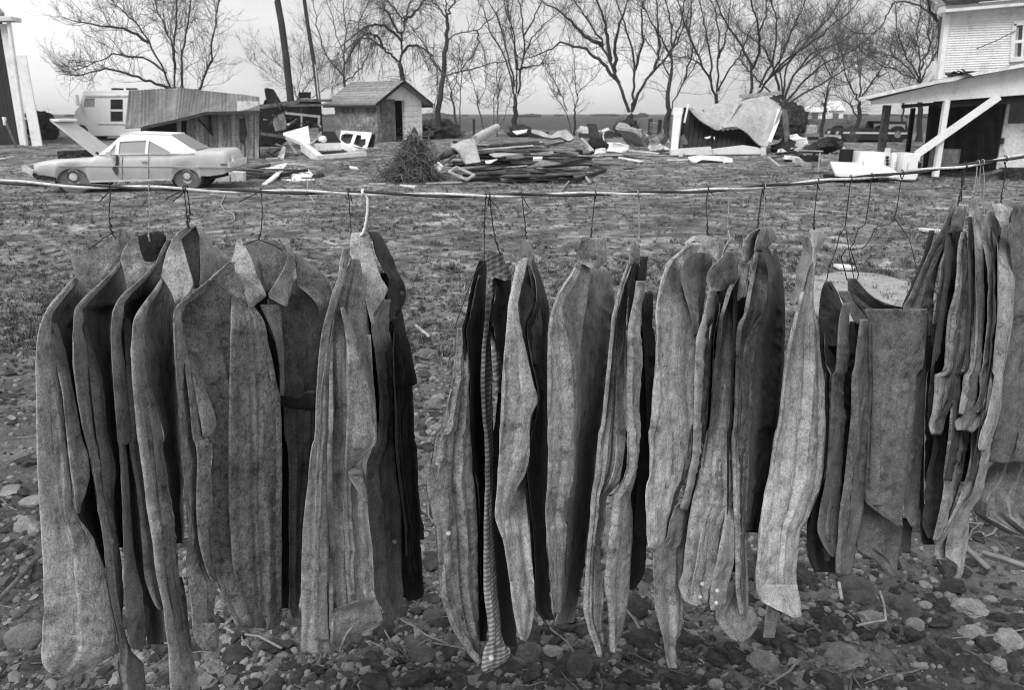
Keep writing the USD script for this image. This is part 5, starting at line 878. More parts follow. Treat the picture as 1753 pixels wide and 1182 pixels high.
for k, (x, y, w, m_, lab) in enumerate([(470, 330, 26, 'dirty_white', 'small flat pale scrap below the scrap pile, just over the line'), (646, 318, 30, 'pale_wood', 'pale broken lath on the grass left of the root heap'), (690, 300, 22, 'old_wood', 'grey chip at the left foot of the root heap'), (760, 316, 60, 'pale_wood', 'pale straw-like splinters before the fallen window frame'), (815, 322, 70, 'old_wood', 'grey splintered lath below the lumber pile'), (872, 300, 40, 'dark_wood', 'dark broken board in front of the lumber pile'), (1120, 268, 40, 'pale_wood', 'pale lath before the white frame upright'), (1160, 276, 34, 'dirty_white', 'white splinter beside the foot of the white frame'), (1080, 290, 26, 'old_wood', 'grey chip on the empty grass left of the wrecked roof'), (1290, 300, 30, 'old_wood', 'grey lath on the grass below the wrecked roof'), (1395, 296, 40, 'pale_wood', 'long pale board on the grass left of the freezer shell'), (60, 290, 30, 'old_wood', 'grey chip on the ground before the coupe'), (0, 274, 14, 'white_paint', 'white scrap at the left edge before the barn'), (90, 268, 44, 'old_wood', 'flat grey board behind the front of the coupe')]):
    p = gp(x, y); z = np.linalg.norm(p - EYE); l = w * z / FPX; a = rg_(k); single('scattered_scrap', lab, 'scrap', [beam(p + [-l / 2, -.1 * a, .03], p + [l / 2, .15 * a, .06], .10 + .05 * a, .03, roll=.2 * a)], m_)

# ================================================================ clothes line, hangers and garments
def LY(px): return 1.37 + 0.25 * np.asarray(px, float) / 1753 + 0.0 * np.asarray(px, float)
CROPS = {'A': (40, 360, 2.813), 'B': (40, 760, 2.80), 'C': (280, 360, 2.815), 'D': (280, 760, 2.80), 'E': (720, 320, 2.6875), 'F': (720, 740, 2.675),
         'G': (1080, 320, 2.686), 'H': (1080, 740, 2.675), 'I': (1360, 260, 2.687), 'J': (1360, 640, 2.181)}
def R(*groups):
    """measured rows (y, x left, x right), scaled from the enlargement they were measured in"""
    out = []
    for tag, rows in groups:
        ox, oy, s = CROPS[tag]
        out += [(oy + y / s, ox + a / s, ox + b / s) for y, a, b in rows]
    return out
def Hz(tag, rows):
    ox, oy, s = CROPS[tag]
    return [(ox + x / s, oy + a / s, oy + b / s) for x, a, b in rows]
_sid = [0]
COVER = np.zeros((1182, 1753), bool)   # what the garments hide of the ground: no stones are wasted behind them
def cloth_panel(rows, dl, dr, folds=2.0, amp=0.010, bulge=0.012, thick=0.018, horizontal=False, wrinkle=0.0045, creases=(), edge=1.4, res=4.2, top=0.0, crisp=False):
    """A hanging piece of cloth: a closed, folded sheath whose edges follow the measured rows, dl and dr metres behind (+) or before (-) the line, (top, bottom)."""
    _sid[0] += 1; sd = _sid[0] * 17 + 5
    rg = np.random.default_rng(sd); folds = folds * rg.uniform(0.55, 0.8)
    rows = sorted(rows); q = np.array(rows, float)
    span = q[-1, 0] - q[0, 0]; nt = int(np.clip(span / res, 7, 190)); wmax = float((q[:, 2] - q[:, 1]).max()); nu = int(np.clip(wmax / 2.3, 9, 90))
    t = np.linspace(0, 1, nt); m = q[0, 0] + t * span
    lo, hi = (np.interp(m, q[:, 0], q[:, 1]), np.interp(m, q[:, 0], q[:, 2])) if crisp else (pchip(q[:, 0], q[:, 1], m), pchip(q[:, 0], q[:, 2], m))
    wob = lambda s_, k: edge * 1.3 * (meshkit.fbm(np.stack([m / 26.0, np.full(nt, s_), np.zeros(nt)], -1), 3, sd + k) - 0.5)
    lo = lo + wob(0.3, 1); hi = np.maximum(hi + wob(0.7, 2), lo + 0.8)
    for mm_, l_, h_ in ([] if horizontal else zip(m, lo, hi)):
        COVER[max(0, int(mm_) - 3):int(mm_) + 4, max(0, int(l_)):max(0, int(h_))] = True
    u = np.linspace(0, 1, nu); U, T = np.meshgrid(u, t)
    uu = 0.5 - 0.5 * np.cos(np.pi * U); uu = 0.45 * U + 0.55 * uu
    cross = lo[:, None] + (hi - lo)[:, None] * uu; run = np.repeat(m[:, None], nu, 1)
    px, py = (run, cross) if horizontal else (cross, run)
    ends = lambda d: pchip([a for a, _ in d], [b for _, b in d], t) if np.ndim(d) == 2 else np.interp(t, [0, 1], d) if np.ndim(d) else np.full(nt, float(d))
    dL, dR = ends(dl), ends(dr)
    Y = LY(px) + dL[:, None] + (dR - dL)[:, None] * uu
    P = at(px, py, Y)
    du, dt = np.gradient(P, axis=1), np.gradient(P, axis=0)
    N = np.cross(du, dt); N /= np.maximum(np.linalg.norm(N, axis=2, keepdims=True), 1e-9)
    N = np.where((N * (P - EYE)).sum(2, keepdims=True) > 0, -N, N)
    width = np.linalg.norm(P[:, -1] - P[:, 0], axis=1)
    ns = lambda a, b, k, o=3: meshkit.fbm(np.stack([a, b, np.full_like(a, 0.41 + k)], -1), o, sd + k) - 0.5
    edge_r = np.minimum(1, 22.0 * np.minimum(uu, 1 - uu) * np.clip(width / 0.05, 0.5, 3.0)[:, None])
    dome = np.sqrt(np.clip(1 - (1 - edge_r) ** 2, 0, 1)); arch = np.sqrt(np.clip(1 - (2 * uu - 1) ** 2, 0, 1))
    env = 0.30 + 0.70 * sstep(0.0, 0.5, T) if not horizontal else np.full_like(T, 0.6)
    ph = rg.uniform(0, 3)
    w = folds * uu + ph + 0.8 * ns(T * 2.0, U * 1.0, 3) + 0.22 * ns(T * 8, U * 3, 4)
    fr = w - np.floor(w)
    if rg.random() < 0.35: fr = 1 - fr
    cut = np.clip(0.0035 * folds / np.maximum(width, 0.01), 0.03, 0.2)[:, None]; pleat = np.where(fr < 1 - cut, (fr / (1 - cut)) ** 1.7, (1 - fr) / cut) - 0.35
    w2 = folds * 2.1 * uu + ph * 2 + 1.3 * ns(T * 2.6, U * 1.6, 5)
    soft2 = np.abs(np.sin(np.pi * w2)) ** 0.7 - 0.6
    a_t = np.clip(0.5 + 2.4 * np.abs(ns(T * 2.6, U * 0.7, 6) + 0.08), 0, 1.5)
    wr = (meshkit.fbm(P * np.array([17, 17, 6]) + sd, 4, sd) - 0.5) * 2
    diag = P @ np.array([[0.8, 0, 0.6], [0, 1, 0], [-0.6, 0, 0.8]])
    sharp = lambda q, k: np.clip(1 - np.abs(meshkit.fbm(q + sd, 3, sd + k) - 0.5) * 9.0, 0, 1) ** 1.5
    mask = np.clip((meshkit.fbm(P * np.array([9, 9, 5]) + sd, 2, sd + 21) - 0.42) * 5, 0, 1)
    ridge = sharp(diag * np.array([13, 13, 30]), 9) * mask
    ridge2 = sharp(P * np.array([30, 30, 4.5]), 12) * np.clip((meshkit.fbm(P * np.array([12, 12, 3]) + sd, 2, sd + 23) - 0.38) * 5, 0, 1)
    fine = (meshkit.fbm(P * np.array([120, 120, 70]), 2, sd + 3) - 0.5) * 2
    crease = 0
    for cu, depth in creases:
        crease = crease - depth * np.exp(-((uu - cu - 0.05 * ns(T * 2.5, U * 0, 8)) / 0.018) ** 2) + 0.45 * depth * np.exp(-((uu - cu - 0.05) / 0.035) ** 2)
    size = np.clip(width / 0.06, 0.3, 1.0)[:, None]
    h = 0.30 * bulge * (0.35 * dome + 0.65 * arch) + np.minimum(1, dome * 1.3) * size * (1.1 * amp * env * a_t * (pleat + 0.45 * soft2) + crease) + 0.32 * wrinkle * wr * np.minimum(1, 0.35 + dome) + size * (0.0036 * ridge - 0.0024 * env * ridge2) + 0.0007 * fine
    if not horizontal and top: P = P + (P - EYE) * (1.2 * top * (1 - sstep(0, min(0.4, 100.0 / span), T)))[..., None]
    front = P + N * h[..., None]
    cap = np.minimum(1, np.minimum(T, 1 - T) * nt / 3.0)
    V = (P - EYE) / np.linalg.norm(P - EYE, axis=2, keepdims=True)
    fadeh = np.minimum(1, np.minimum(uu, 1 - uu) * 12 + 0.15)[..., None]; front = P + N * h[..., None] * fadeh + (1 - fadeh) * (-V) * h[..., None]
    back = P + V * (thick * (0.12 + 0.88 * dome * cap) + 0.002 - np.minimum(h, 0))[..., None]
    v = np.concatenate([front.reshape(-1, 3), back.reshape(-1, 3)]); o = nt * nu
    i = (np.arange(nt - 1)[:, None] * nu + np.arange(nu - 1)[None]).ravel()
    f = [np.stack([i, i + 1, i + nu + 1, i + nu], 1), np.stack([i, i + nu, i + nu + 1, i + 1], 1) + o]
    j = np.arange(nu - 1); e = (nt - 1) * nu
    f.append(np.stack([j, j + o, j + 1 + o, j + 1], 1)); f.append(np.stack([e + j, e + j + 1, e + j + 1 + o, e + j + o], 1))
    k = np.arange(nt - 1) * nu
    f.append(np.stack([k, k + nu, k + nu + o, k + o], 1)); k = k + nu - 1
    f.append(np.stack([k, k + o, k + nu + o, k + nu], 1))
    f = tri(np.vstack(f))
    a, b, c = front[nt // 2, nu // 2], front[nt // 2, nu // 2 + 1], front[nt // 2 + 1, nu // 2]
    n0 = np.cross(b - a, front[nt // 2 + 1, nu // 2 + 1] - a)
    if n0 @ (EYE - a) < 0: f = f[:, ::-1]
    return v, f
GARMENTS = []
class Garment(Thing):
    def __init__(self, name, label, cat, px, py, mat, group=None):
        GARMENTS.append(self); self.k = 0; self.flat = any(q in label for q in ('facing the camera', 'one long pointed collar', 'broad pale jacket', 'pale long jacket', 'black short'))
        super().__init__(name, label, cat, at(px, py, float(LY(px))), group); self.mat = mat
    def p(self, name, rows, dl, dr, mat=None, label=None, **kw):
        if name.startswith(('sleeve', 'front', 'right_front', 'cuff_fold')): kw.setdefault('top', 0.0 if np.ndim(dl) == 2 else 0.05)
        if name.startswith(('collar', 'hem', 'cuff')): kw['bulge'] = kw.get('bulge', .01) * .45; kw['thick'] = .006; kw['crisp'] = True; kw.setdefault('edge', .5); kw['amp'] = kw.get('amp', .004) * 1.3
        if not kw.get('horizontal'): self.rows = getattr(self, 'rows', []) + [(rows, name)]
        if name == 'body_panel' and not self.flat: dl, dr = [(0, -.02), (0.2, NE + .045), (1, NE + .045)], .21; kw.update(amp=.006, wrinkle=.003, thick=.008)
        long_ = max(r[0] for r in rows) - min(r[0] for r in rows) > 220 and max(r[2] - r[1] for r in rows) > 34
        if long_ and not kw.get('horizontal') and (name in ('sleeve', 'trouser_leg', 'right_front') or (name == 'body_panel' and self.flat)) and self.k < 2:
            self.k += 1; self.fold(rows, dl, dr, len(GARMENTS) * 7 + self.k, right=(len(GARMENTS) + self.k) % 3 != 0)
        self.part(name, cloth_panel(rows, dl, dr, **kw), mat or self.mat, smooth=True, label=label); return self
    def fold(self, rows, dl, dr, seed, right=True, lift=.007, f=None):
        """a fold of the same cloth lying over part of a panel, its edge a crisp line"""
        rg = np.random.default_rng(seed); q = np.array(sorted(rows), float); a, b = q[0, 0], q[-1, 0]; m = np.linspace(a + (b - a) * rg.uniform(.10, .22), b - (b - a) * rg.uniform(.03, .10), 16)
        lo, hi = pchip(q[:, 0], q[:, 1], m), pchip(q[:, 0], q[:, 2], m); t = (m - a) / (b - a)
        f0 = f if f is not None else rg.uniform(.38, .62); e = f0 + .10 * np.sin(t * rg.uniform(3, 6) + rg.uniform(0, 6)); grow = sstep(0, .25, (m - m[0]) / (m[-1] - m[0]))
        ends = lambda d: np.interp(t, [x for x, _ in d], [y for _, y in d]) if np.ndim(d) == 2 else np.interp(t, [0, 1], d) if np.ndim(d) else np.full(16, float(d))
        dL, dR = ends(dl), ends(dr)
        l, r = (lo + (hi - lo) * (1 - (1 - e) * np.maximum(grow, .08)), hi - 1.5) if right else (lo + 1.5, lo + (hi - lo) * e * np.maximum(grow, .08))
        fl, fr = (l - lo) / np.maximum(hi - lo, 1), (r - lo) / np.maximum(hi - lo, 1); d0 = dL + (dR - dL) * fl - lift; d1 = dL + (dR - dL) * fr - (.0025 if right else lift)
        if not right: d0 = dL - .0025
        tt = (m - m[0]) / (m[-1] - m[0])
        self.part('fold', cloth_panel([(y, u, w) for y, u, w in zip(m, l, np.maximum(r, l + 2))], list(zip(tt, d0)), list(zip(tt, d1)), folds=.8, amp=.004, bulge=.004, thick=.003, wrinkle=.003, edge=.8), self.mat, smooth=True)
    def side(self):
        """the side of the garment that is turned away: from the near shoulder straight back to the far one"""
        rows = max(self.rows, key=lambda r: max(q[0] for q in r[0]) - min(q[0] for q in r[0]))[0]
        q = np.array(sorted(rows)); m = np.linspace(q[0, 0] + 25, q[-1, 0] - 70, 24)
        lo, hi = pchip(q[:, 0], q[:, 1], m), pchip(q[:, 0], q[:, 2], m)
        back = 0.62 * np.minimum(1, np.linspace(0.25, 2.5, 24)); x1 = lo + (876.5 - lo) * 0.10 * back
        a = np.minimum(lo + 7, hi - 2); b = np.maximum(a + 3, np.minimum(x1, hi - 1))
        self.part('back_panel', cloth_panel([(y, l, r) for y, l, r in zip(m, a, b)], -0.13, 0.17, folds=1.6, amp=.001, bulge=.0, wrinkle=.0008, thick=.002, res=9, edge=.3), self.mat, smooth=True)
    def button(self, px, py, d, r=0.0045, name='button', mat='metal_button'):
        c = at(px, py, float(LY(px)) + d); n = nrm(EYE - c)
        a = [c - n * 0.002, c + n * 0.0015, c + n * 0.003]
        self.part(name, tube(a, [r, r, r * 0.55], 10), mat)

# ---- the twisted line
_lp = [(-260, 296), (-100, 305), (0, 311), (100, 317), (200, 320), (300, 323.5), (400, 327), (519, 329), (619, 331), (720, 333.5), (800, 335), (880, 334.5), (1019, 332), (1119, 330), (1223, 325.5), (1310, 319.5),
       (1399, 311), (1490, 302.5), (1579, 292), (1648, 284), (1686, 277.5), (1753, 267), (1860, 250), (2010, 226)]
_lx = np.linspace(-260, 2010, 900); _lyp = pchip([a for a, _ in _lp], [b for _, b in _lp], _lx)
_ax = at(_lx, _lyp, LY(_lx)); _s = np.concatenate([[0], np.cumsum(np.linalg.norm(np.diff(_ax, axis=0), axis=1))])
def line_point(px): return at(px, float(np.interp(px, _lx, _lyp)), float(LY(px)))
line = Thing('clothesline', 'twisted two strand clothesline of light and dark cable crossing the picture', 'clothesline', _ax[0])
for k, m_ in enumerate(('rope_light', 'rope_dark')):
    ph = 2 * np.pi * _s / 0.23 + np.pi * k + 1.1 * np.sin(_s * 3.1)
    off = np.stack([np.zeros_like(ph), np.cos(ph), np.sin(ph)], 1) * 0.0024
    line.part('strand', tube(_ax + off, 0.0026 if k == 0 else 0.0024, 8), m_, smooth=True)

# ---- wire hangers: hook over the line, twisted neck, arms inside the garment
def hanger(label, hook, arms=None, mat='wire_dark', rad=0.0010, tip=None, extra=(), name='wire_hanger', twist=True):
    """hook: measured points from the line down; arms: points (px, py, d) of the shoulder wire"""
    t = Thing(name, label, 'hanger', line_point(hook[0][0]))
    x0 = hook[0][0]; top = line_point(x0); Yl = float(LY(x0))
    pts = [at(a, b, Yl) for a, b in hook]
    q = np.linspace(0, 1, 26); s = np.linspace(0, 1, len(pts)); P = np.stack([pchip(s, np.array(pts)[:, k], q) for k in range(3)], 1) if len(pts) > 2 else np.array(pts)[0] + (np.array(pts)[-1] - np.array(pts)[0]) * q[:, None]
    over = [top + np.array([0, -0.006 * math.cos(a), 0.0062 * math.sin(a)]) for a in np.linspace(0.1, 2.9, 7)]
    bend = [top + np.array([0.001, -0.0065, -0.003])]
    end = top + np.array([0.004, 0.007, -0.02])
    if tip is not None: end = at(tip[0], tip[1], Yl + 0.012)
    hk = np.vstack([P[::-1][:-1], bend, over, [(over[-1] + end) / 2 + np.array([0, 0.003, 0])], [end]])
    jit = 0.0012 * (meshkit.noise(np.stack([np.arange(len(hk)) * 0.7, np.full(len(hk), x0), np.zeros(len(hk))], -1), 3) - 0.5); hk = hk + jit[:, None] * np.array([1, 0.4, 0])
    t.part('hook', tube(hk, rad, 6), mat, smooth=True)
    neck = P[-1]
    if twist:
        a = np.linspace(0, 1, 30); st = P[17] + (neck - P[17]) * a[:, None]; w = a * 14
        t.part('twisted_neck', tube(st + 0.0017 * np.stack([np.cos(w), np.sin(w), 0 * w], 1), rad * 0.9, 5), mat, smooth=True)
    if arms:
        pa = [at(a, b, float(LY(a)) + d) for a, b, d in arms]; k = np.linspace(0, 1, 24); s = np.linspace(0, 1, len(pa))
        t.part('arm', tube(np.stack([np.interp(k, s, np.array(pa)[:, c]) for c in range(3)], 1), rad, 6), mat, smooth=True)
    for e in extra:
        pa = [at(a, b, float(LY(a)) + d) for a, b, d in e]
        t.part('bent_wire', tube(np.array(pa), rad * 0.85, 6), mat, smooth=True)
    return t
HG = 'wire hanger hooked over the clothesline, '
def arms(near, top, far=None, d=0.19): return [(near[0], near[1], -d), (top[0], top[1], 0.0)] + ([(far[0], far[1], d)] if far else [])
hanger(HG + 'holding the pale speckled shirt at far left', [(189, 321), (188, 345), (187, 372), (192, 400)], [(150, 428, -.04), (165, 418, -.03), (176, 408, 0), (192, 400, 0.0), (210, 425, .1)], tip=(171, 346))
hanger(HG + 'holding the second shirt from the left', [(256, 322), (256, 360), (255, 414)], mat='wire_pale', tip=(227, 346))
hanger(HG + 'thickly twisted, holding the third shirt from left', [(315, 324), (318, 350), (321, 388)], tip=(285, 340))
hanger(HG + 'holding the shirt with the round open collar', [(319, 325), (324, 350), (322, 392)], tip=(295, 346))
hanger(HG + 'holding the wide stained shirt that faces the camera', [(447, 328), (449, 364), (446, 400), (442, 410)], [(412, 421, .0), (423, 417, -.01), (442, 410, 0), (470, 420, .04), (482, 428, .06)], tip=(409, 346))
hanger(HG + 'thin and dark, left of the white hook', [(597, 330), (599, 370), (601, 402), (598, 425)], tip=(603, 348), twist=False, rad=.001)
hanger('white plastic coated hanger hook holding the pointed collar denim shirt', [(621, 330), (629, 345), (627, 375), (623, 394), (617, 403)], mat='wire_white', rad=0.0027, tip=(617, 352), twist=False, name='coated_hanger')
hanger(HG + 'its bare shoulder wire left of the plaid shirt', [(832, 336), (830, 360), (829, 407)], [(778, 562, -.15), (784, 545, -.14), (800, 500, -.1), (812, 468, -.06), (829, 450, -.01), (829, 407, 0)], tip=(853, 357))
hanger(HG + 'leaning right into the plaid collar', [(838, 335), (842, 370), (846, 400), (857, 438)], rad=.0012, tip=(836, 352))
hanger(HG + 'holding the narrow pale shirt right of the plaid one', [(893, 335), (895, 350), (899, 387), (901, 410)], tip=(905, 356))
hanger(HG + 'holding the shirt with the notched buttoned collar', [(1019, 332), (1016, 360), (1013, 387), (1012, 410)], tip=(1021, 345))
hanger('pale wire hanger with a split double hook on the clothesline', [(1091, 331), (1092, 345), (1094, 400), (1094, 425)], mat='wire_pale', tip=(1100, 356), extra=[[(1098, 331, 0), (1095, 352, 0), (1095, 390, 0)]])
hanger(HG + 'holding the broad pale shirt with the worn shoulder', [(1212, 327), (1209, 350), (1211, 380), (1211, 402)], tip=(1222, 335))
hanger('thin pale wire hanger looping out over a folded collar', [(1249, 324), (1247, 360), (1246, 393)], [(1233, 447, -.03), (1240, 425, -.025), (1250, 408, -.01), (1246, 393, 0), (1247, 409, .0), (1236, 440, .02)], mat='wire_pale', rad=.0011, tip=(1262, 331), twist=False)
hanger(HG + 'thick, at the two touching collars', [(1306, 321), (1302, 345), (1299, 370), (1297, 396)], rad=.0013, tip=(1311, 342))
hanger('thin pale wire hanger behind the thick dark one, in the frayed collar', [(1309, 320), (1309, 350), (1308, 390)], mat='wire_pale', rad=.0009, tip=(1325, 331), twist=False)
hanger(HG + 'holding the bright narrow shirt with folded cuff', [(1400, 312), (1398, 335), (1394, 365), (1393, 395)], tip=(1403, 325))
hanger(HG + 'kinked twice, holding dark trousers', [(1456, 307), (1452, 345), (1447, 386), (1437, 403), (1432, 425), (1418, 465), (1415, 486)], [(1412, 500, -.03), (1416, 482, 0), (1430, 505, .04)], tip=(1445, 317), twist=False, extra=[[(1448, 392, 0), (1452, 420, .01), (1459, 462, .02), (1462, 478, .02)]])
hanger(HG + 'kinked, middle of the three bent hooks', [(1492, 302), (1488, 340), (1481, 383), (1469, 393), (1463, 415)], [(1463, 415, 0), (1455, 425, .01), (1470, 470, .02), (1465, 485, .02)], twist=False, tip=(1490, 312))
hanger(HG + 'with the widest step bend, holding folded trousers', [(1544, 296), (1537, 345), (1531, 375), (1522, 384), (1502, 388), (1488, 413), (1475, 425), (1448, 427)], [(1448, 427, 0), (1440, 440, .02), (1450, 480, .03)], twist=False, tip=(1543, 306), extra=[[(1533, 376, 0), (1557, 410, 0), (1568, 455, -.02), (1606, 505, -.1), (1604, 520, -.1), (1602, 533, -.1), (1580, 533, -.1), (1540, 531, -.06), (1500, 515, -.02)]])
hanger(HG + 'thick, first of the right hand jacket cluster', [(1652, 284), (1649, 310), (1644, 331), (1638, 360)], rad=.0013, tip=(1646, 345))
hanger('pale doubled wire hanger in the right hand cluster of jackets', [(1674, 280), (1669, 315), (1665, 340)], mat='wire_pale', tip=(1676, 327))
hanger('pale thin wire hanger beside the doubled one in the right hand cluster', [(1682, 278), (1685, 310), (1684, 340), (1685, 368)], mat='wire_pale', rad=.001, tip=(1678, 345), twist=False)
hanger(HG + 'holding the jacket with the bright turned collar', [(1721, 273), (1719, 310), (1715, 330), (1714, 352)], tip=(1723, 288))

# ---- garments from left to right
cloth('speckled_cotton', 0.336, 0.35, 0.63, 34.0, 0.7); cloth('grey_cotton', 0.188, 0.4, 0.60, 9.0); cloth('mid_cotton', 0.240, 0.4, 0.60, 11.0); cloth('stained_cotton', 0.216, 0.5, 0.53, 8.0, 0.45)
cloth('denim', 0.224, 0.35, 0.62, 12.0, 0.5); cloth('dark_cotton', 0.022, 0.4, 0.7, 9.0); cloth('pale_cotton', 0.352, 0.42, 0.58, 8.0, 0.45); cloth('pale_twill', 0.276, 0.4, 0.57, 10.0, 0.5)
cloth('bright_cotton', 0.35, 0.3, 0.62, 9.0, 0.55); cloth('dark_twill', 0.048, 0.45, 0.6, 9.0); cloth('wool', 0.128, 0.35, 0.62, 14.0); cloth('light_collar', 0.29, 0.3, 0.62, 16.0, 0.6); cloth('inner_dark', 0.016, 0.4, 0.62, 9.0)  # near-black cloths paint in the shade between garments; twill is also real dark cloth
usdkit.material(stage, L('plaid'), {'tc': ('texture_coordinate', {}), 'w1': ('wave_texture', {'wave_type': 'bands', 'bands_direction': 'z', 'scale': 34.0, 'distortion': 1.5, 'detail': 3.0}), 'w2': ('wave_texture', {'wave_type': 'bands', 'bands_direction': 'x', 'scale': 26.0, 'distortion': 1.0}),
    'r1': ('rgb_ramp', {'ramp': [(0.35, g3(0.15)), (0.9, g3(0.32))]}), 'r2': ('rgb_ramp', {'ramp': [(0.3, g3(0.8)), (0.85, g3(1.15))]}), 'm': ('mix_color', {'blend_type': 'multiply', 'fac': 1.0, 'use_clamp': False}),
    'n': ('noise_texture', {'scale': 20.0, 'detail': 6.0}), 'nr': ('rgb_ramp', {'ramp': [(0.3, g3(0.55)), (0.7, g3(1.25))]}), 'm2': ('mix_color', {'blend_type': 'multiply', 'fac': 1.0, 'use_clamp': False}), 'p': ('principled_bsdf', {'roughness': 0.95, 'specular_ior_level': 0.08})},
    [('tc.object', 'w1.vector'), ('tc.object', 'w2.vector'), ('w1.fac', 'r1.fac'), ('w2.fac', 'r2.fac'), ('r1.color', 'm.a'), ('r2.color', 'm.b'), ('tc.object', 'n.vector'), ('n.fac', 'nr.fac'), ('m.result', 'm2.a'), ('nr.color', 'm2.b'), ('m2.result', 'p.base_color')], surface='p.BSDF')

NE = -0.19     # near shoulders hang about this far in front of the line, far ones as much behind
g = Garment('hanging_shirt', 'pale speckled long shirt with torn collar, leftmost on the line', 'shirt', 175, 430, 'speckled_cotton')
g.p('sleeve', R(('A', [(322, 243, 251), (360, 208, 226), (400, 172, 201), (450, 130, 166), (490, 105, 132), (520, 92, 126), (560, 80, 125), (650, 63, 138), (700, 60, 147), (800, 58, 168), (900, 60, 186), (1000, 62, 198), (1110, 64, 207)]), ('B', [(100, 66, 222), (200, 72, 232), (300, 76, 242), (360, 80, 270), (410, 84, 302), (440, 86, 330), (520, 90, 362), (600, 94, 388), (700, 97, 408), (800, 100, 425), (860, 92, 436), (950, 88, 444), (1000, 86, 440), (1050, 90, 375), (1085, 108, 300), (1106, 135, 235)])), [(0, -.03), (0.12, NE), (1, NE)], [(0, .0), (0.12, NE + .04), (1, NE + .05)], folds=1.3, amp=.006, bulge=.02)
g.p('sleeve_fold', R(('A', [(545, 128, 150), (650, 140, 190), (700, 148, 205), (800, 170, 225), (900, 188, 245), (1000, 200, 262), (1110, 210, 285)]), ('B', [(60, 218, 312), (150, 228, 318), (220, 240, 300), (280, 246, 280), (335, 252, 262)])), NE + .02, NE + .05, folds=1.0, amp=.006)
g.p('body_panel', R(('A', [(322, 243, 258), (360, 210, 300), (390, 185, 325), (450, 135, 345), (500, 105, 350), (560, 88, 350), (700, 110, 340), (900, 150, 335), (1110, 200, 345)]), ('B', [(150, 240, 380), (330, 250, 420), (430, 300, 430), (600, 380, 440)])), (NE + .12, NE + .06), .10, mat='grey_cotton', folds=2.5, amp=.012)
g.p('collar', Hz('A', [(190, 178, 190), (222, 185, 205), (250, 208, 322), (300, 200, 370), (340, 190, 385), (400, 150, 300), (440, 110, 255), (468, 86, 240)]), (-.05, .04), (-.07, .03), horizontal=True, folds=1, amp=.004, bulge=-.006)
g.p('collar', R(('A', [(85, 466, 480), (110, 470, 510), (150, 470, 535), (200, 466, 515), (240, 464, 490)])), .03, .07, folds=.5, amp=.003)

g = Garment('hanging_shirt', 'plain grey shirt with a long hanging sleeve, second from the left', 'shirt', 255, 415, 'grey_cotton')
g.p('sleeve', R(('A', [(248, 462, 470), (300, 418, 431), (350, 368, 389), (400, 312, 345), (450, 265, 303), (480, 246, 279), (520, 241, 287), (560, 239, 280), (640, 235, 298), (700, 235, 308), (850, 250, 325), (1000, 274, 345), (1100, 296, 355)]), ('B', [(0, 302, 360), (100, 324, 368), (200, 341, 380), (300, 353, 400), (400, 373, 440), (500, 386, 460), (600, 394, 472), (700, 405, 476), (800, 425, 474), (900, 446, 482), (950, 456, 500), (1000, 462, 515), (1060, 452, 577), (1182, 468, 586), (1240, 475, 580)])), [(0, -.03), (0.13, NE), (1, NE)], [(0, .0), (0.13, NE + .04), (1, NE + .05)], folds=1.4, amp=.008, bulge=.016)
g.p('sleeve_fold', R(('A', [(560, 285, 298), (640, 300, 330), (720, 312, 352), (800, 318, 376), (950, 335, 396), (1110, 355, 408)]), ('B', [(0, 358, 410), (60, 365, 432), (150, 372, 445), (220, 378, 436), (320, 396, 430), (420, 420, 440)])), NE + .02, NE + .05, folds=1.2, amp=.007)
g.p('body_panel', R(('A', [(248, 462, 478), (300, 420, 492), (350, 370, 502), (400, 312, 505), (450, 265, 500), (490, 246, 440), (600, 252, 440), (700, 300, 440), (900, 360, 450), (1110, 400, 470)]), ('B', [(0, 405, 470), (300, 430, 480), (500, 455, 485)])), (NE + .14, NE + .05), .08, folds=2.2, amp=.01)
g.p('collar', R(('A', [(128, 525, 548), (160, 500, 556), (200, 475, 566), (240, 467, 580), (290, 480, 592), (330, 490, 565), (390, 500, 520)])), (-.02, -.05), (.0, -.04), folds=.4, amp=.002, bulge=.008, mat='mid_cotton')
g.p('collar', Hz('A', [(535, 128, 200), (560, 122, 235), (600, 108, 250), (640, 100, 245), (670, 102, 205), (687, 128, 180)]), .04, .05, horizontal=True, folds=.6, amp=.003, label='inside of the upright collar back', mat='dark_twill')

g = Garment('hanging_shirt', 'striped grey work shirt, third from the left and half hidden', 'shirt', 318, 392, 'grey_cotton')
g.p('sleeve', R(('A', [(258, 632, 640), (300, 590, 604), (350, 540, 562), (400, 480, 515), (450, 444, 479), (500, 427, 474), (600, 421, 466), (700, 424, 480), (850, 432, 498), (1000, 445, 518), (1110, 454, 528)]), ('B', [(0, 455, 478), (100, 464, 490), (200, 469, 494), (300, 473, 500), (400, 476, 510), (500, 478, 516), (620, 480, 542), (700, 483, 566), (800, 489, 576), (900, 498, 581), (950, 505, 578), (990, 530, 556)])), [(0, -.03), (0.14, NE), (1, NE)], [(0, .0), (0.14, NE + .04), (1, NE + .05)], folds=1.2, amp=.007, bulge=.015)
g.p('sleeve_fold', R(('A', [(520, 480, 500), (600, 485, 528), (750, 492, 540), (900, 505, 560), (1060, 515, 575)]), ('B', [(0, 505, 552), (100, 520, 572), (200, 540, 583), (300, 550, 602), (400, 560, 612), (500, 570, 624), (600, 576, 632), (640, 580, 642), (700, 598, 652), (760, 622, 662), (800, 650, 668)])), NE + .03, NE + .05, folds=1.1, amp=.007)
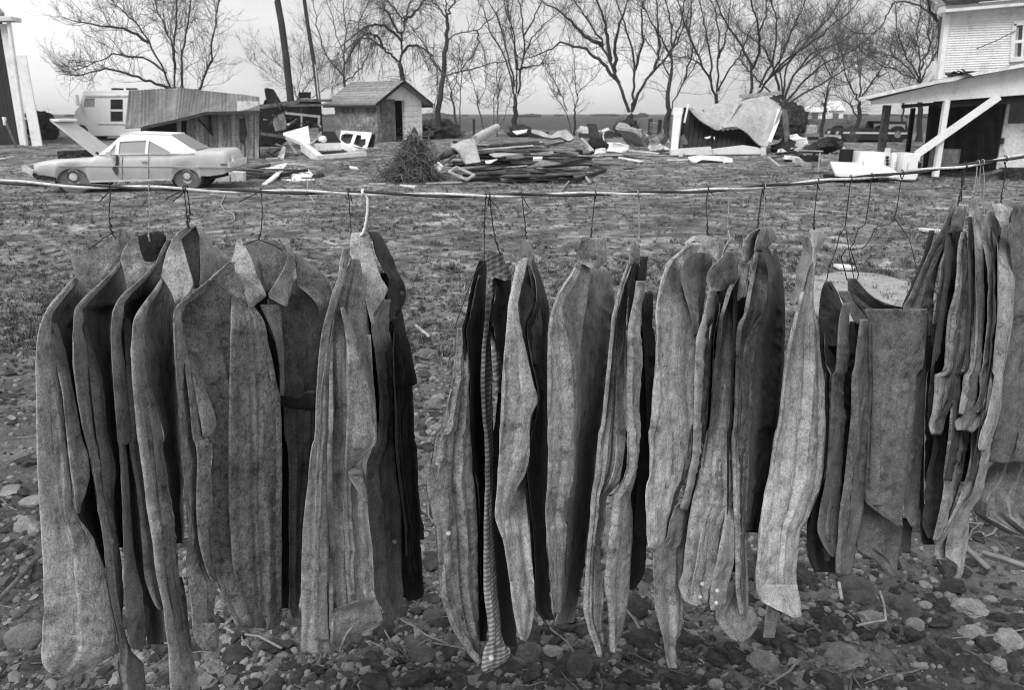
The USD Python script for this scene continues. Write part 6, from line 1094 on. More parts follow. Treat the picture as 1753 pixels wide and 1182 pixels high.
g.p('body_panel', R(('A', [(258, 632, 648), (300, 590, 662), (350, 540, 668), (400, 480, 660), (450, 442, 610), (500, 432, 560), (600, 450, 540), (900, 480, 550), (1110, 500, 570)]), ('B', [(0, 470, 570), (200, 475, 580), (500, 500, 600), (700, 560, 655), (800, 580, 668), (900, 588, 674), (965, 596, 672)])), (NE + .15, NE + .05), .06, folds=2.5, amp=.01, mat='grey_cotton')
g.p('collar', R(('A', [(140, 690, 716), (180, 668, 712), (230, 645, 692), (265, 634, 670), (310, 645, 662)])), -.02, .0, folds=.4, amp=.002, bulge=.006, mat='mid_cotton')

g = Garment('hanging_shirt', 'grey shirt with a wide round open collar, fourth from the left', 'shirt', 322, 392, 'mid_cotton')
g.p('sleeve', R(('A', [(320, 668, 676), (380, 628, 645), (430, 590, 614), (470, 562, 591), (520, 534, 582), (560, 525, 570), (650, 519, 580), (700, 517, 588), (800, 522, 602), (900, 530, 625), (1000, 540, 652), (1110, 551, 675)]), ('B', [(0, 552, 662), (100, 565, 682), (200, 578, 692), (300, 590, 707), (400, 605, 722), (500, 620, 730), (600, 632, 742), (700, 650, 752), (800, 672, 768), (900, 682, 785), (1000, 695, 806), (1060, 697, 822), (1120, 700, 834), (1182, 705, 840), (1230, 712, 830)])), [(0, -.03), (0.11, NE), (1, NE)], [(0, .0), (0.11, NE + .04), (1, NE + .05)], folds=1.6, amp=.009, bulge=.018, creases=[(.72, .006)])
g.p('sleeve_fold', R(('B', [(640, 738, 758), (750, 752, 776), (850, 762, 786), (950, 774, 801), (1000, 788, 810)])), NE + .03, NE + .05, folds=.5, amp=.003)
g.p('body_panel', R(('A', [(318, 668, 684), (380, 630, 722), (430, 590, 735), (460, 570, 740), (530, 548, 735), (700, 590, 735), (900, 620, 740), (1110, 680, 750)]), ('B', [(0, 660, 752), (150, 690, 765), (250, 700, 755), (400, 715, 765), (480, 725, 760)])), (NE + .15, NE + .06), .02, folds=2.4, amp=.01, mat='grey_cotton')
g.p('collar', R(('A', [(78, 790, 826), (105, 745, 800), (140, 716, 760), (200, 690, 778), (260, 674, 794), (320, 664, 812), (360, 690, 822), (400, 714, 802), (450, 730, 748)])), (.0, -.06), (.02, -.05), folds=.5, amp=.003, bulge=.01, mat='light_collar')
g.p('collar_back', R(('A', [(78, 806, 840), (110, 765, 848), (150, 748, 850), (200, 757, 852), (300, 790, 852), (375, 820, 848)])), (.06, .05), (.07, .05), folds=.7, amp=.003, bulge=-.004, mat='dark_twill')
g.p('collar', R(('A', [(76, 830, 842), (120, 846, 888), (160, 848, 910), (220, 850, 926), (270, 852, 930), (310, 852, 910), (355, 852, 872)])), (.03, .03), (.08, .07), folds=.4, amp=.003, bulge=.008, mat='light_collar')
g.p('shoulder', R(('A', [(172, 912, 926), (210, 922, 965), (245, 930, 1002), (285, 930, 990)])), .09, .15, folds=.5, amp=.003)

g = Garment('hanging_shirt', 'wide stained shirt facing the camera with open collar and dark gap down its front', 'shirt', 442, 412, 'stained_cotton')
g.p('sleeve', R(('C', [(245, 318, 326), (300, 255, 277), (360, 185, 218), (420, 112, 148), (460, 66, 94), (490, 50, 84), (540, 45, 78), (640, 48, 84), (720, 53, 95), (850, 62, 112), (950, 70, 124), (1080, 78, 138)]), ('D', [(0, 78, 150), (100, 88, 158), (200, 95, 157), (300, 104, 155), (400, 116, 160), (450, 122, 166), (500, 110, 176), (560, 106, 190), (650, 111, 240), (700, 118, 252), (800, 130, 242), (850, 135, 244), (900, 140, 261), (950, 155, 263), (985, 185, 256), (998, 210, 245)])), [(0, -.03), (0.15, NE), (1, NE)], [(0, .0), (0.15, NE + .04), (1, NE + .05)], folds=1.2, amp=.006, bulge=.014)
g.p('sleeve_fold', R(('C', [(550, 78, 92), (640, 85, 104), (720, 97, 122), (850, 114, 152), (950, 126, 172), (1110, 142, 196)]), ('D', [(0, 152, 235), (100, 160, 226), (200, 158, 233), (300, 155, 235), (400, 160, 222), (480, 170, 218), (560, 190, 222), (620, 210, 235), (665, 235, 245)])), NE + .01, NE + .04, folds=1.1, amp=.007)
g.p('sleeve_fold', R(('C', [(640, 118, 126), (720, 125, 152), (800, 138, 182), (900, 155, 216), (970, 170, 241), (1030, 180, 253), (1060, 184, 242), (1092, 188, 205)])), NE + .02, NE + .05, folds=.8, amp=.005, label='pointed fold of the sleeve')
g.p('body_panel', R(('C', [(245, 318, 332), (300, 255, 347), (360, 185, 378), (420, 115, 412), (470, 72, 442), (540, 72, 486), (580, 82, 497), (650, 92, 507), (750, 112, 531), (850, 140, 549), (900, 160, 562), (1000, 190, 568), (1110, 215, 571)]), ('D', [(0, 235, 569), (200, 225, 568), (400, 220, 568), (500, 218, 568), (600, 235, 567), (700, 270, 566), (800, 310, 567), (850, 335, 566), (880, 350, 545)])), (NE + .1, NE + .04), (-.06, -.04), folds=2.6, amp=.008, bulge=.016)
g.p('front_half', R(('C', [(300, 330, 346), (360, 328, 378), (420, 326, 411), (470, 325, 440), (540, 324, 484), (650, 320, 505), (750, 318, 529), (850, 316, 547), (900, 316, 560), (1000, 314, 566), (1110, 312, 569)]), ('D', [(0, 312, 567), (200, 310, 566), (400, 318, 566), (500, 324, 566), (600, 332, 565), (700, 342, 564), (800, 344, 565), (850, 346, 564), (884, 352, 545)])), -.128, -.05, folds=2.2, amp=.008, bulge=.012, creases=[(.45, .006)])
g.p('right_front', R(('C', [(330, 600, 765), (400, 590, 800), (430, 500, 806), (480, 500, 800), (560, 505, 785), (650, 540, 775), (760, 556, 765), (880, 575, 745), (1000, 580, 735), (1110, 586, 725)]), ('D', [(0, 590, 720), (200, 600, 692), (400, 600, 668), (600, 600, 662), (700, 602, 658), (780, 605, 642), (838, 620, 640)])), (.05, .02), (.12, .10), folds=3.4, amp=.011, bulge=.008, mat='grey_cotton', top=0.0)
g.p('back_inside', R(('C', [(330, 430, 700), (500, 330, 740), (800, 330, 735), (1110, 330, 712)]), ('D', [(0, 330, 700), (400, 340, 655), (700, 370, 640), (790, 380, 610)])), .13, .17, folds=1.5, mat='inner_dark')  # inside coloured near black for the shade in the open front
g.p('right_shoulder', R(('C', [(212, 622, 640), (260, 636, 702), (310, 640, 772), (360, 645, 802), (400, 690, 810), (470, 745, 802), (560, 760, 792)])), .05, .16, folds=.8, amp=.005, bulge=.012)
g.p('placket', R(('C', [(455, 462, 560), (520, 492, 570), (600, 528, 572), (700, 550, 576), (800, 560, 577), (895, 560, 573)])), (-.03, -.02), (.0, .0), folds=.8, amp=.004, mat='mid_cotton')
g.p('button_placket', R(('C', [(480, 424, 444), (540, 452, 484), (650, 478, 506), (750, 502, 530), (850, 520, 548), (1000, 540, 567), (1110, 543, 570)]), ('D', [(0, 540, 568), (300, 540, 567), (600, 540, 566), (840, 540, 565)])), -.064, -.056, folds=.3, amp=.001, bulge=.003, thick=.003, wrinkle=.002)
g.p('cuff', R(('D', [(860, 136, 246), (900, 139, 262), (950, 154, 264), (985, 184, 257), (999, 209, 246)])), NE - .006, NE + .024, folds=.3, amp=.001, bulge=.003)
g.p('belt', Hz('C', [(562, 905, 945), (600, 895, 956), (650, 897, 962), (700, 870, 967), (735, 880, 972)]), .0, .05, horizontal=True, folds=.8, amp=.006, mat='dark_twill')
g.p('collar_back', R(('C', [(146, 420, 540), (165, 388, 592), (200, 398, 602), (250, 428, 592), (300, 443, 572), (350, 463, 545), (392, 488, 512)])), (.06, .03), (.08, .04), folds=.8, amp=.003, bulge=-.005, mat='wool')
g.p('collar', R(('C', [(150, 350, 382), (190, 344, 402), (220, 334, 420), (250, 323, 432), (290, 338, 442), (340, 358, 464), (390, 384, 490), (415, 394, 496), (440, 402, 466), (474, 412, 422)])), (.0, -.08), (.0, -.055), mat='light_collar', folds=.4, amp=.002, bulge=.008, wrinkle=.002, thick=.008)
g.p('collar', R(('C', [(140, 560, 606), (180, 588, 616), (220, 600, 632), (260, 588, 632), (300, 568, 627), (350, 538, 624), (400, 504, 616), (420, 505, 608), (440, 540, 600), (462, 582, 596)])), (.05, -.02), (.06, .02), folds=.4, amp=.002, bulge=.008, wrinkle=.002, thick=.008, mat='mid_cotton')
for bx, by in ((465, 733), (469, 769), (471, 872)): g.button(bx, by, -.105, .005, mat='dark_stone')

g = Garment('hanging_shirt', 'denim work shirt with one long pointed collar hanging forward', 'shirt', 617, 403, 'denim')
g.p('sleeve', R(('C', [(180, 866, 896), (250, 848, 885), (320, 840, 870), (400, 812, 845), (500, 785, 822), (600, 760, 808), (700, 748, 802), (900, 735, 796), (1110, 724, 792)]), ('D', [(0, 712, 785), (200, 690, 784), (400, 668, 788), (600, 660, 792), (700, 658, 784), (850, 660, 792), (950, 652, 800), (1003, 658, 805)])), NE, NE + .02, folds=2.0, amp=.009, bulge=.014)
g.p('body_panel', R(('C', [(235, 905, 940), (300, 878, 957), (360, 848, 967), (420, 824, 972), (540, 798, 986), (650, 796, 1002), (800, 792, 1012), (1000, 787, 1027), (1110, 785, 1030)]), ('D', [(0, 780, 1012), (200, 784, 972), (400, 785, 984), (500, 788, 1000), (600, 780, 1002), (700, 785, 1012), (750, 785, 1027), (800, 788, 1042), (850, 790, 1052), (900, 795, 962), (950, 800, 882), (985, 805, 830)])), (NE + .1, NE + .02), (NE + .12, NE + .06), folds=3.0, amp=.012, creases=[(.38, .006)], bulge=.016)
g.p('sleeve_flap', R(('C', [(470, 850, 862), (560, 868, 906), (650, 882, 937), (800, 888, 976), (900, 886, 1006), (1000, 884, 1023), (1100, 879, 1029), (1140, 877, 1002)]), ('D', [(18, 873, 985), (40, 872, 968), (80, 872, 922), (128, 874, 884)])), NE - .015, NE + .01, folds=1.4, amp=.007, bulge=.01)
g.p('sleeve_flap', R(('D', [(95, 880, 945), (160, 890, 956), (220, 925, 966), (287, 964, 973)])), NE + .0, NE + .02, folds=.8, amp=.004)
g.p('button_placket', R(('C', [(600, 955, 1000), (800, 966, 1011), (1000, 978, 1026), (1110, 982, 1029)]), ('D', [(0, 968, 1012), (120, 930, 972), (300, 940, 979), (500, 958, 1000), (700, 970, 1010)])), NE + .098, NE + .05, folds=.3, amp=.001, bulge=.003, thick=.003, wrinkle=.002)
g.p('hem_band', R(('D', [(752, 930, 1025), (800, 800, 1042), (850, 792, 1053), (900, 796, 965), (950, 800, 885), (983, 806, 832)])), NE + .012, NE + .052, folds=.5, amp=.002, bulge=.004)
g.p('right_front', R(('C', [(430, 1058, 1086), (550, 1000, 1082), (700, 1020, 1099), (800, 1030, 1094), (900, 1040, 1086), (1110, 1030, 1088)]), ('D', [(0, 1010, 1088), (150, 950, 1112), (300, 960, 1138), (400, 975, 1141), (550, 995, 1136), (650, 1003, 1141), (700, 1010, 1146), (760, 1030, 1146), (800, 1052, 1141), (832, 1070, 1122)])), NE + .1, .02, folds=2.2, amp=.011, top=0.0)
g.p('back_inside', R(('C', [(300, 930, 1090), (500, 860, 1100), (800, 860, 1110), (1110, 850, 1120)]), ('D', [(0, 850, 1120), (400, 850, 1150), (640, 850, 1150)])), .06, .10, folds=1.5, mat='inner_dark')
g.p('shoulder', R(('C', [(105, 985, 1030), (150, 1008, 1060), (200, 1018, 1086), (280, 1055, 1111), (340, 1085, 1141), (390, 1075, 1161), (430, 1080, 1161), (470, 1088, 1137), (535, 1085, 1102)])), .02, .10, folds=1.0, amp=.005, mat='dark_twill')
g.p('collar', R(('C', [(108, 903, 985), (150, 900, 1001), (190, 893, 1006), (230, 905, 1019), (280, 938, 1032), (330, 953, 1052), (380, 960, 1083), (420, 966, 1066), (480, 983, 1046), (520, 993, 1031), (557, 1004, 1014)])), (.0, -.11), (.01, -.08), folds=.4, amp=.002, bulge=.010, wrinkle=.002, thick=.009, mat='light_collar')
g.button(676, 928, -.02, .0055)
for bx, by in ((688, 503), ): g.button(bx, by, .06, .005, mat='dark_stone')

g = Garment('hanging_shirt', 'black short sleeved shirt behind the pointed collar denim shirt', 'shirt', 660, 470, 'dark_cotton')
g.p('sleeve', R(('C', [(460, 1128, 1140), (560, 1110, 1162), (650, 1105, 1186), (750, 1105, 1206), (835, 1100, 1221), (848, 1098, 1200)])), .08, .14, folds=1.0, amp=.006)
g.p('body_panel', R(('C', [(520, 1090, 1140), (700, 1085, 1180), (845, 1090, 1200), (1000, 1095, 1206), (1110, 1095, 1210)]), ('D', [(0, 1090, 1212), (200, 1110, 1222), (400, 1135, 1236), (470, 1138, 1226), (600, 1140, 1240), (720, 1142, 1243), (738, 1145, 1185)])), .10, .18, folds=2.6, amp=.012)
g.p('shirt_tail', R(('D', [(280, 1180, 1226), (400, 1200, 1240), (462, 1210, 1251)])), .15, .2, folds=.5, amp=.004)

g = Garment('hanging_shirt', 'ragged dark stiff shirt slipping off a bare wire shoulder, left of the plaid shirt', 'shirt', 829, 410, 'stained_cotton')
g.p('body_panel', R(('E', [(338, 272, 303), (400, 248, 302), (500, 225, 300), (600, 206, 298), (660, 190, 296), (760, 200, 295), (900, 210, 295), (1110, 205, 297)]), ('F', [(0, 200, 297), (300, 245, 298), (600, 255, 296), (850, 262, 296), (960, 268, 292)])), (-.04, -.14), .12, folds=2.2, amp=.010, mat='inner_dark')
g.p('sleeve', R(('E', [(650, 172, 210), (760, 160, 216), (900, 142, 219), (1000, 120, 222), (1110, 98, 228)]), ('F', [(0, 72, 228), (100, 56, 236), (200, 36, 241), (235, 25, 244), (280, 30, 248), (350, 50, 253), (450, 65, 259), (550, 75, 262), (650, 85, 263), (740, 92, 264), (800, 105, 266), (870, 130, 269), (930, 160, 271), (1000, 205, 276), (1050, 245, 279), (1070, 265, 279)])), NE, (NE + .03, NE + .06), folds=2.6, amp=.016, bulge=.02, wrinkle=.01, edge=3.5, creases=[(.55, .006)])
g.p('torn_edge', R(('F', [(150, 45, 120), (235, 26, 140), (330, 45, 150), (430, 66, 130), (520, 78, 125), (600, 84, 110)])), NE - .01, NE + .01, folds=1.6, amp=.012, wrinkle=.012, edge=4, mat='grey_cotton')
g.button(768, 914, NE - .03, .0045)

g = Garment('hanging_shirt', 'narrow plaid shirt with crumpled collar and a snap on its tail', 'shirt', 857, 440, 'plaid')
g.p('body_panel', R(('E', [(408, 345, 416), (500, 345, 408), (600, 325, 402), (700, 345, 395), (900, 355, 382), (1110, 340, 372)]), ('F', [(0, 332, 366), (300, 332, 372), (500, 338, 392), (700, 348, 414), (850, 360, 432), (985, 370, 442)])), (-.06, -.14), .13, folds=2.0, amp=.009, mat='inner_dark')
g.p('sleeve', R(('E', [(415, 325, 346), (500, 308, 338), (600, 298, 328), (650, 290, 324), (750, 282, 327), (900, 276, 330), (1110, 288, 332)]), ('F', [(0, 292, 333), (200, 295, 333), (400, 290, 336), (600, 288, 343), (700, 288, 350), (770, 293, 356), (850, 303, 366), (950, 312, 372), (975, 300, 388), (1000, 290, 413), (1040, 281, 402), (1080, 277, 352), (1100, 284, 312)])), (-.08, NE), (-.06, NE + .03), folds=1.2, amp=.008, bulge=.014)
g.p('sleeve_fold', R(('E', [(640, 318, 326), (750, 324, 352), (850, 330, 376), (900, 336, 376), (948, 346, 372)])), NE + .03, NE + .08, folds=.8, amp=.006)
g.p('collar', R(('E', [(303, 310, 376), (340, 303, 386), (380, 305, 408), (410, 326, 422), (432, 386, 414)])), -.04, .05, folds=1.2, amp=.004, bulge=.012)
g.button(841, 1128, NE - .03, .005)

g = Garment('hanging_shirt', 'pale blotched shirt with a bright elbow fold, right of the plaid one', 'shirt', 900, 412, 'pale_cotton')
g.p('body_panel', R(('E', [(330, 480, 512), (400, 500, 545), (500, 515, 577), (560, 505, 590), (650, 470, 588), (800, 490, 586), (950, 520, 584), (1110, 500, 586)]), ('F', [(0, 490, 586), (200, 470, 584), (300, 480, 580), (500, 500, 584), (700, 510, 588), (800, 520, 592), (862, 560, 608)])), (-.04, NE + .1), .16, folds=2.6, amp=.010, mat='dark_twill')
g.p('upper_front', R(('E', [(325, 450, 505), (400, 430, 520), (480, 418, 532), (560, 410, 548), (640, 420, 560), (720, 440, 556), (820, 470, 545)])), (-.06, NE + .06), (.0, .0), folds=1.6, amp=.006, bulge=.012, mat='mid_cotton')
g.p('sleeve', R(('E', [(330, 450, 492), (400, 430, 476), (480, 416, 456), (540, 403, 444), (600, 399, 448), (650, 395, 458), (700, 390, 468), (800, 380, 494), (900, 373, 520), (985, 370, 541), (1020, 368, 522), (1060, 367, 506), (1110, 365, 503)]), ('F', [(0, 360, 501), (100, 358, 499), (190, 352, 476), (250, 350, 440), (300, 345, 416), (380, 339, 396), (450, 358, 396), (500, 378, 402), (600, 395, 410), (685, 408, 413)])), [(0, -.05), (.25, NE), (1, NE)], [(0, -.02), (.25, NE + .03), (1, NE + .05)], folds=1.1, amp=.008, bulge=.02)
g.p('sleeve_cuff', R(('F', [(205, 446, 490), (300, 408, 491), (400, 384, 496), (500, 386, 500), (600, 400, 506), (700, 410, 516), (790, 420, 526), (830, 425, 519), (900, 440, 501), (955, 457, 474)])), NE + .01, NE + .05, folds=1.4, amp=.009, bulge=.014)
g.p('collar', R(('E', [(242, 470, 494), (280, 455, 502), (315, 446, 520), (345, 440, 508)])), -.05, .02, folds=.5, amp=.003, bulge=.012)

g = Garment('hanging_shirt', 'grey shirt with a buttoned notched collar stand and narrow crumpled sleeve', 'shirt', 1012, 412, 'mid_cotton')
g.p('body_panel', R(('E', [(345, 712, 800), (380, 700, 860), (450, 655, 882), (500, 626, 891), (560, 616, 889), (650, 650, 882), (800, 690, 872), (1000, 700, 852), (1110, 700, 832)]), ('F', [(0, 690, 822), (200, 680, 802), (400, 655, 782), (600, 648, 752), (750, 640, 722), (872, 615, 702)])), (-.06, NE + .06), .15, folds=2.4, amp=.010)
g.p('shoulder_front', R(('E', [(350, 712, 770), (400, 690, 780), (450, 656, 776), (500, 626, 770), (560, 610, 762), (660, 600, 745), (800, 620, 735), (950, 650, 728), (1100, 680, 722)])), (-.07, NE + .02), (-.02, NE + .1), folds=2.2, amp=.009, bulge=.014, mat='pale_twill')
g.p('sleeve', R(('E', [(350, 712, 746), (400, 690, 732), (450, 656, 704), (520, 620, 662), (560, 605, 652), (620, 590, 665), (700, 585, 692), (800, 582, 712), (900, 582, 720), (1000, 582, 722), (1050, 583, 724), (1090, 585, 716)]), ('F', [(0, 578, 712), (90, 584, 711), (170, 582, 702), (250, 580, 686), (300, 575, 672), (370, 571, 656), (450, 575, 661), (560, 580, 656), (650, 594, 646), (750, 598, 636), (828, 602, 624)])), [(0, -.06), (.2, NE), (1, NE)], [(0, -.03), (.2, NE + .03), (1, NE + .05)], folds=1.8, amp=.010, bulge=.016, creases=[(.5, .006)])
g.p('collar', R(('E', [(234, 740, 850), (262, 735, 853), (300, 721, 856), (340, 711, 858), (360, 755, 832), (374, 785, 814)])), -.06, -.01, folds=.6, amp=.003, bulge=.014, mat='pale_twill')
g.button(1017, 441, -.10, .005, mat='dark_stone')

g = Garment('hanging_shirt', 'light shirt open down the front with a bent near sleeve, under the doubled pale hook', 'shirt', 1094, 428, 'pale_twill')
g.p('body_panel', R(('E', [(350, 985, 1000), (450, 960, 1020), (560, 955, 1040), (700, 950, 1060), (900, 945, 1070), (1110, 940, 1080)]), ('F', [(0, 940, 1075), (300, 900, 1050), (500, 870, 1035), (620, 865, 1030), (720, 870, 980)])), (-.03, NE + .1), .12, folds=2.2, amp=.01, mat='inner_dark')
g.p('sleeve', R(('E', [(348, 955, 986), (400, 935, 976), (450, 915, 962), (550, 892, 944), (600, 880, 942), (700, 870, 946), (800, 860, 949), (900, 850, 947), (1000, 840, 946), (1110, 828, 946)]), ('F', [(0, 815, 956), (100, 805, 956), (200, 795, 932), (300, 780, 852), (400, 775, 842), (500, 765, 827), (600, 758, 822), (670, 752, 836), (800, 745, 836), (900, 765, 836), (980, 795, 834), (1032, 810, 822)])), (-.06, NE), (-.02, NE + .03), folds=1.8, amp=.010, bulge=.014, creases=[(.14, .007)])
g.p('right_front', R(('E', [(432, 990, 1032), (480, 985, 1026), (560, 970, 1012), (650, 955, 1007), (750, 950, 1016), (800, 950, 1019), (900, 945, 1013), (1000, 945, 1007), (1110, 945, 1009)]), ('F', [(0, 950, 1006), (100, 950, 1001), (200, 935, 986), (300, 878, 962), (400, 868, 972), (450, 864, 972), (600, 850, 962), (700, 840, 957), (800, 855, 946), (900, 862, 927), (970, 865, 902), (1012, 870, 885)])), NE + .0, NE + .05, folds=1.2, amp=.008, bulge=.014)
g.p('right_back', R(('E', [(320, 1015, 1047), (400, 1003, 1036), (440, 998, 1032)])), .0, .04, folds=.4, amp=.003, mat='dark_twill')
g.p('far_sleeve', R(('E', [(485, 1030, 1066), (560, 1035, 1064), (640, 1022, 1062), (800, 1030, 1082), (1110, 1040, 1078)]), ('F', [(0, 1010, 1064), (250, 990, 1050), (480, 975, 1035)])), .0, .12, folds=1.4, amp=.008, mat='dark_twill')
g.p('collar', R(('E', [(260, 966, 1002), (300, 960, 1011), (340, 957, 1006), (362, 954, 976)])), -.04, .0, folds=.5, amp=.003, bulge=.01)

g = Garment('hanging_shirt', 'broad pale jacket-like shirt with a bright worn shoulder and long drooping tail', 'shirt', 1205, 415, 'pale_twill')
g.p('body_panel', R(('G', [(300, 300, 350), (350, 240, 374), (400, 228, 350), (500, 248, 340), (600, 276, 325), (690, 288, 308)])), (-.06, NE + .08), .08, folds=1.6, amp=.008, mat='mid_cotton')
g.p('sleeve', R(('G', [(258, 270, 332), (300, 220, 347), (350, 165, 347), (400, 148, 262), (450, 132, 240), (520, 120, 252), (600, 112, 277), (690, 116, 292), (800, 112, 291), (950, 98, 283), (1110, 86, 284)]), ('H', [(0, 80, 288), (100, 85, 280), (200, 85, 257), (250, 70, 232), (300, 65, 216), (350, 68, 196), (400, 72, 181), (450, 72, 173), (490, 75, 160), (512, 78, 126), (532, 80, 95)])), (-.08, NE - .01), (-.02, NE + .06), folds=2.0, amp=.008, bulge=.024, mat='pale_cotton')
g.p('collar', Hz('G', [(248, 255, 282), (290, 225, 247), (330, 220, 257), (360, 230, 302), (385, 245, 332), (402, 258, 346)]), -.02, -.03, horizontal=True, folds=.6, amp=.003, bulge=.01)
g.p('collar', R(('G', [(250, 395, 425), (300, 396, 440), (345, 400, 430)])), .02, .06, folds=.4, amp=.002)
g.p('shirt_tail', R(('H', [(330, 210, 278), (400, 180, 268), (500, 158, 252), (530, 105, 247), (600, 100, 242), (700, 105, 241), (800, 110, 241), (850, 120, 238), (920, 140, 226), (960, 150, 202), (1030, 158, 196), (1082, 172, 190)])), NE + .03, NE + .09, folds=1.6, amp=.011, bulge=.012)

g = Garment('hanging_shirt', 'shirt with a single folded-down collar lobe under the looping thin wire', 'shirt', 1240, 445, 'pale_twill')
g.p('sleeve', R(('G', [(470, 360, 390), (540, 342, 392), (600, 330, 388), (650, 312, 362), (700, 300, 357), (800, 295, 360), (880, 292, 360), (1000, 290, 347), (1110, 287, 342)]), ('H', [(0, 286, 346), (100, 280, 332), (200, 262, 312), (300, 240, 292), (350, 222, 278)])), NE + .03, NE + .09, folds=1.2, amp=.008, bulge=.012)
g.p('body_panel', R(('G', [(468, 390, 442), (550, 388, 440), (600, 380, 415), (700, 362, 402), (900, 355, 382), (1110, 340, 368)]), ('H', [(0, 335, 360), (200, 305, 330), (350, 270, 300), (500, 250, 275)])), (-.04, NE + .12), .12, folds=1.4, amp=.008, mat='inner_dark')
g.p('collar', R(('G', [(298, 440, 476), (340, 400, 489), (370, 365, 493), (400, 355, 491), (430, 350, 481), (465, 348, 447), (480, 385, 430)])), -.05, .02, folds=.9, amp=.003, bulge=.014, mat='mid_cotton')

g = Garment('hanging_shirt', 'denim shirt with two bright snaps on its cuff and a stiff collar', 'shirt', 1297, 398, 'pale_twill')
g.p('body_panel', R(('G', [(430, 475, 548), (500, 468, 532), (560, 468, 522), (632, 470, 502), (900, 460, 500), (1110, 450, 500)]), ('H', [(0, 440, 490), (300, 440, 480), (500, 440, 480), (640, 430, 470)])), (-.03, NE + .09), .1, folds=1.4, amp=.008, mat='inner_dark')
g.p('sleeve', R(('G', [(343, 505, 552), (400, 480, 542), (450, 455, 537), (500, 435, 532), (540, 425, 475), (600, 405, 479), (640, 400, 483), (700, 395, 481), (800, 385, 476), (900, 375, 471), (1110, 357, 464)]), ('H', [(0, 345, 459), (100, 325, 461), (200, 310, 463), (300, 285, 467), (350, 275, 460), (400, 265, 432), (450, 258, 412), (550, 245, 396), (650, 235, 382), (700, 214, 371), (720, 221, 361), (770, 240, 352), (797, 300, 346)])), (-.04, NE), (-.01, NE + .04), folds=2.0, amp=.010, bulge=.014)
g.p('cuff_fold', R(('H', [(280, 440, 468), (400, 428, 473), (500, 410, 474), (600, 390, 473), (650, 378, 461), (700, 368, 446), (780, 360, 436), (817, 366, 420)])), NE + .0, NE + .03, folds=.9, amp=.005, bulge=.010)
g.p('collar', R(('G', [(188, 590, 612), (215, 540, 606), (250, 515, 592), (290, 510, 576), (330, 512, 552), (347, 515, 532)])), -.04, .02, folds=.9, amp=.003, bulge=.014)
for bx, by in ((328, 697), (315, 757), (395, 728), (390, 785)): g.button(1080 + bx / 2.675, 740 + by / 2.675, NE - .026, .0042)

g = Garment('hanging_shirt', 'shirt with frayed gaping collar and shade-painted far side, left of the bright narrow shirt', 'shirt', 1308, 396, 'pale_twill')
g.p('body_panel', R(('G', [(285, 600, 667), (350, 620, 682), (400, 630, 697), (450, 630, 702), (500, 625, 707), (600, 600, 711), (700, 572, 708), (900, 562, 698), (1110, 555, 676)]), ('H', [(0, 545, 662), (200, 540, 642), (330, 532, 612), (460, 525, 588)])), (-.04, NE + .05), .16, folds=2.6, amp=.010, mat='dark_twill')  # shade on the receding side is put into the cloth colour
g.p('sleeve', R(('G', [(285, 570, 655), (350, 560, 648), (450, 542, 645), (520, 530, 640), (580, 522, 625), (630, 492, 600), (700, 482, 582), (900, 478, 565), (1110, 468, 556)]), ('H', [(0, 460, 550), (200, 465, 541), (300, 468, 531), (400, 472, 526), (550, 475, 522), (600, 478, 526), (700, 480, 531), (800, 490, 529), (845, 500, 525)])), (-.04, NE + .02), (.0, NE + .07), folds=1.8, amp=.010, bulge=.012)
g.p('shirt_tail', R(('H', [(700, 455, 495), (790, 400, 525), (840, 385, 577), (880, 400, 582), (920, 430, 562), (950, 460, 532), (962, 485, 512)])), NE + .05, NE + .08, folds=1.0, amp=.005, mat='mid_cotton')
g.p('collar', R(('G', [(186, 600, 650), (215, 585, 669), (240, 578, 666), (270, 572, 642), (298, 564, 612)])), -.03, .04, folds=1.4, amp=.004, bulge=.014, edge=3)
g.p('under_sleeve', R(('H', [(560, 560, 590), (700, 566, 590), (760, 568, 588)])), .0, .03, folds=.6, amp=.004)

g = Garment('hanging_shirt', 'bright narrow shirt hanging edge on with a folded cuff, alone beside the dark trousers', 'shirt', 1393, 400, 'bright_cotton')
g.p('back_edge', R(('G', [(225, 800, 818), (300, 788, 836), (400, 768, 812), (500, 744, 782), (545, 734, 750)])), .0, -.04, folds=.6, amp=.004, mat='mid_cotton')
g.p('sleeve', R(('G', [(280, 832, 852), (350, 815, 844), (400, 800, 840), (500, 775, 838), (600, 750, 852), (650, 738, 867), (750, 715, 882), (850, 700, 893), (950, 690, 898), (1110, 670, 896)]), ('H', [(0, 660, 892), (100, 645, 887), (200, 630, 877), (280, 610, 862), (350, 600, 832), (420, 590, 800), (450, 585, 780), (550, 580, 767), (650, 570, 757), (720, 573, 762), (780, 600, 776), (820, 680, 778), (850, 745, 776)])), (-.03, NE), (-.02, NE + .06), folds=2.2, amp=.011, bulge=.018, creases=[(.5, .009)])
g.p('cuff', R(('H', [(700, 573, 762), (780, 600, 778), (822, 682, 780), (852, 745, 777)])), NE - .008, NE + .035, folds=.5, amp=.003, bulge=.008)
g.p('under_sleeve', R(('H', [(780, 622, 672), (870, 612, 669), (942, 605, 656)])), NE + .09, NE + .11, folds=.6, amp=.004, mat='mid_cotton')
g.p('collar', R(('G', [(198, 822, 880), (225, 815, 896), (250, 815, 892), (275, 830, 872), (287, 840, 852)])), -.03, .02, folds=1.0, amp=.004, bulge=.014, edge=2.5)

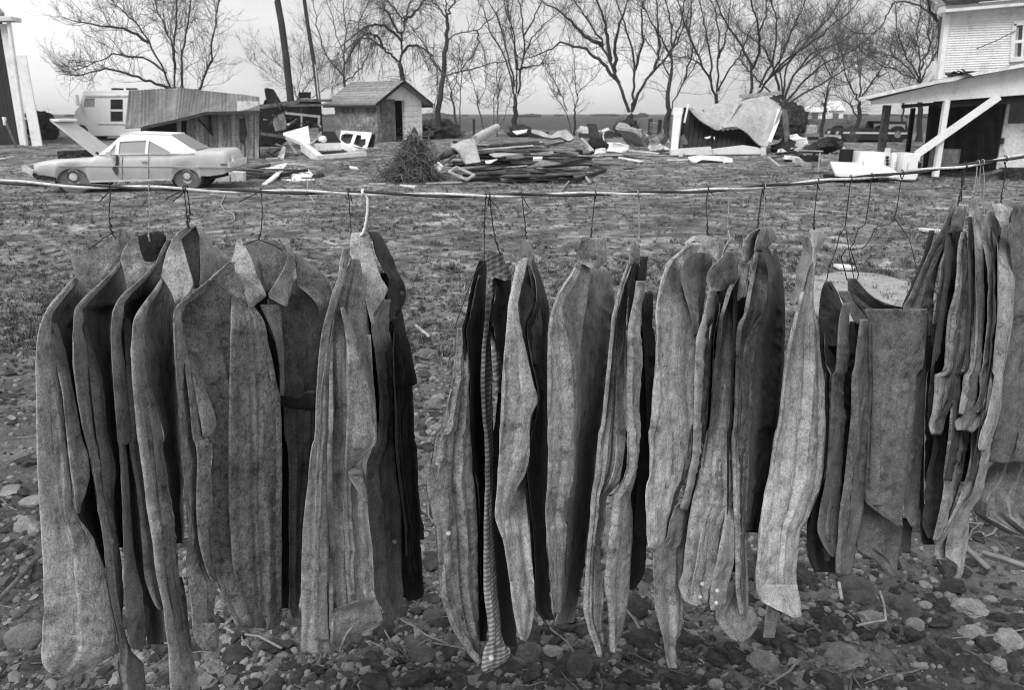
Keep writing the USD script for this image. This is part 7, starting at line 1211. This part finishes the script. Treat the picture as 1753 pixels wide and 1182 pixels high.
g = Garment('hanging_trousers', 'dark narrow trousers bunched on a bent hook, left of three', 'trousers', 1416, 490, 'wool')
g.p('waist', R(('I', [(598, 140, 162), (640, 125, 192), (700, 115, 217), (760, 112, 247), (830, 116, 250), (900, 118, 248)])), -.02, .06, folds=1.6, amp=.009, bulge=.014, mat='dark_twill')
g.p('trouser_leg', R(('I', [(760, 112, 200), (850, 116, 215), (1000, 130, 215), (1110, 140, 215)]), ('J', [(0, 118, 185), (200, 115, 180), (400, 95, 172), (450, 70, 168), (540, 48, 166), (600, 45, 158), (680, 50, 150), (742, 75, 145)])), -.08, .12, folds=1.8, amp=.012, mat='dark_cotton')
g.p('trouser_leg', R(('I', [(695, 225, 252), (760, 206, 252), (900, 195, 246), (1015, 186, 236)]), ('J', [(0, 140, 186), (200, 130, 181), (400, 115, 171), (500, 95, 166), (580, 85, 163), (640, 105, 159), (687, 140, 152)])), -.12, -.07, folds=1.4, amp=.010, bulge=.014)
g = Garment('hanging_trousers', 'grey trousers with narrow hanging legs between dark and folded pairs', 'trousers', 1460, 480, 'wool')
g.p('waist', R(('I', [(640, 200, 270), (690, 222, 277), (720, 248, 302), (760, 262, 336), (795, 284, 341)])), -.03, .0, folds=1.4, amp=.008, bulge=.016)
g.p('trouser_leg', R(('I', [(770, 300, 346), (900, 285, 341), (1015, 268, 342)]), ('J', [(0, 215, 281), (150, 210, 278), (300, 195, 271), (400, 185, 263), (500, 170, 251), (550, 165, 241), (620, 162, 226), (700, 152, 211), (750, 155, 205)])), -.13, -.08, folds=2.0, amp=.012, bulge=.014)
g.p('trouser_leg', R(('I', [(780, 255, 300), (900, 235, 290), (1015, 225, 275)]), ('J', [(0, 180, 222), (300, 170, 205), (500, 160, 190), (680, 150, 175)])), -.06, .06, folds=1.0, amp=.008, mat='dark_cotton')
g = Garment('hanging_trousers', 'broad grey trousers folded over a wire bar, their legs ending in slanted hems', 'trousers', 1530, 530, 'wool')
g.p('waist', R(('I', [(582, 252, 282), (630, 246, 322), (660, 260, 352), (700, 290, 432), (728, 310, 562), (760, 330, 600)])), -.01, -.05, folds=1.2, amp=.006, bulge=.012)
g.p('trouser_leg', R(('I', [(722, 322, 611), (735, 322, 612), (780, 338, 610), (900, 340, 602), (1000, 340, 592)]), ('J', [(0, 278, 462), (150, 275, 450), (300, 270, 432), (400, 265, 420), (470, 262, 410), (520, 310, 404), (555, 360, 401), (572, 386, 398)])), -.10, -.09, folds=2.0, amp=.008, bulge=.02)
g.p('trouser_leg', R(('I', [(735, 590, 614), (900, 572, 610), (1015, 564, 600)]), ('J', [(0, 455, 491), (200, 440, 477), (400, 420, 463), (500, 408, 459), (572, 435, 456)])), -.085, -.05, folds=1.0, amp=.007, bulge=.01)
g.p('trouser_leg', R(('J', [(455, 262, 380), (520, 250, 404), (560, 245, 402), (600, 235, 403), (650, 230, 396), (700, 300, 386), (762, 362, 378)])), -.05, -.04, folds=1.6, amp=.008, label='lower leg showing beneath the fold')
g.p('trouser_leg', R(('J', [(540, 395, 440), (620, 400, 436), (670, 405, 425)])), -.04, -.02, folds=.6, amp=.005, mat='dark_twill')

g = Garment('hanging_jacket', 'pale long jacket behind the folded trousers, first of the right hand cluster', 'jacket', 1638, 358, 'pale_twill')
g.p('body_panel', R(('I', [(212, 725, 742), (260, 712, 747), (320, 690, 728), (400, 650, 712), (450, 622, 692), (500, 600, 672), (600, 556, 650), (680, 520, 640), (717, 500, 640), (900, 560, 640)])), -.06, .02, folds=2.0, amp=.008, bulge=.012)
g.p('back_edge', R(('I', [(360, 620, 645), (480, 590, 612), (600, 545, 580), (700, 500, 545), (718, 495, 540)])), .02, .05, folds=.5, amp=.004, mat='dark_twill')
g.p('sleeve', R(('I', [(700, 600, 650), (850, 610, 650), (1000, 600, 660)]), ('J', [(0, 480, 560), (200, 470, 545), (400, 468, 520), (600, 470, 510), (640, 480, 520)])), -.04, .04, folds=1.6, amp=.010, mat='dark_twill')
g = Garment('hanging_jacket', 'grey jacket with a standing collar and crumpled cuff, second of the right hand cluster', 'jacket', 1645, 375, 'pale_twill')
g.p('collar', R(('I', [(253, 745, 792), (300, 725, 784), (340, 720, 777), (372, 712, 772)])), -.04, .03, folds=.6, amp=.003, bulge=.012)
g.p('body_panel', R(('I', [(365, 705, 775), (450, 690, 770), (560, 690, 770), (700, 670, 760), (900, 640, 740), (1015, 625, 700)])), (.0, -.05), .12, folds=1.6, amp=.010, mat='dark_twill')
g.p('front_edge', R(('I', [(365, 702, 740), (450, 688, 715), (520, 672, 700), (620, 660, 690), (700, 645, 675), (800, 632, 660)])), -.08, -.05, folds=.8, amp=.005)
g.p('sleeve', R(('I', [(368, 765, 779), (450, 750, 787), (550, 745, 797), (640, 735, 804), (750, 706, 802), (850, 696, 792), (950, 690, 772), (1015, 678, 760)]), ('J', [(0, 525, 627), (80, 520, 607), (150, 512, 562), (190, 502, 551), (228, 510, 540)])), -.12, -.07, folds=1.8, amp=.010, bulge=.014, wrinkle=.007)
g.p('lower_panel', R(('J', [(120, 560, 580), (220, 530, 575), (300, 512, 566), (400, 490, 556), (500, 482, 556), (560, 478, 552), (615, 500, 540)])), -.08, .02, folds=1.6, amp=.010, mat='dark_twill')
g = Garment('hanging_jacket', 'long narrow jacket sleeve side with torn cuff, third of the right hand cluster', 'jacket', 1665, 342, 'mid_cotton')
g.p('sleeve', R(('I', [(222, 805, 838), (270, 800, 847), (350, 805, 857), (450, 810, 867), (570, 812, 872), (700, 815, 877), (800, 812, 872), (900, 808, 864), (1000, 800, 857), (1015, 797, 854)]), ('J', [(0, 635, 687), (60, 626, 682), (110, 618, 672), (152, 612, 640)])), (-.06, -.14), (-.03, -.1), folds=1.2, amp=.010, bulge=.012, wrinkle=.007)
g.p('lower_panel', R(('J', [(100, 590, 655), (220, 588, 656), (300, 578, 641), (400, 560, 622), (500, 545, 592), (560, 530, 572), (622, 515, 545)])), -.10, -.04, folds=1.4, amp=.012, wrinkle=.008)
g = Garment('hanging_jacket', 'narrow jacket with a rolled torn sleeve end, fourth of the right hand cluster', 'jacket', 1685, 370, 'pale_twill')
g.p('sleeve', R(('I', [(288, 845, 887), (350, 850, 897), (400, 858, 892), (450, 873, 907), (500, 880, 920), (560, 888, 933), (650, 888, 927), (800, 883, 914), (900, 873, 907), (1000, 860, 902), (1015, 858, 902)]), ('J', [(0, 690, 737), (60, 692, 742), (110, 680, 735), (150, 640, 715), (180, 600, 702), (212, 606, 660)])), (-.05, -.14), (-.02, -.1), folds=1.0, amp=.009, bulge=.012, wrinkle=.008, edge=2.5)
g.p('body_panel', R(('I', [(300, 800, 880), (450, 800, 900), (700, 800, 920), (900, 790, 905), (1015, 780, 890)]), ('J', [(0, 600, 730), (200, 590, 720), (400, 560, 690)])), .02, .06, folds=1.2, mat='dark_twill')
g.p('lower_panel', R(('J', [(180, 660, 735), (290, 658, 726), (350, 648, 712), (420, 630, 692), (500, 600, 645), (600, 550, 595), (650, 525, 562), (687, 536, 550)])), -.08, -.02, folds=1.6, amp=.010)
g = Garment('hanging_jacket', 'jacket with a bright turned out collar, last of the right hand cluster', 'jacket', 1714, 352, 'pale_twill')
g.p('collar', R(('I', [(240, 905, 965), (270, 915, 1021), (300, 925, 1006), (330, 945, 987), (347, 950, 976)])), -.05, .0, folds=.6, amp=.003, bulge=.012, mat='bright_cotton')
g.p('lapel', R(('I', [(268, 890, 935), (320, 892, 940), (400, 890, 932), (455, 905, 925)])), -.02, .02, folds=.5, amp=.003, mat='mid_cotton')
g.p('sleeve', R(('I', [(338, 958, 987), (400, 945, 994), (500, 925, 1002), (600, 930, 1014), (700, 932, 1008), (800, 928, 1002), (900, 918, 987), (1000, 905, 966), (1015, 903, 962)]), ('J', [(0, 745, 779), (100, 730, 776), (150, 720, 766), (220, 695, 746), (270, 685, 722), (288, 690, 705)])), (-.04, -.14), (.0, -.08), folds=1.4, amp=.009, bulge=.014, wrinkle=.006)
g.p('lower_panel', R(('J', [(270, 700, 730), (380, 680, 715), (450, 660, 690), (500, 620, 662), (560, 590, 652), (620, 568, 650), (680, 562, 640), (720, 610, 632), (764, 592, 620)])), -.06, .0, folds=1.2, amp=.010)
g.p('body_panel', R(('I', [(345, 905, 960), (500, 915, 950), (700, 915, 960), (900, 900, 950), (1015, 890, 940)]), ('J', [(0, 720, 770), (200, 690, 740), (400, 650, 700)])), .0, .1, folds=1.2, amp=.008, mat='dark_twill')
g = Garment('hanging_blanket', 'dark heavy blanket at the right edge of the photo', 'blanket', 1742, 352, 'wool')
g.p('cloth', R(('I', [(243, 1012, 1130), (300, 997, 1140), (400, 992, 1145), (600, 1000, 1150), (760, 1000, 1150), (900, 980, 1150), (1015, 962, 1150)]), ('J', [(0, 780, 950), (100, 775, 950), (250, 742, 950), (330, 722, 950)])), -.02, .06, folds=4.0, amp=.02, wrinkle=.02, mat='wool')
g = Garment('draped_sheet', 'pale stained sheet drooping low behind the right hand jackets', 'sheet', 1720, 540, 'mid_cotton')
g.p('cloth', R(('I', [(735, 1015, 1130), (850, 1000, 1150), (1015, 985, 1150)]), ('J', [(0, 800, 950), (180, 790, 950), (250, 772, 950), (330, 742, 950), (400, 705, 950), (470, 664, 950), (520, 668, 950), (560, 725, 950), (602, 805, 950)])), .08, .10, folds=4.5, amp=.03, bulge=.02, wrinkle=.03)
for g in GARMENTS:
    if 'edge on' not in '' and g.path.rsplit('/', 1)[1].split('_0')[0] not in ('hanging_blanket', 'draped_sheet'): g.side()

# ================================================================ stones, rubble, litter, grass
def rock(rad, seed, sub=2):
    rg = np.random.default_rng(seed); m = trimesh.creation.icosphere(sub, 1.0); v = np.array(m.vertices)
    for _ in range(7):
        n = nrm(rg.normal(size=3)); d = rg.uniform(0.5, 0.9); k = np.maximum(0, v @ n - d); v = v - k[:, None] * n * 0.92
    v = v * (1 + 0.75 * (meshkit.fbm(v * 2.3 + seed * 3.1, 4, seed) - 0.5))[:, None]
    return v * np.asarray(rad), np.array(m.faces)
def put_stone(px, py, w_px, h_px, label, mat, seed, group=None, round_=False, name='stone', sink=0.46, yaw=None):
    p = gp(px, py + h_px * 0.32); z = np.linalg.norm(p - EYE); a = w_px * z / FPX / 2; b = h_px * z / FPX / 2
    rg = np.random.default_rng(seed); sub = 3 if w_px > 30 else 2
    if round_:
        v, f = blob((0, 0, 0), (a, max(a * 0.8, b * .8), b * 0.95), sub, 0.12, seed, 1.3)
    else:
        v, f = rock((a, a * rg.uniform(0.7, 1.0), min(b, a * 0.8)), seed, sub)
    t = rg.uniform(0, 6.3) if yaw is None else yaw
    v, f = rotz((v, f), 0.0, tilt=rg.normal() * 0.12); v = v + p + np.array([0, 0, b * (0.62 - sink)])
    single(name, label, 'stone', (v, f), mat, smooth=24 if not round_ else True, group=group)
big = [(45, 1083, 58, 40, 'smooth flat oval stone at the lower left beside the speckled shirt', 'stone', True), (50, 897, 44, 32, 'pale angular stone half behind the speckled shirt at the left edge', 'pale_stone', False), (55, 856, 34, 18, 'small bright stone above the pale angular one at the left edge', 'pale_stone', True), (12, 990, 30, 40, 'grey upright stone cut by the left edge', 'stone', False),
       (20, 836, 40, 14, 'thin flat pale stone low at the left edge', 'stone', False), (993, 1130, 42, 62, 'dark egg shaped stone standing below the open light shirt', 'dark_stone', True), (912, 1112, 52, 44, 'blocky grey stone left of the dark egg shaped stone', 'stone', False), (945, 1110, 36, 32, 'pale mottled stone touching the blocky grey stone', 'pale_stone', False), (1306, 1128, 48, 38, 'rounded speckled stone at the bottom under the denim shirt tail', 'stone', True), (1490, 1054, 46, 40, 'pale wedge shaped stone beside the bent wire on the ground', 'pale_stone', False),
       (1463, 998, 54, 30, 'dark smooth boulder under the folded trousers', 'dark_stone', True), (1475, 1022, 50, 26, 'dark flat slab of stone just below the dark smooth boulder', 'dark_stone', False), (1565, 1066, 30, 24, 'round pale stone right of the wedge shaped stone', 'pale_stone', True), (1550, 1038, 48, 30, 'dark tilted slab behind the round pale stone', 'dark_stone', False), (1657, 1036, 52, 26, 'pale broken flat stone at the lower right', 'pale_stone', False), (1711, 1132, 26, 36, 'bright upright stone at the lower right corner', 'pale_stone', False),
       (1440, 1118, 66, 30, 'long flat stone lying slantwise at the bottom right of centre', 'stone', False), (1225, 1169, 24, 22, 'small smooth stone at the bottom under the drooping shirt tail', 'pale_stone', True), (567, 1151, 20, 22, 'smooth egg sized stone below the denim shirt with the long collar', 'stone', True), (633, 1165, 20, 17, 'bright pebble at the bottom below the denim shirt', 'pale_stone', True), (582, 1138, 14, 12, 'small dark pebble above the smooth egg sized stone', 'dark_stone', True), (256, 1158, 20, 15, 'bright pebble under the second shirt from the left', 'pale_stone', False),
       (352, 1160, 42, 30, 'rough grey stone under the shirt with the round collar', 'stone', False), (440, 1158, 22, 14, 'pale chip of stone below the wide stained shirt', 'pale_stone', False), (740, 1052, 34, 22, 'dark rounded stone left of the ragged stiff shirt', 'dark_stone', True), (716, 1118, 50, 16, 'long dark flat stone below the black shirt', 'dark_stone', False), (742, 688, 34, 34, 'large rough stone in the rubble gap between the shirts', 'stone', False), (737, 708, 18, 10, 'bright white chip in the rubble gap between the shirts', 'pale_stone', False),
       (730, 604, 46, 22, 'broad pale stone at the top of the rubble gap', 'stone', False), (735, 552, 46, 20, 'dark flat stone lying just above the rubble gap', 'dark_stone', False), (712, 650, 26, 20, 'round grey stone at the left side of the rubble gap', 'stone', True), (1105, 965, 40, 22, 'pale stone half hidden by the broad shirt sleeve', 'pale_stone', False), (1020, 1095, 40, 26, 'pale rough stone at the foot of the open light shirt', 'stone', False), (815, 1160, 40, 24, 'grey stone under the plaid shirt', 'stone', False), (1665, 1080, 40, 18, 'pale half buried flat stone at the lower right', 'pale_stone', False), (1730, 1090, 46, 30, 'striped pale slab at the right edge', 'pale_stone', False)]
for k, (x, y, w, h, lab, m_, ro) in enumerate(big): put_stone(x, y, w, h, lab, m_, 300 + k, round_=ro)
rg = np.random.default_rng(77)
regions = [('rubble stone in the gap between the left and right shirts', 'stones of the rubble gap', (690, 900), (500, 1000), 70, (9, 26)), ('stone on the dark ground left of the speckled shirt', 'stones at the left edge', (0, 75), (640, 1182), 46, (8, 22)),
           ('stone on the ground below the left hand shirts', 'stones below the left hand shirts', (200, 760), (1020, 1182), 50, (8, 22)), ('stone on the ground below the middle shirts', 'stones below the middle shirts', (760, 1320), (960, 1182), 66, (9, 26)), ('stone on the trodden ground at the lower right', 'stones at the lower right', (1300, 1753), (930, 1182), 62, (8, 26))]
k = 0
for lab, grp, xr, yr, n, sr in regions:
    c = 0; tries = 0
    while c < n and tries < 6000:
        tries += 1; x, y = rg.uniform(*xr), rg.uniform(*yr)
        if COVER[int(y), int(x)]: continue
        w = sr[0] + (sr[1] - sr[0]) * rg.random() ** 4.0; h = w * rg.uniform(.45, .85)
        put_stone(x, y, w, h, lab, ('stone', 'stone', 'stone', 'pale_stone', 'stone')[rg.integers(5)], 600 + k, group=grp, round_=rg.random() < .15); c += 1; k += 1

def scatter(name, label, protos, n, seed, yr, mats, size, cat, ang=47, jitter=0.0, keep=None, power=1.0, lift=0.0, flat=(1, 1, 1), tilt=0.5):
    rg = np.random.default_rng(seed); a = np.radians(rg.uniform(-ang, ang, n)); Y = yr[0] * (yr[1] / yr[0]) ** (rg.random(n) ** power)
    x = Y * np.tan(a); 
    if keep is not None: m = keep(x, Y, rg.random(n)); x, Y = x[m], Y[m]
    n = len(x); z = gz(x, Y) + lift
    near = 1 - sstep(6, 13, np.hypot(x, Y)); z = z + near * (0.028 * fbm2(x, Y, 13.0, 11, 3) + 0.016 * fbm2(x, Y, 34.0, 13, 2))
    path = numbered('/World', name); pi = UsdGeom.PointInstancer.Define(stage, path); keys(pi.GetPrim(), label, cat, None, 'stuff')
    rel = pi.CreatePrototypesRel()
    for i, vf in enumerate(protos):
        q = f'{path}/piece' + (f'_{i:03d}' if i else ''); usdkit.mesh(stage, q, vf, L(mats[i % len(mats)]), smooth=22); rel.AddTarget(q)
    pi.CreateProtoIndicesAttr(Vt.IntArray.FromNumpy(rg.integers(0, len(protos), n).astype(np.int32)))
    pi.CreatePositionsAttr(Vt.Vec3fArray.FromNumpy(np.stack([x, Y, z], 1).astype(np.float32)))
    s = (size[0] + (size[1] - size[0]) * rg.random(n) ** 2.5); sc = s[:, None] * rg.uniform(.7, 1.3, (n, 3)) * np.asarray(flat); pi.CreateScalesAttr(Vt.Vec3fArray.FromNumpy(sc.astype(np.float32)))
    yaw = rg.uniform(0, 2 * np.pi, n); tx, ty = rg.normal(size=n) * tilt, rg.normal(size=n) * tilt
    q = np.stack([np.cos(yaw / 2), tx / 2 * np.cos(yaw / 2) - ty / 2 * 0, ty / 2 * np.cos(yaw / 2), np.sin(yaw / 2)], 1); q /= np.linalg.norm(q, axis=1, keepdims=True)
    pi.CreateOrientationsAttr(Vt.QuathArray([Gf.Quath(float(a_), float(b_), float(c_), float(d_)) for a_, b_, c_, d_ in q]))
rub = lambda x, y, r: r < (0.25 + 1.6 * np.clip(fbm2(x, y, 0.9, 41) + 0.22, 0, 1)) * np.where(x > 1.1 + 0.1 * y, 0.35, 1.0)
scatter('gravel', 'loose gravel and small broken stones over the near ground', [rock((1, 1, .7), 900 + i, 1) for i in range(6)], 70000, 1, (1.55, 9.5), ('stone', 'stone', 'pale_stone', 'stone', 'pale_stone', 'dark_stone'), (0.003, 0.02), 'gravel', keep=rub)
scatter('rubble', 'broken stones and clods in the rubble under and behind the line', [rock((1, .9, .65), 950 + i, 2) for i in range(6)], 12000, 2, (1.7, 9.5), ('stone', 'stone', 'dark_stone', 'stone', 'stone', 'pale_stone'), (0.008, 0.028), 'rubble', keep=rub, power=.9)
def clod(seed): v, f = rock((1, 1, .5), seed, 2); return v, f
scatter('mud_clods', 'dark clods of mud over the yard', [clod(1000 + i) for i in range(4)], 4500, 3, (2.0, 11.0), ('mud_clod',), (0.012, 0.06), 'mud')
def leaf(seed):
    rg = np.random.default_rng(seed); u = np.linspace(-1, 1, 5); V = []
    for a in u:
        w = .55 * math.sqrt(max(0, 1 - a * a)) + .06
        for b in (-1, 0, 1): V.append((a, b * w, .25 * a * a + .3 * abs(b) * w + rg.normal() * .05))
    V = np.array(V); f = [(i * 3 + j, i * 3 + 3 + j, i * 3 + 4 + j, i * 3 + 1 + j) for i in range(4) for j in range(2)]
    return V, tri(np.array(f))
scatter('leaf_litter', 'dead leaves and pale scraps strewn over the yard', [leaf(1100 + i) for i in range(5)], 20000, 4, (4.2, 34.0), ('litter', 'dead_grass', 'litter', 'pale_stone', 'dead_grass'), (0.008, 0.036), 'leaves', lift=.006, keep=lambda x, y, r: r < .35 + 1.4 * np.clip(fbm2(x, y, .5, 51) + .15, 0, 1))
def tuft(seed):
    rg = np.random.default_rng(seed); P = []
    for _ in range(11):
        a = rg.uniform(0, 6.3); l = rg.uniform(.5, 1.0); c = np.array([rg.normal() * .25, rg.normal() * .25, 0]); d = np.array([math.cos(a), math.sin(a), 0]); s = np.array([-math.sin(a), math.cos(a), 0]) * .05; k = rg.uniform(.3, 1.1)
        v = [c - s, c + s, c + d * k * .4 * l + [0, 0, .6 * l] + s * .8, c + d * k * .4 * l + [0, 0, .6 * l] - s * .8, c + d * k * l + [0, 0, l * (1.0 - .4 * k)]]
        P.append((np.array(v), np.array([[0, 1, 2], [0, 2, 3], [3, 2, 4]])))
    return join(P)
scatter('dead_grass', 'short dead grass in tufts over the yard behind the line', [tuft(1200 + i) for i in range(6)], 80000, 5, (5.2, 36.0), ('dead_grass', 'mud_clod', 'dead_grass', 'litter'), (0.03, 0.11), 'grass', keep=lambda x, y, r: r < .12 + 2.4 * np.clip(fbm2(x, y, .45, 61) + .12, 0, 1), tilt=.25)
def straw(seed): rg = np.random.default_rng(seed); return tube([(-1, 0, 0), (-.3, rg.normal() * .12, .05), (.3, rg.normal() * .12, .05), (1, 0, 0)], [.025, .03, .03, .02], 4)
scatter('straw', 'twigs and straw scattered over the ground', [straw(1300 + i) for i in range(4)], 1500, 6, (1.6, 22.0), ('pale_twig', 'twig', 'pale_twig', 'old_wood'), (0.03, 0.16), 'straw', lift=.01, tilt=.12)

# slab, sticks and wires on the ground
q = [gp(x, y) for x, y in ((1392, 478), (1440, 470), (1500, 474), (1556, 488), (1575, 520), (1556, 560), (1480, 566), (1390, 540))]
single('concrete_slab', 'pale concrete slab lying flush in the grass behind the dark trousers', 'slab', [slab([p + [0, 0, .035] for p in q], .12, (0, 0, -1))], 'concrete')
def ground_wire(name, lab, pts, r, mat, cat, lift=.02): 
    P = [gp(a, b) + [0, 0, lift] for a, b in pts]; single(name, lab, cat, tube(P, r, 6), mat, smooth=True)
ground_wire('bent_wire', 'pale bent wire lying in an angle by the wedge shaped stone', [(1504, 1030), (1511, 1052), (1514, 1080), (1480, 1086), (1464, 1090)], .0042, 'pale_wood', 'wire', .04)
ground_wire('twig', 'short pale twig standing left of the bent wire', [(1434, 1015), (1439, 1044)], .006, 'pale_wood', 'twig', .04)
ground_wire('stick', 'long dark stick on the ground at the left edge', [(70, 968), (40, 1002), (0, 1046)], .009, 'old_wood', 'stick', .04)
ground_wire('stick', 'pale stick lying at the right under the drooping sheet', [(1680, 958), (1720, 970), (1752, 981)], .010, 'pale_twig', 'stick', .03); ground_wire('stick', 'broken pale stick slanting down beside the last jacket hem', [(1655, 953), (1690, 986)], .010, 'pale_twig', 'stick', .03)
ground_wire('stick', 'pale splinter of wood at the top of the rubble gap', [(712, 566), (735, 585)], .014, 'pale_wood', 'stick', .04); ground_wire('bent_wire', 'thin curly pale wire on the grass behind the wide stained shirt', [(386, 335), (378, 352), (384, 362), (400, 368), (402, 378), (392, 384)], .012, 'wire_pale', 'wire', .02)
ground_wire('stick', 'pale lath standing in the grass above the line at centre', [(958, 333), (974, 314)], .02, 'pale_wood', 'stick', .05); ground_wire('stick', 'dark branch lying on the grass in front of the yard centre', [(985, 312), (1010, 304), (1036, 294)], .05, 'dark_wood', 'branch', .06); ground_wire('stick', 'pale stub beside the dark branch on the grass', [(1003, 307), (1010, 316)], .04, 'pale_wood', 'stick', .05)
for k, (x, y, w, h, lab) in enumerate([(1595, 398, 40, 8, 'pale flat scrap on the grass behind the right hand cluster'), (1445, 462, 30, 14, 'bright splintered scrap beside the bent hook of the dark trousers'), (700, 321, 30, 6, 'flat pale scrap on the grass below the root heap'), (915, 306, 18, 5, 'small pale scrap on the grass below the lumber pile'), (683, 868, 1, 1, '')][:4]):
    p = gp(x, y); z = np.linalg.norm(p - EYE); single('pale_scrap', lab, 'scrap', [box(p + [0, 0, .03], (w * z / FPX, .12, .03), .3, .1, .15)], 'dirty_white')

# ================================================================ thin air: far things fade
usdkit.material(stage, L('haze_air'), {'v': ('principled_volume', {'color': g3(0.9), 'density': 0.00035, 'anisotropy': 0.2})}, [], volume='v.volume')
hz_ = usdkit.mesh(stage, '/World/haze', box((0, 0, 14.0), (13000, 13000, 34.0)), L('haze_air')); keys(hz_.GetPrim(), 'thin grey haze over the flat fields', 'haze', None, 'stuff')
